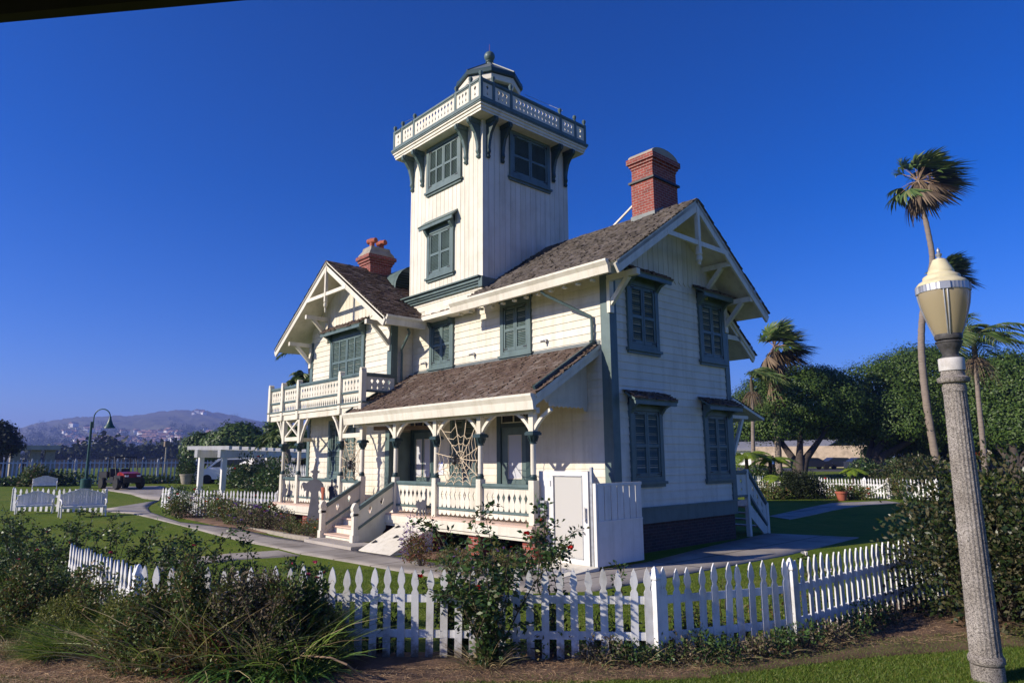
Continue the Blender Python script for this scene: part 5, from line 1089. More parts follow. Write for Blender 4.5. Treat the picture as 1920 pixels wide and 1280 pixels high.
def blade_VF(P, D, L, W, G, S=None, k=4, taper=.12):
    n = len(P); D = unit(D)
    if S is None: S = unit(np.cross(D, rnd_dir(n)))
    t = np.linspace(0, 1, k + 1); wd = np.interp(t, [0, .35, .75, 1], [.75, 1, .7, taper]); rows = []
    for ti, wi in zip(t, wd):
        c = P + D * (L * ti)[:, None] + G * (L * ti * ti)[:, None]; rows += [c - S * (W * wi / 2)[:, None], c + S * (W * wi / 2)[:, None]]
    V = np.stack(rows, 1); m_ = 2 * (k + 1)
    f = np.array([[2 * i, 2 * i + 1, 2 * i + 3, 2 * i + 2] for i in range(k)]); F = (np.arange(n) * m_)[:, None, None] + f[None]
    return V.reshape(-1, 3), F.reshape(-1, 4)
def blades(name, parent, mat, P, D, L, W, G, k=4, S=None):
    n = len(P); V, F = blade_VF(np.asarray(P, float), np.asarray(D, float), np.broadcast_to(L, (n,)).copy(), np.broadcast_to(W, (n,)).copy(), np.asarray(G, float), S, k)
    return np_mesh(name, V, F, M[mat], parent)
def blooms(name, parent, mat, C, r):
    """flower heads: a ring of petals round each centre"""
    P = []; D = []
    for c in C:
        for k in range(9):
            a = k * 2.4; d = np.array([math.cos(a), math.sin(a), .25 + .1 * k]); P.append(np.array(c)); D.append(d)
    return leaves(name, parent, mat, np.array(P), np.array(D), RNG.uniform(.8, 1.2, len(P)) * r, r * .9, .3, .35)
def rose(label, loc, h, spread, nst=6, lpn=46, mat='rose', ls=.055, bloom=None, nb=0, name='rose_bush', cat='bush', group=None, wild=.35, bare=.15, br=.05, shoots=5):
    x, y, z = loc; t = thing(name, label, cat, loc, 0, group); b = MB(); LPos = []; LDir = []; tips = []
    for i in range(nst):
        a = random.uniform(0, 2 * PI); out = random.uniform(.25, 1) * spread; hh = h * random.uniform(.6, 1.0)
        p0 = Vector((x + random.uniform(-.06, .06), y + random.uniform(-.06, .06), z)); pts = [p0]; c = Vector((math.cos(a), math.sin(a), 0))
        for s in (.25, .5, .75, 1.0): pts.append(p0 + c * out * s ** 1.3 + Vector((random.uniform(-1, 1) * wild * .2, random.uniform(-1, 1) * wild * .2, hh * s)))
        b.tube(pts, [.012, .010, .008, .006, .003], 5); allp = [(pts, bare)]; tips.append(pts[-1])
        for j in range(shoots):
            k = random.randint(1, 4); q = pts[k].lerp(pts[k - 1], random.random()); d = Vector((random.gauss(0, 1), random.gauss(0, 1), random.uniform(.0, 1.2))).normalized() * random.uniform(.2, .5) * h * .45
            q2 = [q, q + d * .5 + Vector((0, 0, .03)), q + d + Vector((0, 0, -.02))]; b.tube(q2, [.006, .004, .002], 4); allp.append((q2, 0)); tips.append(q2[-1])
        for q, f0 in allp:
            nl = int(lpn * (1 if len(q) > 3 else .45))
            for _ in range(nl):
                s = f0 + (1 - f0) * random.random(); s *= len(q) - 1; k = min(int(s), len(q) - 2); c_ = q[k].lerp(q[k + 1], s - k)
                dv = Vector((random.gauss(0, 1), random.gauss(0, 1), random.gauss(.15, .6))).normalized(); LPos.append(c_ + dv * random.uniform(0, ls * 1.3)); LDir.append(dv)
    b.build('stems', M['stem'], t)
    n = len(LPos); leaves('leaves', t, mat, np.array(LPos), np.array(LDir), RNG.uniform(.7, 1.35, n) * ls, RNG.uniform(.5, .75, n) * ls, .45)
    if bloom and nb:
        tips.sort(key=lambda v: -v.z); C = [tuple(v) for v in random.sample(tips[:max(nb, int(len(tips) * .7))], nb)]; blooms('blossoms', t, bloom, C, br)
    return t
def mound(label, loc, rx, ry, h, n, ls, mat, bloom=None, nb=0, name='shrub', cat='shrub', group=None, br=.05, rough=.22, clumps=14, asp=.55, rz=0, up=.35, low=0., tight=.34):
    """a bushy plant: leaves in clumps over and inside a dome, over a few woody stems"""
    x, y, z = loc; t = thing(name, label, cat, loc, 0, group)
    th = RNG.uniform(0, 2 * PI, clumps); cz = RNG.uniform(low, 1, clumps); ph = np.arccos(np.sign(cz) * np.abs(cz) ** .65); rr = RNG.uniform(.55, .85, clumps)
    C = np.stack([rx * rr * np.sin(ph) * np.cos(th), ry * rr * np.sin(ph) * np.sin(th), h * (.12 + .78 * rr * np.cos(ph))], 1)
    ci = RNG.integers(0, clumps, n); d = rnd_dir(n); rad = RNG.uniform(.3, 1, n) ** .5
    P = C[ci] + d * rad[:, None] * np.array([rx, ry, h * .75]) * (tight + rough * RNG.random(clumps))[ci][:, None]
    P[:, 2] = np.maximum(P[:, 2], RNG.uniform(.01, .06, n)); c, s = math.cos(rz), math.sin(rz)
    P = np.stack([P[:, 0] * c - P[:, 1] * s, P[:, 0] * s + P[:, 1] * c, P[:, 2]], 1); D = unit(d + rnd_dir(n) * .9 + np.array([0, 0, .2]))
    W0 = np.array([x, y, z]); leaves('leaves', t, mat, P + W0, D, RNG.uniform(.6, 1.4, n) * ls, RNG.uniform(.7, 1.2, n) * ls * asp, up)
    b = MB()
    for i in range(max(4, clumps // 2)):
        q = C[i]; q = np.array([q[0] * c - q[1] * s, q[0] * s + q[1] * c, q[2]]); e = Vector(W0 + q); b.tube([Vector(loc) + Vector((q[0] * .1, q[1] * .1, 0)), Vector(loc).lerp(e, .5) + Vector((0, 0, h * .08)), e], [.012 + h * .008, .008 + h * .005, .004], 5)
    b.build('stems', M['bark'], t)
    if bloom and nb:
        dd = rnd_dir(nb); dd[:, 2] = np.abs(dd[:, 2]); cc = C[RNG.integers(0, clumps, nb)] + dd * np.array([rx, ry, h * .75]) * .55
        cc = np.stack([cc[:, 0] * c - cc[:, 1] * s, cc[:, 0] * s + cc[:, 1] * c, np.maximum(.05, cc[:, 2])], 1); blooms('blossoms', t, bloom, cc + W0, br)
    return t
def grass_clump(label, loc, r, h, n, mat='longgrass', wd=.008, group=None, droop=.6, name='grass_clump', wind=(0, 0), spread=.9):
    t = thing(name, label, 'grass', loc, 0, group); a = RNG.uniform(0, 2 * PI, n); q = np.sqrt(RNG.random(n)) * r
    P = np.stack([q * np.cos(a), q * np.sin(a), np.zeros(n)], 1) + np.array(loc); D = np.stack([np.cos(a) * q / r * spread, np.sin(a) * q / r * spread, np.ones(n)], 1) + RNG.normal(size=(n, 3)) * .22
    L = RNG.uniform(.45, 1.1, n) * h; G = np.stack([np.cos(a) * .35 + wind[0] + RNG.normal(size=n) * .15, np.sin(a) * .35 + wind[1] + RNG.normal(size=n) * .15, -RNG.uniform(.1, droop, n)], 1)
    blades('blades', t, mat, P, D, L, wd * RNG.uniform(.6, 1.3, n), G); return t
def strap_clump(label, loc, r, h, n, group=None, wd=.035, heads=0):
    t = thing('strap_leaf_plant', label, 'plant', loc, 0, group); a = RNG.uniform(0, 2 * PI, n); e = RNG.uniform(.35, 1.3, n)
    D = np.stack([np.cos(a), np.sin(a), e], 1); P = np.tile(np.array(loc), (n, 1)) + np.stack([np.cos(a) * r * .25, np.sin(a) * r * .25, np.full(n, .02)], 1) * RNG.random(n)[:, None]
    S = unit(np.stack([-np.sin(a), np.cos(a), RNG.normal(size=n) * .3], 1)); blades('strap_leaves', t, 'strap', P, D, RNG.uniform(.6, 1.15, n) * h, wd * RNG.uniform(.7, 1.2, n), np.stack([np.cos(a) * .25, np.sin(a) * .25, -RNG.uniform(.3, .85, n)], 1), 5, S)
    if heads:
        b = MB(); C = []
        for i in range(heads):
            aa = random.uniform(0, 2 * PI); tp = Vector(loc) + Vector((math.cos(aa) * r * .6, math.sin(aa) * r * .6, h * random.uniform(.9, 1.35))); b.tube([loc, Vector(loc).lerp(tp, .5) + Vector((0, 0, .08)), tp], .005, 5); C.append(tp)
        b.build('flower_stalks', M['deadstem'], t); P = np.repeat(np.array([tuple(c) for c in C]), 45, 0); d = rnd_dir(len(P)); leaves('dried_blossoms', t, 'brownleaf', P + d * RNG.uniform(0, .05, len(P))[:, None], d, RNG.uniform(.02, .05, len(P)), .014, .2)
    return t
def tree(label, ells, n, ls, trunk_base, branches, mat='tree', group=None, name='broad_tree', trunk_r=.5, lowcut=None, clump=None, sub=.33):
    """ells: list of (centre, (rx,ry,rz)); leaf quads in small clumps over the outer shells"""
    t = thing(name, label, 'tree', trunk_base, 0, group); Ps = []; Ds = []; Ns = []
    vol = np.array([r[0] * r[1] + r[1] * r[2] + r[0] * r[2] for c, r in ells]); vol = vol / vol.sum()
    for (c, r), f in zip(ells, vol):
        k = max(12, int(f * n / 42)); r = np.array(r); c = np.array(c); d = rnd_dir(k * 3); d = d[d[:, 2] > -.55][:k]; k = len(d)
        cc = c + d * r * RNG.uniform(.74, .97, k)[:, None]; ci = np.repeat(np.arange(k), 42); dd = rnd_dir(len(ci)); sz = RNG.uniform(.6, 1.25, k) * (clump or sub * r.min())
        P = cc[ci] + dd * (sz[ci] * RNG.uniform(.2, 1, len(ci)) ** .6)[:, None] * np.array([1.1, 1.1, .75]); Ps.append(P); No = unit(dd * .9 + d[ci] * .9 + rnd_dir(len(ci)) * .45 + np.array([0, 0, .25])); Ns.append(No); Ds.append(unit(np.cross(No, rnd_dir(len(ci)))))
    P = np.concatenate(Ps); D = np.concatenate(Ds); m_ = len(P); leaves('crown', t, mat, P, D, RNG.uniform(.6, 1.4, m_) * ls, RNG.uniform(.5, .95, m_) * ls * .8, .45, .1, np.concatenate(Ns))
    b = MB(); tb = Vector(trunk_base); ctr = sum((Vector(c) for c, r in ells), Vector()) / len(ells)
    for i, (c, r) in enumerate(ells[:branches]):
        e = Vector(c) - Vector((0, 0, r[2] * .2)); m1 = tb.lerp(e, .3); m1.x = tb.x + (e.x - tb.x) * .16; m1.y = tb.y + (e.y - tb.y) * .16
        b.tube([tb - Vector((0, 0, .3)), m1, tb.lerp(e, .65), e], [trunk_r, trunk_r * .72, trunk_r * .42, trunk_r * .12], 9)
    b.build('trunk', M['bark'], t, 60); return t
WIND = np.array([CAM_R[0][0], CAM_R[1][0], 0]); TOCAM = np.array([-CAM_R[0][2], -CAM_R[1][2], 0]) * -1
def fan_palm(label, pts, rad, nf=34, skirt=True, group=None, seed=1, trunk_r=.2, name='fan_palm', skirt_len=2.0, wind=.75):
    rg = np.random.default_rng(seed); t = thing(name, label, 'palm tree', pts[0], 0, group); k = len(pts)
    b = MB(); P_ = [Vector(p) for p in pts]; sm = []
    for i in range(k - 1):
        for j in range(9):
            u = j / 9; p0 = P_[max(i - 1, 0)]; p1 = P_[i]; p2 = P_[i + 1]; p3 = P_[min(i + 2, k - 1)]
            sm.append(.5 * ((2 * p1) + (p2 - p0) * u + (2 * p0 - 5 * p1 + 4 * p2 - p3) * u * u + (3 * p1 - p0 - 3 * p2 + p3) * u ** 3))
    sm.append(P_[-1]); n = len(sm); b.tube(sm, [trunk_r * (1.25 - .55 * i / (n - 1)) * (1.05 if i % 2 else .96) for i in range(n)], 10); b.build('trunk', M['palmtrunk'], t, 60)
    top = np.array(P_[-1]); VV = []; FF = []; VD = []; FD = []; o = 0; od = 0; bt = MB()
    for i in range(nf):
        a = rg.uniform(0, 2 * PI); el = rg.uniform(-.6, 1.4); dead = el < -.45
        d = np.array([math.cos(a) * math.cos(el), math.sin(a) * math.cos(el), math.sin(el)]) + WIND * wind * rg.uniform(.5, 1.1); d /= np.linalg.norm(d)
        pl = rad * rg.uniform(.38, .55); c = top + d * pl; bt.tube([top, top + d * pl * .5 + np.array([0, 0, .04 * rad]), c], [.03 * rad / 2, .02 * rad / 2, .012 * rad / 2], 4)
        sd_ = np.cross(d, [0, 0, 1]); sd_ /= np.linalg.norm(sd_) + 1e-9; up = np.cross(sd_, d); m_ = 26; aa = np.linspace(-1.35, 1.35, m_)
        D = d[None] * np.cos(aa)[:, None] + sd_[None] * np.sin(aa)[:, None] + up[None] * (.18 * np.cos(aa * 2))[:, None]; L = rad * .62 * (1 - .25 * np.abs(aa) / 1.35) * rg.uniform(.85, 1.1, m_)
        G = WIND[None] * wind * .55 + np.array([0, 0, -.28 - .2 * dead]) + rg.normal(size=(m_, 3)) * .06; S = unit(np.cross(D, up[None]))
        V, F = blade_VF(np.tile(c, (m_, 1)), D, L, np.full(m_, rad * .062), G, S, 4, .1)
        if dead: VD.append(V); FD.append(F + od); od += len(V)
        else: VV.append(V); FF.append(F + o); o += len(V)
    np_mesh('crown', np.concatenate(VV), np.concatenate(FF), M['palm'], t); bt.build('frond_stalks', M['deadstem'], t)
    if skirt:
        m_ = 260; a = rg.uniform(0, 2 * PI, m_); dz = rg.uniform(0, 1, m_); ax = np.array(P_[-2]) - top; ax /= np.linalg.norm(ax)
        P = top + ax[None] * (dz * skirt_len)[:, None] + np.stack([np.cos(a), np.sin(a), np.zeros(m_)], 1) * trunk_r * .7; D = np.stack([np.cos(a) * .7, np.sin(a) * .7, -np.ones(m_) * .8], 1) + WIND * .35
        V, F = blade_VF(P, D, rg.uniform(.5, 1.1, m_) * rad * .5, np.full(m_, rad * .06), np.tile(np.array([0, 0, -.6]), (m_, 1)), None, 3); VD.append(V); FD.append(F + od)
    if VD: np_mesh('dead_fronds', np.concatenate(VD), np.concatenate(FD), M['deadpalm'], t)
    return t
def feather_palm(label, pts, L0, nf=14, group=None, seed=1, trunk_r=.16, wind=.8, beard=True, shaft=True, name='feather_palm', lw=.05):
    rg = np.random.default_rng(seed); t = thing(name, label, 'palm tree', pts[0], 0, group); b = MB(); P_ = [Vector(p) for p in pts]; n = len(P_)
    b.tube(P_, [trunk_r * (1.3 - .5 * i / (n - 1)) for i in range(n)], 10); b.build('trunk', M['palmtrunk'], t, 60); top = np.array(P_[-1])
    if shaft: b = MB(); b.tube([top, top + [0, 0, L0 * .2], top + [0, 0, L0 * .42]], [trunk_r * 1.1, trunk_r * 1.15, trunk_r * .5], 10); b.build('crownshaft', M['terra'] if False else M['stem'], t, 60); top = top + np.array([0, 0, L0 * .4])
    VV = []; FF = []; o = 0; bt = MB()
    for i in range(nf):
        a = rg.uniform(0, 2 * PI); el = rg.uniform(.1, 1.35); d = np.array([math.cos(a) * math.cos(el), math.sin(a) * math.cos(el), math.sin(el)]) + WIND * wind * rg.uniform(.4, 1); d /= np.linalg.norm(d); L = L0 * rg.uniform(.8, 1.1)
        Gv = np.array([0, 0, -.55]) + WIND * .25 * wind; ts = np.linspace(0, 1, 9); C = top + d * (L * ts)[:, None] + Gv * (L * ts * ts)[:, None]; bt.tube([Vector(c) for c in C], [.03 * (1 - .8 * s) for s in ts], 5)
        m_ = 46; s = np.linspace(.15, 1, m_); P = top + d * (L * s)[:, None] + Gv * (L * s * s)[:, None]; T = unit(d + 2 * Gv * s[:, None]); sd_ = unit(np.cross(T, np.array([0, 0, 1.])))
        for sg in (-1, 1):
            D = sd_ * sg * .75 + T * .5 + np.array([0, 0, .1]) + rg.normal(size=(m_, 3)) * .07; G = np.tile(np.array([0, 0, -.5]) + WIND * .3 * wind, (m_, 1))
            V, F = blade_VF(P, D, L0 * .34 * (1 - .55 * np.abs(s - .45)) * rg.uniform(.85, 1.1, m_), np.full(m_, lw), G, None, 3); VV.append(V); FF.append(F + o); o += len(V)
    np_mesh('crown', np.concatenate(VV), np.concatenate(FF), M['palm'], t); bt.build('frond_stalks', M['stem'], t)
    if beard:
        m_ = 150; a = rg.uniform(0, 2 * PI, m_); P = np.array(P_[-1]) + np.stack([np.cos(a), np.sin(a), rg.uniform(-.4, .1, m_) * L0 * .2], 1) * np.array([trunk_r, trunk_r, 1]); D = np.stack([np.cos(a), np.sin(a), rg.uniform(-.3, .4, m_)], 1); V, F = blade_VF(P, D, rg.uniform(.25, .4, m_) * L0, np.full(m_, .04), np.tile(np.array([0, 0, -1.3]), (m_, 1)), None, 4); np_mesh('dry_flower_skirt', V, F, M['deadpalm'], t)
    return t
# ================================================================== foreground planting
def XY(x, y): return (x, y, g(x, y))
# the big rose bush in front of the fence
bp_ = at(915, 1246)
rose('tall dark rose bush with a thick base in front of the picket fence, centre foreground', (bp_.x, bp_.y, 0), 1.7, .8, 13, 46, 'rose', .070, 'redbud', 3, br=.05, shoots=7, wild=.6, bare=.32)
rose('tall thin rose shoots rising past the porch corner behind the picket fence', XY(4.35, -6.6), 2.0, .35, 5, 70, 'rose', .065, 'redbud', 2, shoots=3, br=.06)
rose('leafy rose bush spreading behind the fence left of the big rose bush', XY(3.75, -7.7), .95, .6, 8, 70, 'rose', .06, 'redbud', 2, shoots=6)
grass_clump('dry grass tuft at the foot of the big rose bush', (bp_.x + .05, bp_.y - .1, 0), .2, .45, 160, 'drygrass', .006, droop=.9)
rose('thin rose sprig standing before the slatted lift side', XY(3.3, -3.9), .75, .18, 2, 30, 'rose', .06, None, 0, shoots=2)
rose('two thin sprigs behind the right part of the picket fence', XY(5.55, -4.5), .7, .3, 2, 16, 'bedleaf', .05, None, 0, shoots=2)
rose('low rose with one cream flower beside the far end of the picket fence', XY(5.4, -1.6), .75, .3, 4, 36, 'rose', .055, 'whitebud', 2, br=.07)
for i, (x, y, h) in enumerate(((4.6, -7.0, .5), (3.1, -8.35, .62), (2.75, -8.75, .55), (5.15, -6.25, .4), (5.7, -5.5, .42))):
    mound(['low leafy plant behind the fence right of the big rose', 'dark leafy plant behind the fence pickets near the left bed', 'dark low plant behind the fence beside the flower bed', 'low plant behind the corner fence post', 'sparse green plant behind the turning fence'][i], XY(x, y), .35, .35, h, 520, .06, 'rose' if i in (1, 2) else 'bedleaf', None, 0)
# left bed: rose hedge, tall weeds, straps, grasses
E_ = [  # px, py(ground), height, spread, leaf, bloom, nb, label
    (60, 1120, 1.35, .75, 'rose', 'pinkbud', 3, 'wild rose bush with pink blooms at the far left edge of the bed'),
    (130, 1090, 1.4, .7, 'rose', 'pinkbud', 2, 'dark rose bush with a pink bloom left of the side fence'),
    (215, 1110, 1.3, .7, 'rose', 'pinkbud', 2, 'dark rose bush overhanging the short side fence'),
    (20, 1060, 1.5, .6, 'rose', 'redbud', 3, 'tall rose with red blooms at the left edge of the picture'),
    (165, 1180, .95, .6, 'bedleaf', None, 0, 'loose leafy plant in front of the side fence'),
    (360, 1150, 1.35, .55, 'rose', None, 0, 'open rose bush with long bare shoots behind the bed'),
    (300, 1140, 1.2, .5, 'rose', 'pinkbud', 1, 'rose bush with one pink bloom by the fence corner'),
    (440, 1150, 1.15, .5, 'rose', 'pinkbud', 1, 'rose bush behind the dried flower heads'),
    (560, 1170, 1.05, .45, 'rose', 'pinkbud', 5, 'rose with several small pink blooms left of the open pickets')]
for px, py, h, sp, mt, bl, nb, lb in E_:
    p = atZ(px, py + 20, 0); rose(lb, (p[0], p[1], 0), h, sp, 9, 64, mt, .055, bl, nb, shoots=6, br=.045)
for px, py, rx, h, n, mt, ls, lb in (
    (330, 1238, .55, .95, 2600, 'bedleaf', .05, 'dense mixed green shrub in the middle of the left bed'),
    (430, 1242, .5, 1.0, 2600, 'brownleaf', .045, 'shrub of brown spent flower heads above the strap leaves'),
    (525, 1238, .45, .95, 2200, 'brownleaf', .045, 'brown seed-head shrub nearest the open pickets'),
    (250, 1240, .5, .62, 2000, 'bedleaf', .045, 'low dark green shrub at the front of the left bed'),
    (60, 1170, .6, .75, 2200, 'bedleaf', .05, 'wide green shrub in the left corner'),
    (150, 1135, .55, .8, 2000, 'rose', .05, 'dark leafy shrub before the short side fence'),
    (592, 1228, .35, .7, 1300, 'bedleaf', .045, 'slim leafy shrub against the first open pickets'),
    (10, 1120, .6, 1.0, 1800, 'rose', .055, 'dark shrub cut by the left picture edge'),
    (380, 1250, .5, .55, 1800, 'redleaf', .045, 'low reddish shrub in front of the mixed green shrub')):
    p = atZ(px, py + 15, 0); mound(lb, (p[0], p[1], 0), rx * 1.15, rx * .9, h * 1.2, int(n * 1.7), ls, mt, None, 0, up=.3, clumps=34, rough=.18, tight=.16)
k_ = 0
for px, py, r, h, n, wd in ((430, 1264, .3, .75, 60, .032), (490, 1266, .32, .8, 70, .034), (550, 1262, .3, .75, 60, .032), (600, 1262, .25, .6, 46, .028), (375, 1266, .28, .6, 50, .03), (525, 1258, .3, .85, 60, .034)):
    p = atZ(px, py, 0); strap_clump('glossy strap-leaved clump at the front of the left bed', (p[0], p[1], 0), r, h, n, 'strap-leaved clumps in the left bed', wd, 2 if k_ in (1, 4) else 0); k_ += 1
for i, (px, py, r, h, n, mt) in enumerate(((150, 1215, .32, .62, 1500, 'longgrass'), (195, 1195, .3, .6, 1300, 'longgrass'), (110, 1230, .25, .45, 900, 'longgrass'), (240, 1215, .25, .5, 700, 'longgrass'), (290, 1230, .3, .55, 700, 'drygrass'), (40, 1190, .35, .55, 900, 'longgrass'), (330, 1250, .25, .4, 400, 'drygrass'), (460, 1262, .25, .4, 380, 'longgrass'), (560, 1268, .25, .4, 420, 'longgrass'), (90, 1150, .3, .6, 700, 'longgrass'), (20, 1225, .25, .3, 300, 'drygrass'))):
    p = atZ(px, py, 0); grass_clump('green grass tuft in the left bed' if mt == 'longgrass' else 'dry straw-coloured grass tuft in the left bed', (p[0], p[1], 0), r, h, n, mt, .007, 'green grass tufts in the left bed' if mt == 'longgrass' else 'dry grass tufts in the left bed')
for i, (x, y) in enumerate(((5.2, -6.75), (5.75, -6.15), (6.1, -5.6), (6.35, -5.0), (6.6, -4.3), (6.65, -3.6), (5.45, -6.45), (6.0, -5.85))):
    grass_clump('thin dry grass tuft growing along the outside of the picket fence', (x, y, 0), .22, .36, 110, 'drygrass', .005, 'dry grass tufts along the right part of the fence', droop=1.0)
b = MB(); q = [Vector(atZ(x, y, z)) for x, y, z in ((560, 1228, .2), (620, 1232, .28), (650, 1245, .22), (672, 1262, .08), (684, 1272, .02))]; b.tube(q, [.008, .01, .011, .009, .006], 6); tag(b.build('fallen_branch', M['deadstem']), 'pale bent branch lying at the right end of the left bed', 'branch')
for i, (px, py, r, h, n, mt) in enumerate(((285, 1215, .2, 1.0, 240, 'longgrass'), (340, 1225, .25, 1.1, 260, 'longgrass'), (395, 1230, .22, 1.05, 240, 'drygrass'), (445, 1228, .25, 1.1, 260, 'longgrass'), (505, 1235, .25, 1.05, 240, 'drygrass'), (560, 1238, .22, 1.0, 240, 'longgrass'), (600, 1235, .2, .9, 200, 'longgrass'), (230, 1190, .22, .85, 240, 'longgrass'), (80, 1120, .25, 1.0, 260, 'longgrass'), (30, 1140, .25, 1.1, 300, 'longgrass'))):
    p = atZ(px, py, 0); grass_clump('tall thin green weeds among the left bed shrubs' if mt == 'longgrass' else 'tall dry weeds among the left bed shrubs', (p[0], p[1], 0), r, h, n, mt, .009, 'tall weeds in the left bed' if mt == 'longgrass' else 'tall dry weeds in the left bed', droop=.35, spread=.5)
for i, (px, py, rx, h, n, mt, ls, lb) in enumerate((
    (280, 1246, .42, .95, 3000, 'bedleaf', .05, 'mixed shrub hiding the fence corner post'),
    (345, 1250, .45, 1.22, 3400, 'bedleaf', .045, 'tallest green shrub covering the pickets left of the brown heads'),
    (415, 1254, .36, .9, 2300, 'olive', .05, 'yellow-green shrub between the tall shrub and the brown heads'),
    (470, 1250, .42, 1.12, 3400, 'brownleaf', .036, 'tall tangle of dried brown heads covering the pickets'),
    (530, 1256, .36, .98, 2500, 'bedleaf', .055, 'broad-leaved green shrub left of the open pickets'),
    (580, 1248, .32, 1.12, 2000, 'rose', .05, 'upright dark shrub with pink blooms left of the first open pickets'),
    (615, 1254, .24, .62, 1200, 'olive', .045, 'small yellow-green plant at the foot of the first open pickets'),
    (110, 1205, .5, .62, 2200, 'olive', .04, 'low yellow-green mound at the front left of the bed'),
    (215, 1232, .42, .7, 2200, 'olive', .045, 'yellow-green mound in front of the side fence'))):
    p = atZ(px, py, 0); mound(lb, (p[0], p[1], 0), rx * 1.12, rx * .85, h * 1.16, int(n * 1.55), ls, mt, 'pinkbud' if i == 5 else None, 5 if i == 5 else 0, up=.3, clumps=26, rough=.18, br=.035, tight=.17)
for i, (px, py, h, n) in enumerate(((310, 1262, 1.15, 90), (390, 1262, 1.25, 110), (450, 1264, 1.2, 90), (505, 1264, 1.15, 100), (560, 1262, 1.2, 90), (250, 1255, 1.0, 90))):
    p = atZ(px, py, 0); grass_clump('long arching pale weeds rising through the front of the left bed', (p[0], p[1], 0), .22, h, n, 'drygrass' if i % 2 else 'longgrass', .011, 'arching weeds at the front of the left bed', droop=.45, spread=.8)
for i, (px, py, rx, h, n, mt) in enumerate(((50, 1185, .5, 1.1, 3200, 'bedleaf'), (125, 1170, .45, 1.0, 2800, 'rose'), (175, 1180, .4, .85, 2400, 'olive'))):
    p = atZ(px, py, 0); mound(['broad green shrub in the left corner before the roses', 'dark green shrub between the corner shrub and the side fence', 'yellow-green shrub close to the side fence'][i], (p[0], p[1], 0), rx, rx * .85, h, n, .05, mt, None, 0, up=.3, clumps=26, rough=.18, tight=.18)
# big hedge on the right
mound('large dense leathery hedge shrub behind the lamp column', (7.85, -1.05, 0), 1.5, 1.2, 2.35, 17000, .075, 'hedge', 'orange', 4, br=.06, clumps=95, rough=.10, asp=.62, up=.15, rz=.2, low=-.1, name='hedge_shrub')
mound('large leathery hedge shrub right of the lamp column, cut by the picture edge', (9.5, -.3, 0), 1.7, 1.3, 2.55, 14000, .075, 'hedge', None, 0, clumps=90, rough=.10, asp=.62, up=.15, rz=-.1, low=-.1, name='hedge_shrub')
for i in range(13):  # dark plants added to deepen the shade along the fence foot
    f = i / 12; k = f * 2.999; a_, c_ = [(5.35, -6.75), (6.0, -5.9), (6.62, -4.6), (6.8, -2.4)][int(k):int(k) + 2]; u = k - int(k); x, y = a_[0] + (c_[0] - a_[0]) * u + random.uniform(-.05, .05), a_[1] + (c_[1] - a_[1]) * u
    mound('low dark plant added for shade at the foot of the picket fence', XY(x, y), .28, .24, random.uniform(.25, .42), 420, .045, 'rose' if i % 3 else 'brownleaf', None, 0, group='low plants added for shade along the outside of the picket fence', clumps=9)
for i, (x, y) in enumerate(((4.9, -6.35), (5.5, -5.3), (5.8, -4.6), (5.95, -3.8), (6.05, -3.0))):
    mound('tall sparse weeds just inside the turning fence', XY(x, y), .3, .3, .55, 420, .045, 'bedleaf', None, 0, group='weeds inside the turning fence', clumps=10)
# straw, soil litter and lawn grass
def scatter(poly, n):
    P = np.array(poly); lo = P.min(0); hi = P.max(0); out = []
    while len(out) < n:
        q = RNG.uniform(lo, hi, (4 * n, 2)); ins = np.zeros(len(q), bool); j = len(P) - 1
        for i in range(len(P)):
            c = ((P[i, 1] > q[:, 1]) != (P[j, 1] > q[:, 1])) & (q[:, 0] < (P[j, 0] - P[i, 0]) * (q[:, 1] - P[i, 1]) / (P[j, 1] - P[i, 1] + 1e-12) + P[i, 0]); ins ^= c; j = i
        out += list(q[ins])
    return np.array(out[:n])
def litter(name, poly, n, L, wd, mat, flat=.12, kind='stuff'):
    q = scatter(poly, n); P = np.column_stack([q, np.full(n, .028)]); a = RNG.uniform(0, 2 * PI, n); D = np.stack([np.cos(a), np.sin(a), RNG.uniform(0, flat, n) * 3], 1); G = np.column_stack([RNG.normal(size=(n, 2)) * .2, -RNG.uniform(.05, .3, n)])
    S = unit(np.cross(D, np.array([0, 0, 1.]) + RNG.normal(size=(n, 3)) * .3)); o = blades(name, None, mat, P, D, RNG.uniform(.5, 1.3, n) * L, wd, G, 2, S); o['kind'] = kind; return o
w2 = lambda L: [tuple(atZ(x, y, 0)[:2]) for x, y in L]
litter('dry_straw', w2([(-60, 1150), (150, 1190), (420, 1245), (640, 1262), (1000, 1240), (1240, 1230), (1480, 1195), (1640, 1150), (1900, 1165), (1900, 1200), (1600, 1215), (1250, 1272), (900, 1300), (500, 1300), (-60, 1300)]), 15000, .10, .004, 'straw')
litter('dry_straw', w2([(-60, 1180), (110, 1200), (260, 1262), (400, 1275), (300, 1300), (-60, 1300)]), 7000, .13, .005, 'straw')
def turf(poly, n, h, mat='grass', wd=.005):
    q = scatter(poly, n); P = np.column_stack([q, [g(x, y) + .0 for x, y in q]]); D = np.column_stack([RNG.normal(size=(n, 2)) * .45, np.ones(n)]); o = blades('lawn_grass', None, mat, P, D, RNG.uniform(.5, 1.2, n) * h, wd, np.column_stack([RNG.normal(size=(n, 2)) * .3, -RNG.uniform(0, .3, n)]), 2); o['kind'] = 'stuff'; return o
turf(w2([(1180, 1300), (1400, 1235), (1650, 1200), (1930, 1178), (2000, 1300)]), 42000, .045)
turf(w2([(600, 1300), (900, 1272), (1250, 1255), (1420, 1225), (1300, 1300)]), 9000, .045)
turf(w2([(-40, 1300), (-40, 1268), (300, 1280), (500, 1300)]), 6000, .05)
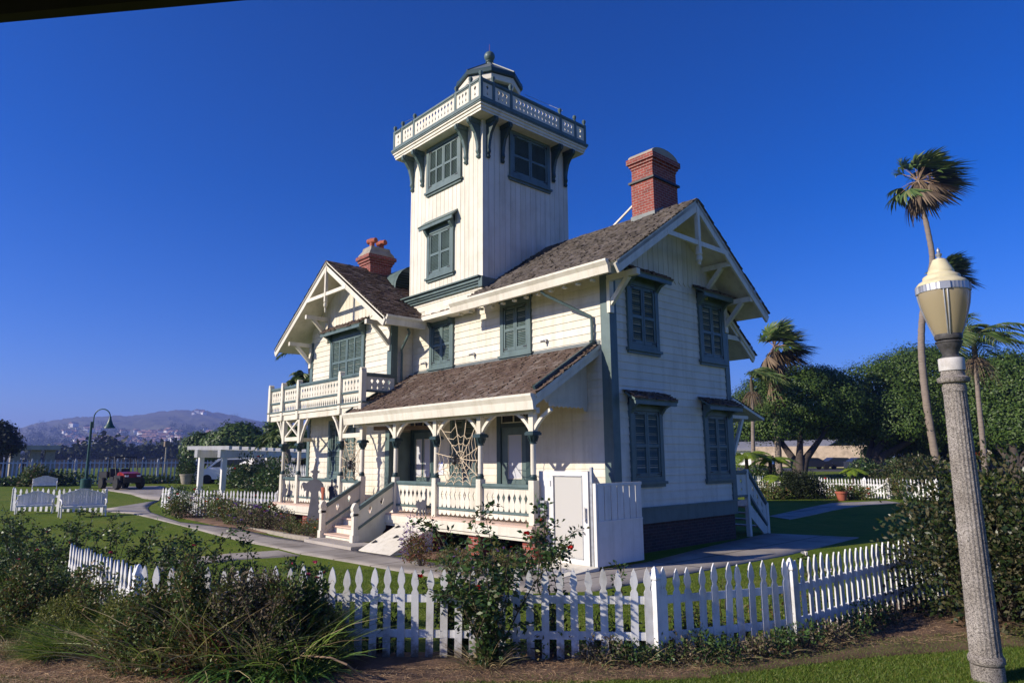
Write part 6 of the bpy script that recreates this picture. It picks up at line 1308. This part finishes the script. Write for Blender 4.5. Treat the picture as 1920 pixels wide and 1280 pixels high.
turf(w2([(540, 1060), (690, 1068), (860, 1100), (1090, 1130), (1230, 1098), (1480, 1050), (1620, 1025), (1640, 1090), (1240, 1170), (1000, 1180), (760, 1150), (560, 1120)]), 30000, .04, wd=.007)
# ================================================================== flower borders by the porch
def bed(px, py, rx, h, n, mt, bl, nb, lb, ls=.05, gy=None, br=.035):
    p = at(px, py); mound(lb, tuple(p), rx, rx * .8, h, n, ls, mt, bl, nb, clumps=12, br=br)
bed(790, 1062, .55, .85, 1700, 'redleaf', None, 0, 'rounded shrub with reddish leaves beside the cellar door')
bed(772, 1052, .3, 1.05, 500, 'purple', 'purple', 26, 'purple flower spray rising behind the reddish shrub', .04)
bed(845, 1070, .45, .55, 1300, 'bedleaf', 'purple', 8, 'low green plant with purple flowers under the porch piers')
bed(885, 1078, .4, .5, 1100, 'bedleaf', 'purple', 6, 'low green plant with a few purple flowers left of the brick pier')
bed(940, 1075, .4, .6, 1100, 'bedleaf', 'purple', 12, 'purple-flowering plant in front of the right brick pier')
bed(985, 1078, .35, .6, 900, 'rose', 'redbud', 2, 'small rose at the right end of the porch bed')
for i, (x, y, h, mt, bl, nb, lb) in enumerate(((-8.9, -3.15, .6, 'bedleaf', 'orange', 8, 'green clump with orange flowers beside the stone step'), (-9.5, -3.2, .6, 'bedleaf', 'redbud', 3, 'grassy green clump at the foot of the witch silhouette'), (-10.6, -3.2, .55, 'bedleaf', 'purple', 3, 'green clump left of the witch silhouette'), (-11.3, -3.1, .75, 'brownleaf', 'purple', 8, 'brownish flowering shrub in front of the brick pier'), (-12.2, -3.3, .55, 'brownleaf', 'purple', 5, 'low brown-purple clump along the kerb'), (-12.9, -3.1, .6, 'bedleaf', 'whitebud', 3, 'green clump with white flowers along the kerb'), (-13.9, -3.0, .75, 'brownleaf', 'purple', 22, 'purple-flowering shrub at the corner of the porch'), (-14.9, -2.6, .7, 'bedleaf', 'purple', 20, 'purple-flowering clump below the end of the border fence'))):
    mound(lb, XY(x, y), .5, .4, h, 900, .05, mt, bl, nb, clumps=12, br=.035)
for i, (px, py, rx, h, mt, bl, nb, lb) in enumerate(((350, 962, 1.2, 1.3, 'rose', 'redbud', 4, 'dark rose bush at the left end of the flower border'), (392, 968, 1.1, 1.2, 'bedleaf', 'purple', 10, 'leafy green shrub with purple flowers in the flower border'), (425, 975, 1.0, .9, 'bedleaf', 'orange', 6, 'green border shrub with orange flowers'), (448, 982, .9, .8, 'bedleaf', 'purple', 12, 'border shrub with lilac flowers before the lit fence'), (475, 990, .8, .7, 'brownleaf', 'purple', 14, 'brown and purple border plant before the lit fence'), (500, 985, .7, .8, 'rose', 'redbud', 4, 'thin rose before the right end of the lit fence'), (462, 968, .8, 1.1, 'rose', 'redbud', 3, 'rose with red blooms against the lit fence'), (330, 970, .8, .7, 'bedleaf', 'whitebud', 4, 'low plants with white flowers beside the garden gate'))):
    p = at(px, py); mound(lb, tuple(p), rx, rx * .7, h, 1100, .09, mt, bl, nb, clumps=14, br=.07)
for i, (px, d, rx, h, lb) in enumerate(((485, 44, 2.6, 2.3, 'dark climbing shrub hanging over the pergola fence'), (525, 40, 2.0, 2.2, 'dark shrub beside the left end of the porch'), (352, 56, 1.0, 2.2, 'potted dark bush beside the pergola post'), (445, 49, 1.6, 1.7, 'dark rambling rose in front of the white van'))):
    mound(lb, tuple(at_d(px, d)), rx, rx * .6, h, 2200, .16, 'rose', 'redbud' if i in (0, 3) else None, 4 if i in (0, 3) else 0, clumps=24, br=.1)
p = at_d(352, 55.2); b = MB(); b.lathe([(.3, 0), (.42, .6), (.46, .62), (.46, .7), (.38, .7)], p, 16); tag(b.build('plant_pot', M['cap'], None, 40), 'pale round pot under the dark bush beside the pergola', 'plant pot')
for i, (px, d, rx, h, lb) in enumerate(((115, 57, 3.2, .95, 'long low dark bush under the tall fence left of the lamp post'), (72, 56, 1.0, 1.3, 'small olive-green bush in front of the tall fence'), (280, 57, 2.6, .6, 'low dark planting under the tall fence right of the buggy'), (310, 58, 1.4, .6, 'low grey-green planting under the tall fence'), (20, 57, 2.5, .5, 'low dark planting at the left end of the tall fence'))):
    mound(lb, tuple(at_d(px, d)), rx, .9, h, 1300, .2, 'rose' if i != 1 and i != 3 else 'bedleaf', None, 0, clumps=24, rz=math.atan2(CAM_R[1][0], CAM_R[0][0]))
# ================================================================== right lawn planting
p = at(1502, 934); mound('clipped dark round hedge in front of the back picket fence', tuple(p), 1.25, 1.1, 1.55, 9000, .10, 'darktree', None, 0, clumps=80, rough=.08)
p = at(1715, 905); mound('broad rounded dark green shrub behind the back gate', tuple(at_d(1712, 52)), 2.3, 2.0, 2.1, 6500, .16, 'hedge', None, 0, clumps=60, rough=.12)
p = at(1685, 935); mound('small yellow-green bush beside the back gate', tuple(p), .85, .7, 1.35, 1800, .1, 'bedleaf', None, 0, clumps=24)
for i, (px, py, h, bl, nb, lb) in enumerate(((1425, 935, 1.0, None, 0, 'green border plants at the left end of the back fence'), (1450, 936, .9, 'whitebud', 3, 'border rose left of the clipped hedge'), (1550, 935, 1.0, 'redbud', 3, 'rose with red blooms right of the clipped hedge'), (1595, 936, 1.0, 'redbud', 2, 'rose left of the back gate'), (1613, 936, .7, 'orange', 4, 'low flowers at the foot of the back gate'))):
    p = at(px, py); mound(lb, tuple(p), .95, .6, h, 900, .1, 'bedleaf', bl, nb, clumps=16, br=.09)
p = at(1579, 938); t = thing('plant_pot', 'terracotta pot in front of the back picket fence', 'plant pot', p); b = MB(); b.lathe([(.19, 0), (.26, .36), (.3, .36), (.3, .45), (.25, .45)], p, 18); b.build('pot', M['terra'], t, 40)
V_ = leaves('seedling', t, 'bedleaf', np.tile(np.array(p) + [0, 0, .5], (120, 1)) + RNG.normal(size=(120, 3)) * .1, rnd_dir(120) + [0, 0, .6], .16, .08)
def tree_fern(label, p, h, r, n, seed):
    rg = np.random.default_rng(seed); t = thing('tree_fern', label, 'fern', p); b = MB(); b.tube([Vector(p), Vector(p) + Vector((.05, 0, h))], [.14, .11], 8); b.build('trunk', M['bark'], t); top = np.array(p) + [0, 0, h]; VV = []; FF = []; o = 0
    for i in range(n):
        a = 2 * PI * i / n + rg.uniform(-.2, .2); d = np.array([math.cos(a), math.sin(a), rg.uniform(.25, .7)]); L = r * rg.uniform(.85, 1.15); G_v = np.array([0, 0, -.65]); m_ = 30; s = np.linspace(.08, 1, m_); P = top + d * (L * s)[:, None] + G_v * (L * s * s)[:, None]; T = unit(d + 2 * G_v * s[:, None]); sd_ = unit(np.cross(T, [0, 0, 1.]))
        for sg in (-1, 1):
            V, F = blade_VF(P, sd_ * sg + T * .35, L * .24 * np.sin(PI * (.12 + .88 * s) * .93) + .03, np.full(m_, .075), np.tile([0, 0, -.35], (m_, 1)), unit(T), 2); VV.append(V); FF.append(F + o); o += len(V)
    np_mesh('fronds', np.concatenate(VV), np.concatenate(FF), M['fern'], t)
tree_fern('bright green tree fern beside the rear porch roof', tuple(at_d(1398, 47)), 2.2, 1.9, 13, 1); tree_fern('bright green tree fern left of the tall palm trunk', tuple(at_d(1442, 49)), 1.9, 1.7, 12, 2); tree_fern('yellow-green tree fern in front of the big tree trunk', tuple(at_d(1597, 54)), 1.1, 1.0, 12, 3); tree_fern('low yellow-green fern near the back fence left end', tuple(at_d(1462, 45)), .8, 1.3, 11, 4)
mound('dark shrub beside the yellow-green tree fern', tuple(at_d(1620, 56)), 1.4, 1.2, 1.9, 1800, .16, 'rose', None, 0, clumps=24)
mound('dark undergrowth below the rear porch ferns', tuple(at_d(1420, 51)), 2.4, 1.6, 1.6, 2200, .18, 'rose', None, 0, clumps=26)
# big spreading trees
def E3(px, py, d, w, h, dp=None):            # ellipsoid centred at a photo position, sizes in photo pixels at distance d
    c = at_px(px, py, d); k = (c - Vector(CAM)).dot(Vector((-CAM_R[0][2], -CAM_R[1][2], -CAM_R[2][2]))) / 1280.; return (tuple(c), (w * k / 2, (dp or w) * k / 2, h * k / 2))
tree('wide dark green spreading tree behind the rear porch', [E3(1500, 755, 66, 150, 140), E3(1440, 770, 67, 130, 140), E3(1560, 765, 68, 140, 130), E3(1505, 724, 70, 170, 76), E3(1400, 790, 66, 110, 130), E3(1455, 800, 64, 120, 80), E3(1550, 800, 70, 110, 80)], 64000, .21, tuple(at_d(1497, 62)), 3, trunk_r=.45, clump=.95)
tree('largest dark green spreading tree behind the lamp column', [E3(1640, 765, 74, 190, 180), E3(1720, 725, 76, 210, 160), E3(1800, 745, 76, 190, 170), E3(1600, 785, 72, 120, 110), E3(1690, 790, 72, 190, 120), E3(1740, 702, 78, 170, 104), E3(1790, 800, 73, 150, 110), E3(1640, 808, 78, 150, 80), E3(1730, 815, 76, 160, 80)], 96000, .23, tuple(at_d(1625, 68)), 3, trunk_r=.45, clump=1.1)
tree('dark green spreading tree at the right picture edge', [E3(1880, 745, 72, 200, 180), E3(1960, 760, 72, 220, 190), E3(1850, 795, 70, 150, 120), E3(1930, 800, 70, 160, 120), E3(1900, 705, 74, 120, 80), E3(1880, 820, 74, 160, 70)], 64000, .23, tuple(at_d(1905, 66)), 3, trunk_r=.42, clump=1.1)
for k, (a_, c_) in enumerate(((1380, 1470), (1450, 1560), (1540, 1650), (1630, 1760))):
    m_ = (a_ + c_) / 2; tree('dark distant tree closing the view above the stone wall', [E3(m_, 815, 135, c_ - a_, 60), E3(a_ + 20, 822, 134, 70, 46), E3(c_ - 20, 820, 136, 80, 50)], 3500, .6, tuple(at_d(m_, 135)), 2, 'darktree', 'distant trees above the stone wall', trunk_r=.3, clump=1.6)
tree('dark low tree filling the gap behind the back fence', [E3(1690, 842, 82, 150, 50), E3(1770, 845, 80, 150, 60), E3(1850, 842, 80, 150, 60)], 12000, .35, tuple(at_d(1760, 78)), 2, trunk_r=.3, clump=1.0)
# palms
def PT(L, d): return [tuple(at_px(px, py, d)) for px, py in L]
G1 = 'windblown palms'
fan_palm('tallest windblown fan palm behind the lamp column', PT([(1757, 873), (1738, 760), (1728, 660), (1730, 590), (1741, 530), (1748, 485), (1738, 425), (1726, 375), (1722, 340)], 68), 3.4, 44, True, None, 3, .26, skirt_len=1.4)
fan_palm('second windblown fan palm showing just behind the lamp globe', PT([(1800, 880), (1792, 760), (1782, 640), (1772, 560), (1766, 516)], 72), 2.5, 34, False, None, 5, .22)
fan_palm('windblown fan palm with a dark dead-leaf skirt near the rear porch', PT([(1462, 898), (1458, 830), (1452, 760), (1450, 700), (1452, 650)], 64), 2.8, 38, True, None, 7, .24, skirt_len=4.5)
feather_palm('feather palm with pale flower skirt right of the lamp column', PT([(1848, 886), (1842, 820), (1834, 740), (1829, 672)], 54), 3.3, 17, None, 9, .15)
feather_palm('feather palm with drooping fronds close to the rear porch roof', PT([(1413, 880), (1412, 820), (1411, 760), (1410, 735)], 60), 2.9, 13, None, 11, .14)
feather_palm('spiky palm standing behind the left gable of the house', PT([(600, 900), (590, 800), (582, 690), (580, 662)], 46), 2.0, 16, None, 13, .16, .2, False, False, lw=.07); feather_palm('low spiky palm behind the left balcony posts', PT([(590, 900), (582, 800), (575, 722)], 42), 1.8, 18, None, 15, .16, .1, False, False, lw=.08); feather_palm('small spiky palm left of the balcony', PT([(545, 900), (540, 850), (535, 812)], 44), 1.6, 16, None, 17, .14, .1, False, False, lw=.08)
# ================================================================== left background
tree('dark ragged conifer at the left picture edge', [E3(5, 840, 82, 50, 50), E3(0, 812, 82, 44, 44), E3(18, 832, 81, 34, 40), E3(-25, 830, 82, 60, 80)], 5000, .35, tuple(at_d(8, 82)), 3, 'darktree', name='conifer_tree', trunk_r=.25, clump=.7)
tree('rounded green tree left of the pergola', [E3(378, 840, 84, 62, 56), E3(395, 848, 83, 60, 44), E3(365, 850, 83, 40, 36)], 6000, .38, tuple(at_d(378, 84)), 2, trunk_r=.25, clump=.8)
tree('tallest rounded green tree above the pergola', [E3(445, 828, 80, 100, 66), E3(420, 840, 79, 70, 54), E3(475, 838, 79, 76, 60), E3(450, 812, 81, 70, 32), E3(490, 850, 78, 60, 40)], 9000, .38, tuple(at_d(448, 80)), 3, trunk_r=.3, clump=.9)
tree('dark green tree between the pergola and the porch', [E3(520, 822, 70, 60, 60), E3(545, 838, 69, 70, 60), E3(510, 845, 70, 40, 50), E3(575, 840, 70, 80, 70)], 6000, .36, tuple(at_d(535, 70)), 3, trunk_r=.28, clump=.8)
p0, p1 = at_d(40, 95), at_d(98, 95); t = thing('concrete_pergola', 'plain grey concrete pergola beside the conifer at far left', 'pergola', p0); zt = h_at(60, 834, p0); dr = (p1 - p0).normalized()
for px in (28, 66, 93): q = at_d(px, 95); b = MB(); b.box((q.x - .45, q.y - .45, q.z), (q.x + .45, q.y + .45, zt - .3)); b.build('column', M['cap'], t)
b = MB(); b.bar(p0 - dr * 1.6 + Vector((0, 0, zt - .3 - p0.z)), p1 + dr * .7 + Vector((0, 0, zt - .3 - p1.z)), 2.2, .5); b.build('beam', M['concrete'], t)
A_, B_ = at_d(95, 205), at_d(372, 195); zt = h_at(240, 861, at_d(240, 200)); t = thing('park_wall', 'long dark park wall with pale pillar caps beyond the tall fence', 'wall', A_); b = MB(); b.bar((A_.x, A_.y, (A_.z + zt) / 2), (B_.x, B_.y, (B_.z + zt) / 2), .5, zt - A_.z + .2); b.build('wall_panel', M['parkwall'], t)
for i in range(9): q = A_.lerp(B_, i / 8); b = MB(); b.box((q.x - .3, q.y - .3, q.z), (q.x + .3, q.y + .3, zt + .1)); b.build('pillar', M['parkwall'], t); b = MB(); b.lathe([(.42, zt + .1), (.42, zt + .3), (.1, zt + .6)], (q.x, q.y, 0), 4, PI / 4); b.build('pillar_cap', M['cap'], t)
q = at_d(311, 105); t = thing('wooden_pole', 'thin pale pole with a brown box on top near the rounded trees', 'pole', q); zt = h_at(311, 830, q); b = MB(); b.tube([q, (q.x, q.y, zt)], .12, 8); b.build('pole', M['cap'], t); b = MB(); b.box((q.x - .3, q.y - .3, zt - .5), (q.x + .3, q.y + .3, zt + .2)); b.build('box', M['wood'], t)
A_, B_ = at_d(1418, 112), at_d(1640, 106); zt = h_at(1520, 838, at_d(1520, 110)); t = thing('stone_wall', 'tan stone retaining wall behind the parked cars', 'wall', A_); b = MB(); b.bar((A_.x, A_.y, (A_.z + zt) / 2), (B_.x, B_.y, (B_.z + zt) / 2), .8, zt - A_.z + .4); b.build('wall_face', M['stonewall'], t)
q = at_d(1465, 122); zt = h_at(1465, 826, q); t = thing('grey_building', 'long low grey-roofed building above the stone wall', 'building', q); b = MB(); b.box((q.x - 9, q.y - 5, q.z), (q.x + 9, q.y + 5, zt - 1.2)); b.build('wall', M['housewall'], t); b = MB(); slab(b, [(q.x - 9.5, q.y - 5.8, zt - 1.4), (q.x + 9.5, q.y - 5.8, zt - 1.4), (q.x + 9.5, q.y, zt), (q.x - 9.5, q.y, zt)], .2); slab(b, [(q.x - 9.5, q.y, zt), (q.x + 9.5, q.y, zt), (q.x + 9.5, q.y + 5.8, zt - 1.4), (q.x - 9.5, q.y + 5.8, zt - 1.4)], .2); b.build('roof', M['roofslate'], t)
strip('road', [at_d(px, 84) for px in (1380, 1500, 1650, 1800, 1960)], [at_d(px, 99) for px in (1380, 1500, 1650, 1800, 1960)], surf('asphalt', (.05, .05, .052), .9, .1, 2), .03, 8)
# person far off on the lawn
def person(p, label, shirt):
    t = thing('person', label, 'person', p); x, y, z = p; b = MB()
    b.tube([(x, y, z + .85), (x, y, z + 1.1), (x, y, z + 1.35), (x, y, z + 1.46), (x, y, z + 1.52)], [.15, .16, .19, .1, .06], 10); b.tube([(x, y, z + 1.5), (x, y, z + 1.58), (x, y, z + 1.68), (x, y, z + 1.75)], [.06, .1, .1, .05], 10)
    for s in (-1, 1): b.tube([(x + rv.x * s * .09, y + rv.y * s * .09, z + .9), (x + rv.x * s * .1, y + rv.y * s * .1, z + .48), (x + rv.x * s * .11, y + rv.y * s * .11, z + .02)], [.1, .075, .05], 8); b.tube([(x + rv.x * s * .19, y + rv.y * s * .19, z + 1.38), (x + rv.x * s * .25, y + rv.y * s * .25, z + 1.1), (x + rv.x * s * .2, y + rv.y * s * .2 - .12, z + .88)], [.06, .05, .035], 8)
    b.build('body', M['skin'], t, 60)
    b = MB(); b.tube([(x, y, z + .82), (x, y, z + 1.1), (x, y, z + 1.38), (x, y, z + 1.47)], [.18, .185, .215, .11], 12); b.build('shirt', M[shirt], t, 60)
    b = MB()
    for s in (-1, 1): b.tube([(x + rv.x * s * .085, y + rv.y * s * .085, z + .95), (x + rv.x * s * .1, y + rv.y * s * .1, z + .5), (x + rv.x * s * .11, y + rv.y * s * .11, z + .06)], [.125, .1, .08], 8)
    b.build('trousers', M['blackcloth'], t, 60); b = MB(); b.lathe([(.03, 1.76), (.09, 1.74), (.112, 1.67), (.11, 1.62)], (x, y, z), 10); b.build('hair', M['blackcloth'], t, 60)
person(tuple(at_d(1449, 84)), 'person in a blue top standing far off beside the fan palm trunk', 'bluecloth'); person(tuple(at_d(44, 92)), 'person in dark clothes standing under the concrete pergola', 'blackcloth')
# ================================================================== far hills, hillside houses and woods
PROF = [(-500, 850), (-150, 846), (-60, 836), (0, 815), (60, 793), (130, 783), (200, 779), (240, 779), (285, 773), (330, 768), (380, 770), (430, 778), (480, 789), (520, 802), (560, 820), (620, 838), (700, 848)]
def hill_el(px): return np.interp(px, [a for a, _ in PROF], [b_ for _, b_ in PROF])
R0, R1 = 900., 2300.
def hill_pt(px, f):
    r = R0 + (R1 - R0) * f; p = at_d(px, r, 0); top = h_at(px, hill_el(px), at_d(px, R1, 0)); s = f ** 1.15
    wob = (math.sin(px * .05 + f * 9) + math.sin(px * .021 - f * 14 + 1.3) + .6 * math.sin(px * .13 + f * 23)) * .018 * (f * (1 - f) * 4)
    p.z = 1.4 + (top - 1.4) * max(0, s + wob); return p
pxs = np.linspace(-480, 690, 230); fs_ = np.linspace(0, 1, 60); V = []
for f in fs_:
    for px in pxs: q = hill_pt(px, f); q.z += RNG.normal() * (1.2 * f + .2); V.append(tuple(q))
for px in pxs: q = hill_pt(px, 1); c = Vector((q.x - CAM[0], q.y - CAM[1], 0)).normalized(); V.append((q.x + c.x * 900, q.y + c.y * 900, 0))
nx = len(pxs); F = [(j * nx + i, j * nx + i + 1, (j + 1) * nx + i + 1, (j + 1) * nx + i) for j in range(len(fs_)) for i in range(nx - 1)]
structure(np_mesh('hills', V, F, M['hill'], None, True))
def hill_at(px, py):
    lo, hi = 0., 1.
    for _ in range(40):
        m_ = (lo + hi) / 2; q = hill_pt(px, m_); yy = py - (h_at(px, py, q) - q.z) * 0
        if h_at(px, py, q) > q.z: lo = m_
        else: hi = m_
    return hill_pt(px, lo)
hw = MB(); hw.box((-.5, -.35, -.4), (.5, .35, .45)); hproto = thing('hillside_house', 'pale house with a tiled roof among many on the far hillside', 'house', (0, 0, 0), 0, 'houses on the far hillside')
hw.build('wall', M['housewall'], hproto); hr = MB(); hr.prism([(-.42, .45), (.42, .45), (0, .68)], lambda u, v: (-.56, u, v), (1.12, 0, 0)); hr.build('roof', M['houseroof'], hproto)
first = True; rr_ = random.Random(5)
spots = [(rr_.gauss(165, 26), rr_.gauss(825, 8)) for _ in range(70)] + [(rr_.gauss(300, 32), rr_.gauss(823, 7)) for _ in range(110)] + [(rr_.gauss(235, 40), rr_.gauss(832, 6)) for _ in range(46)] + [(rr_.gauss(365, 10), 775 + rr_.uniform(-1, 2)) for _ in range(6)] + [(rr_.gauss(390, 14), rr_.gauss(815, 5)) for _ in range(8)]
for px, py in spots:
    py = min(840, py); q = hill_at(px, py); s = rr_.uniform(8, 15) * (q - Vector(CAM)).length / 1500; a = rr_.uniform(0, PI)
    if first: hproto.matrix_basis = Matrix.Translation(q) @ Matrix.Rotation(a, 4, 'Z') @ Matrix.Scale(s, 4); first = False
    else: dup(hproto, q, a, None, s)
# far wood at the foot of the hills: one mass
Ps = []
for i in range(330):
    px = rr_.uniform(-60, 520); py = rr_.choice([rr_.uniform(838, 853), rr_.gauss(830, 7), rr_.gauss(815, 8)]) if i > 130 else rr_.uniform(838, 855); f = 0 if py > 850 else None
    q = hill_at(px, min(852, py)); s = rr_.uniform(4, 10) * (q - Vector(CAM)).length / 1100
    d = rnd_dir(110); Ps.append(np.array(q) + np.array([0, 0, s * .7]) + d * np.array([s, s, s * .9]) * RNG.uniform(.5, 1, 110)[:, None])
for i in range(74):
    px = 60 + i * 6.2; q = at_d(px, 330 + 60 * math.sin(i * 1.7), 1.4); s = rr_.uniform(2.2, 5.2) * (1.25 if px > 180 else .8); d = rnd_dir(120); Ps.append(np.array(q) + np.array([0, 0, s * .8]) + d * np.array([s * 1.1, s * 1.1, s]) * RNG.uniform(.5, 1, 120)[:, None])
P = np.concatenate(Ps); n = len(P); o = leaves('far_wood', None, 'darktree', P, rnd_dir(n), RNG.uniform(1.2, 3., n), 1.6, .4); o['kind'] = 'stuff'
# ================================================================== the air
b = MB(); b.box((-3600, -1500, -2.), (900, 3600, 190)); o = b.build('haze', M['cream']); o['kind'] = 'stuff'
m = bpy.data.materials.new('haze'); m.use_nodes = True; nt = m.node_tree; nt.nodes.clear(); ou = nt.nodes.new('ShaderNodeOutputMaterial'); pv = nt.nodes.new('ShaderNodeVolumePrincipled')
pv.inputs['Color'].default_value = (.30, .42, .95, 1); pv.inputs['Density'].default_value = .00036; pv.inputs['Anisotropy'].default_value = .2
nt.links.new(pv.outputs[0], ou.inputs['Volume']); o.data.materials.clear(); o.data.materials.append(m)
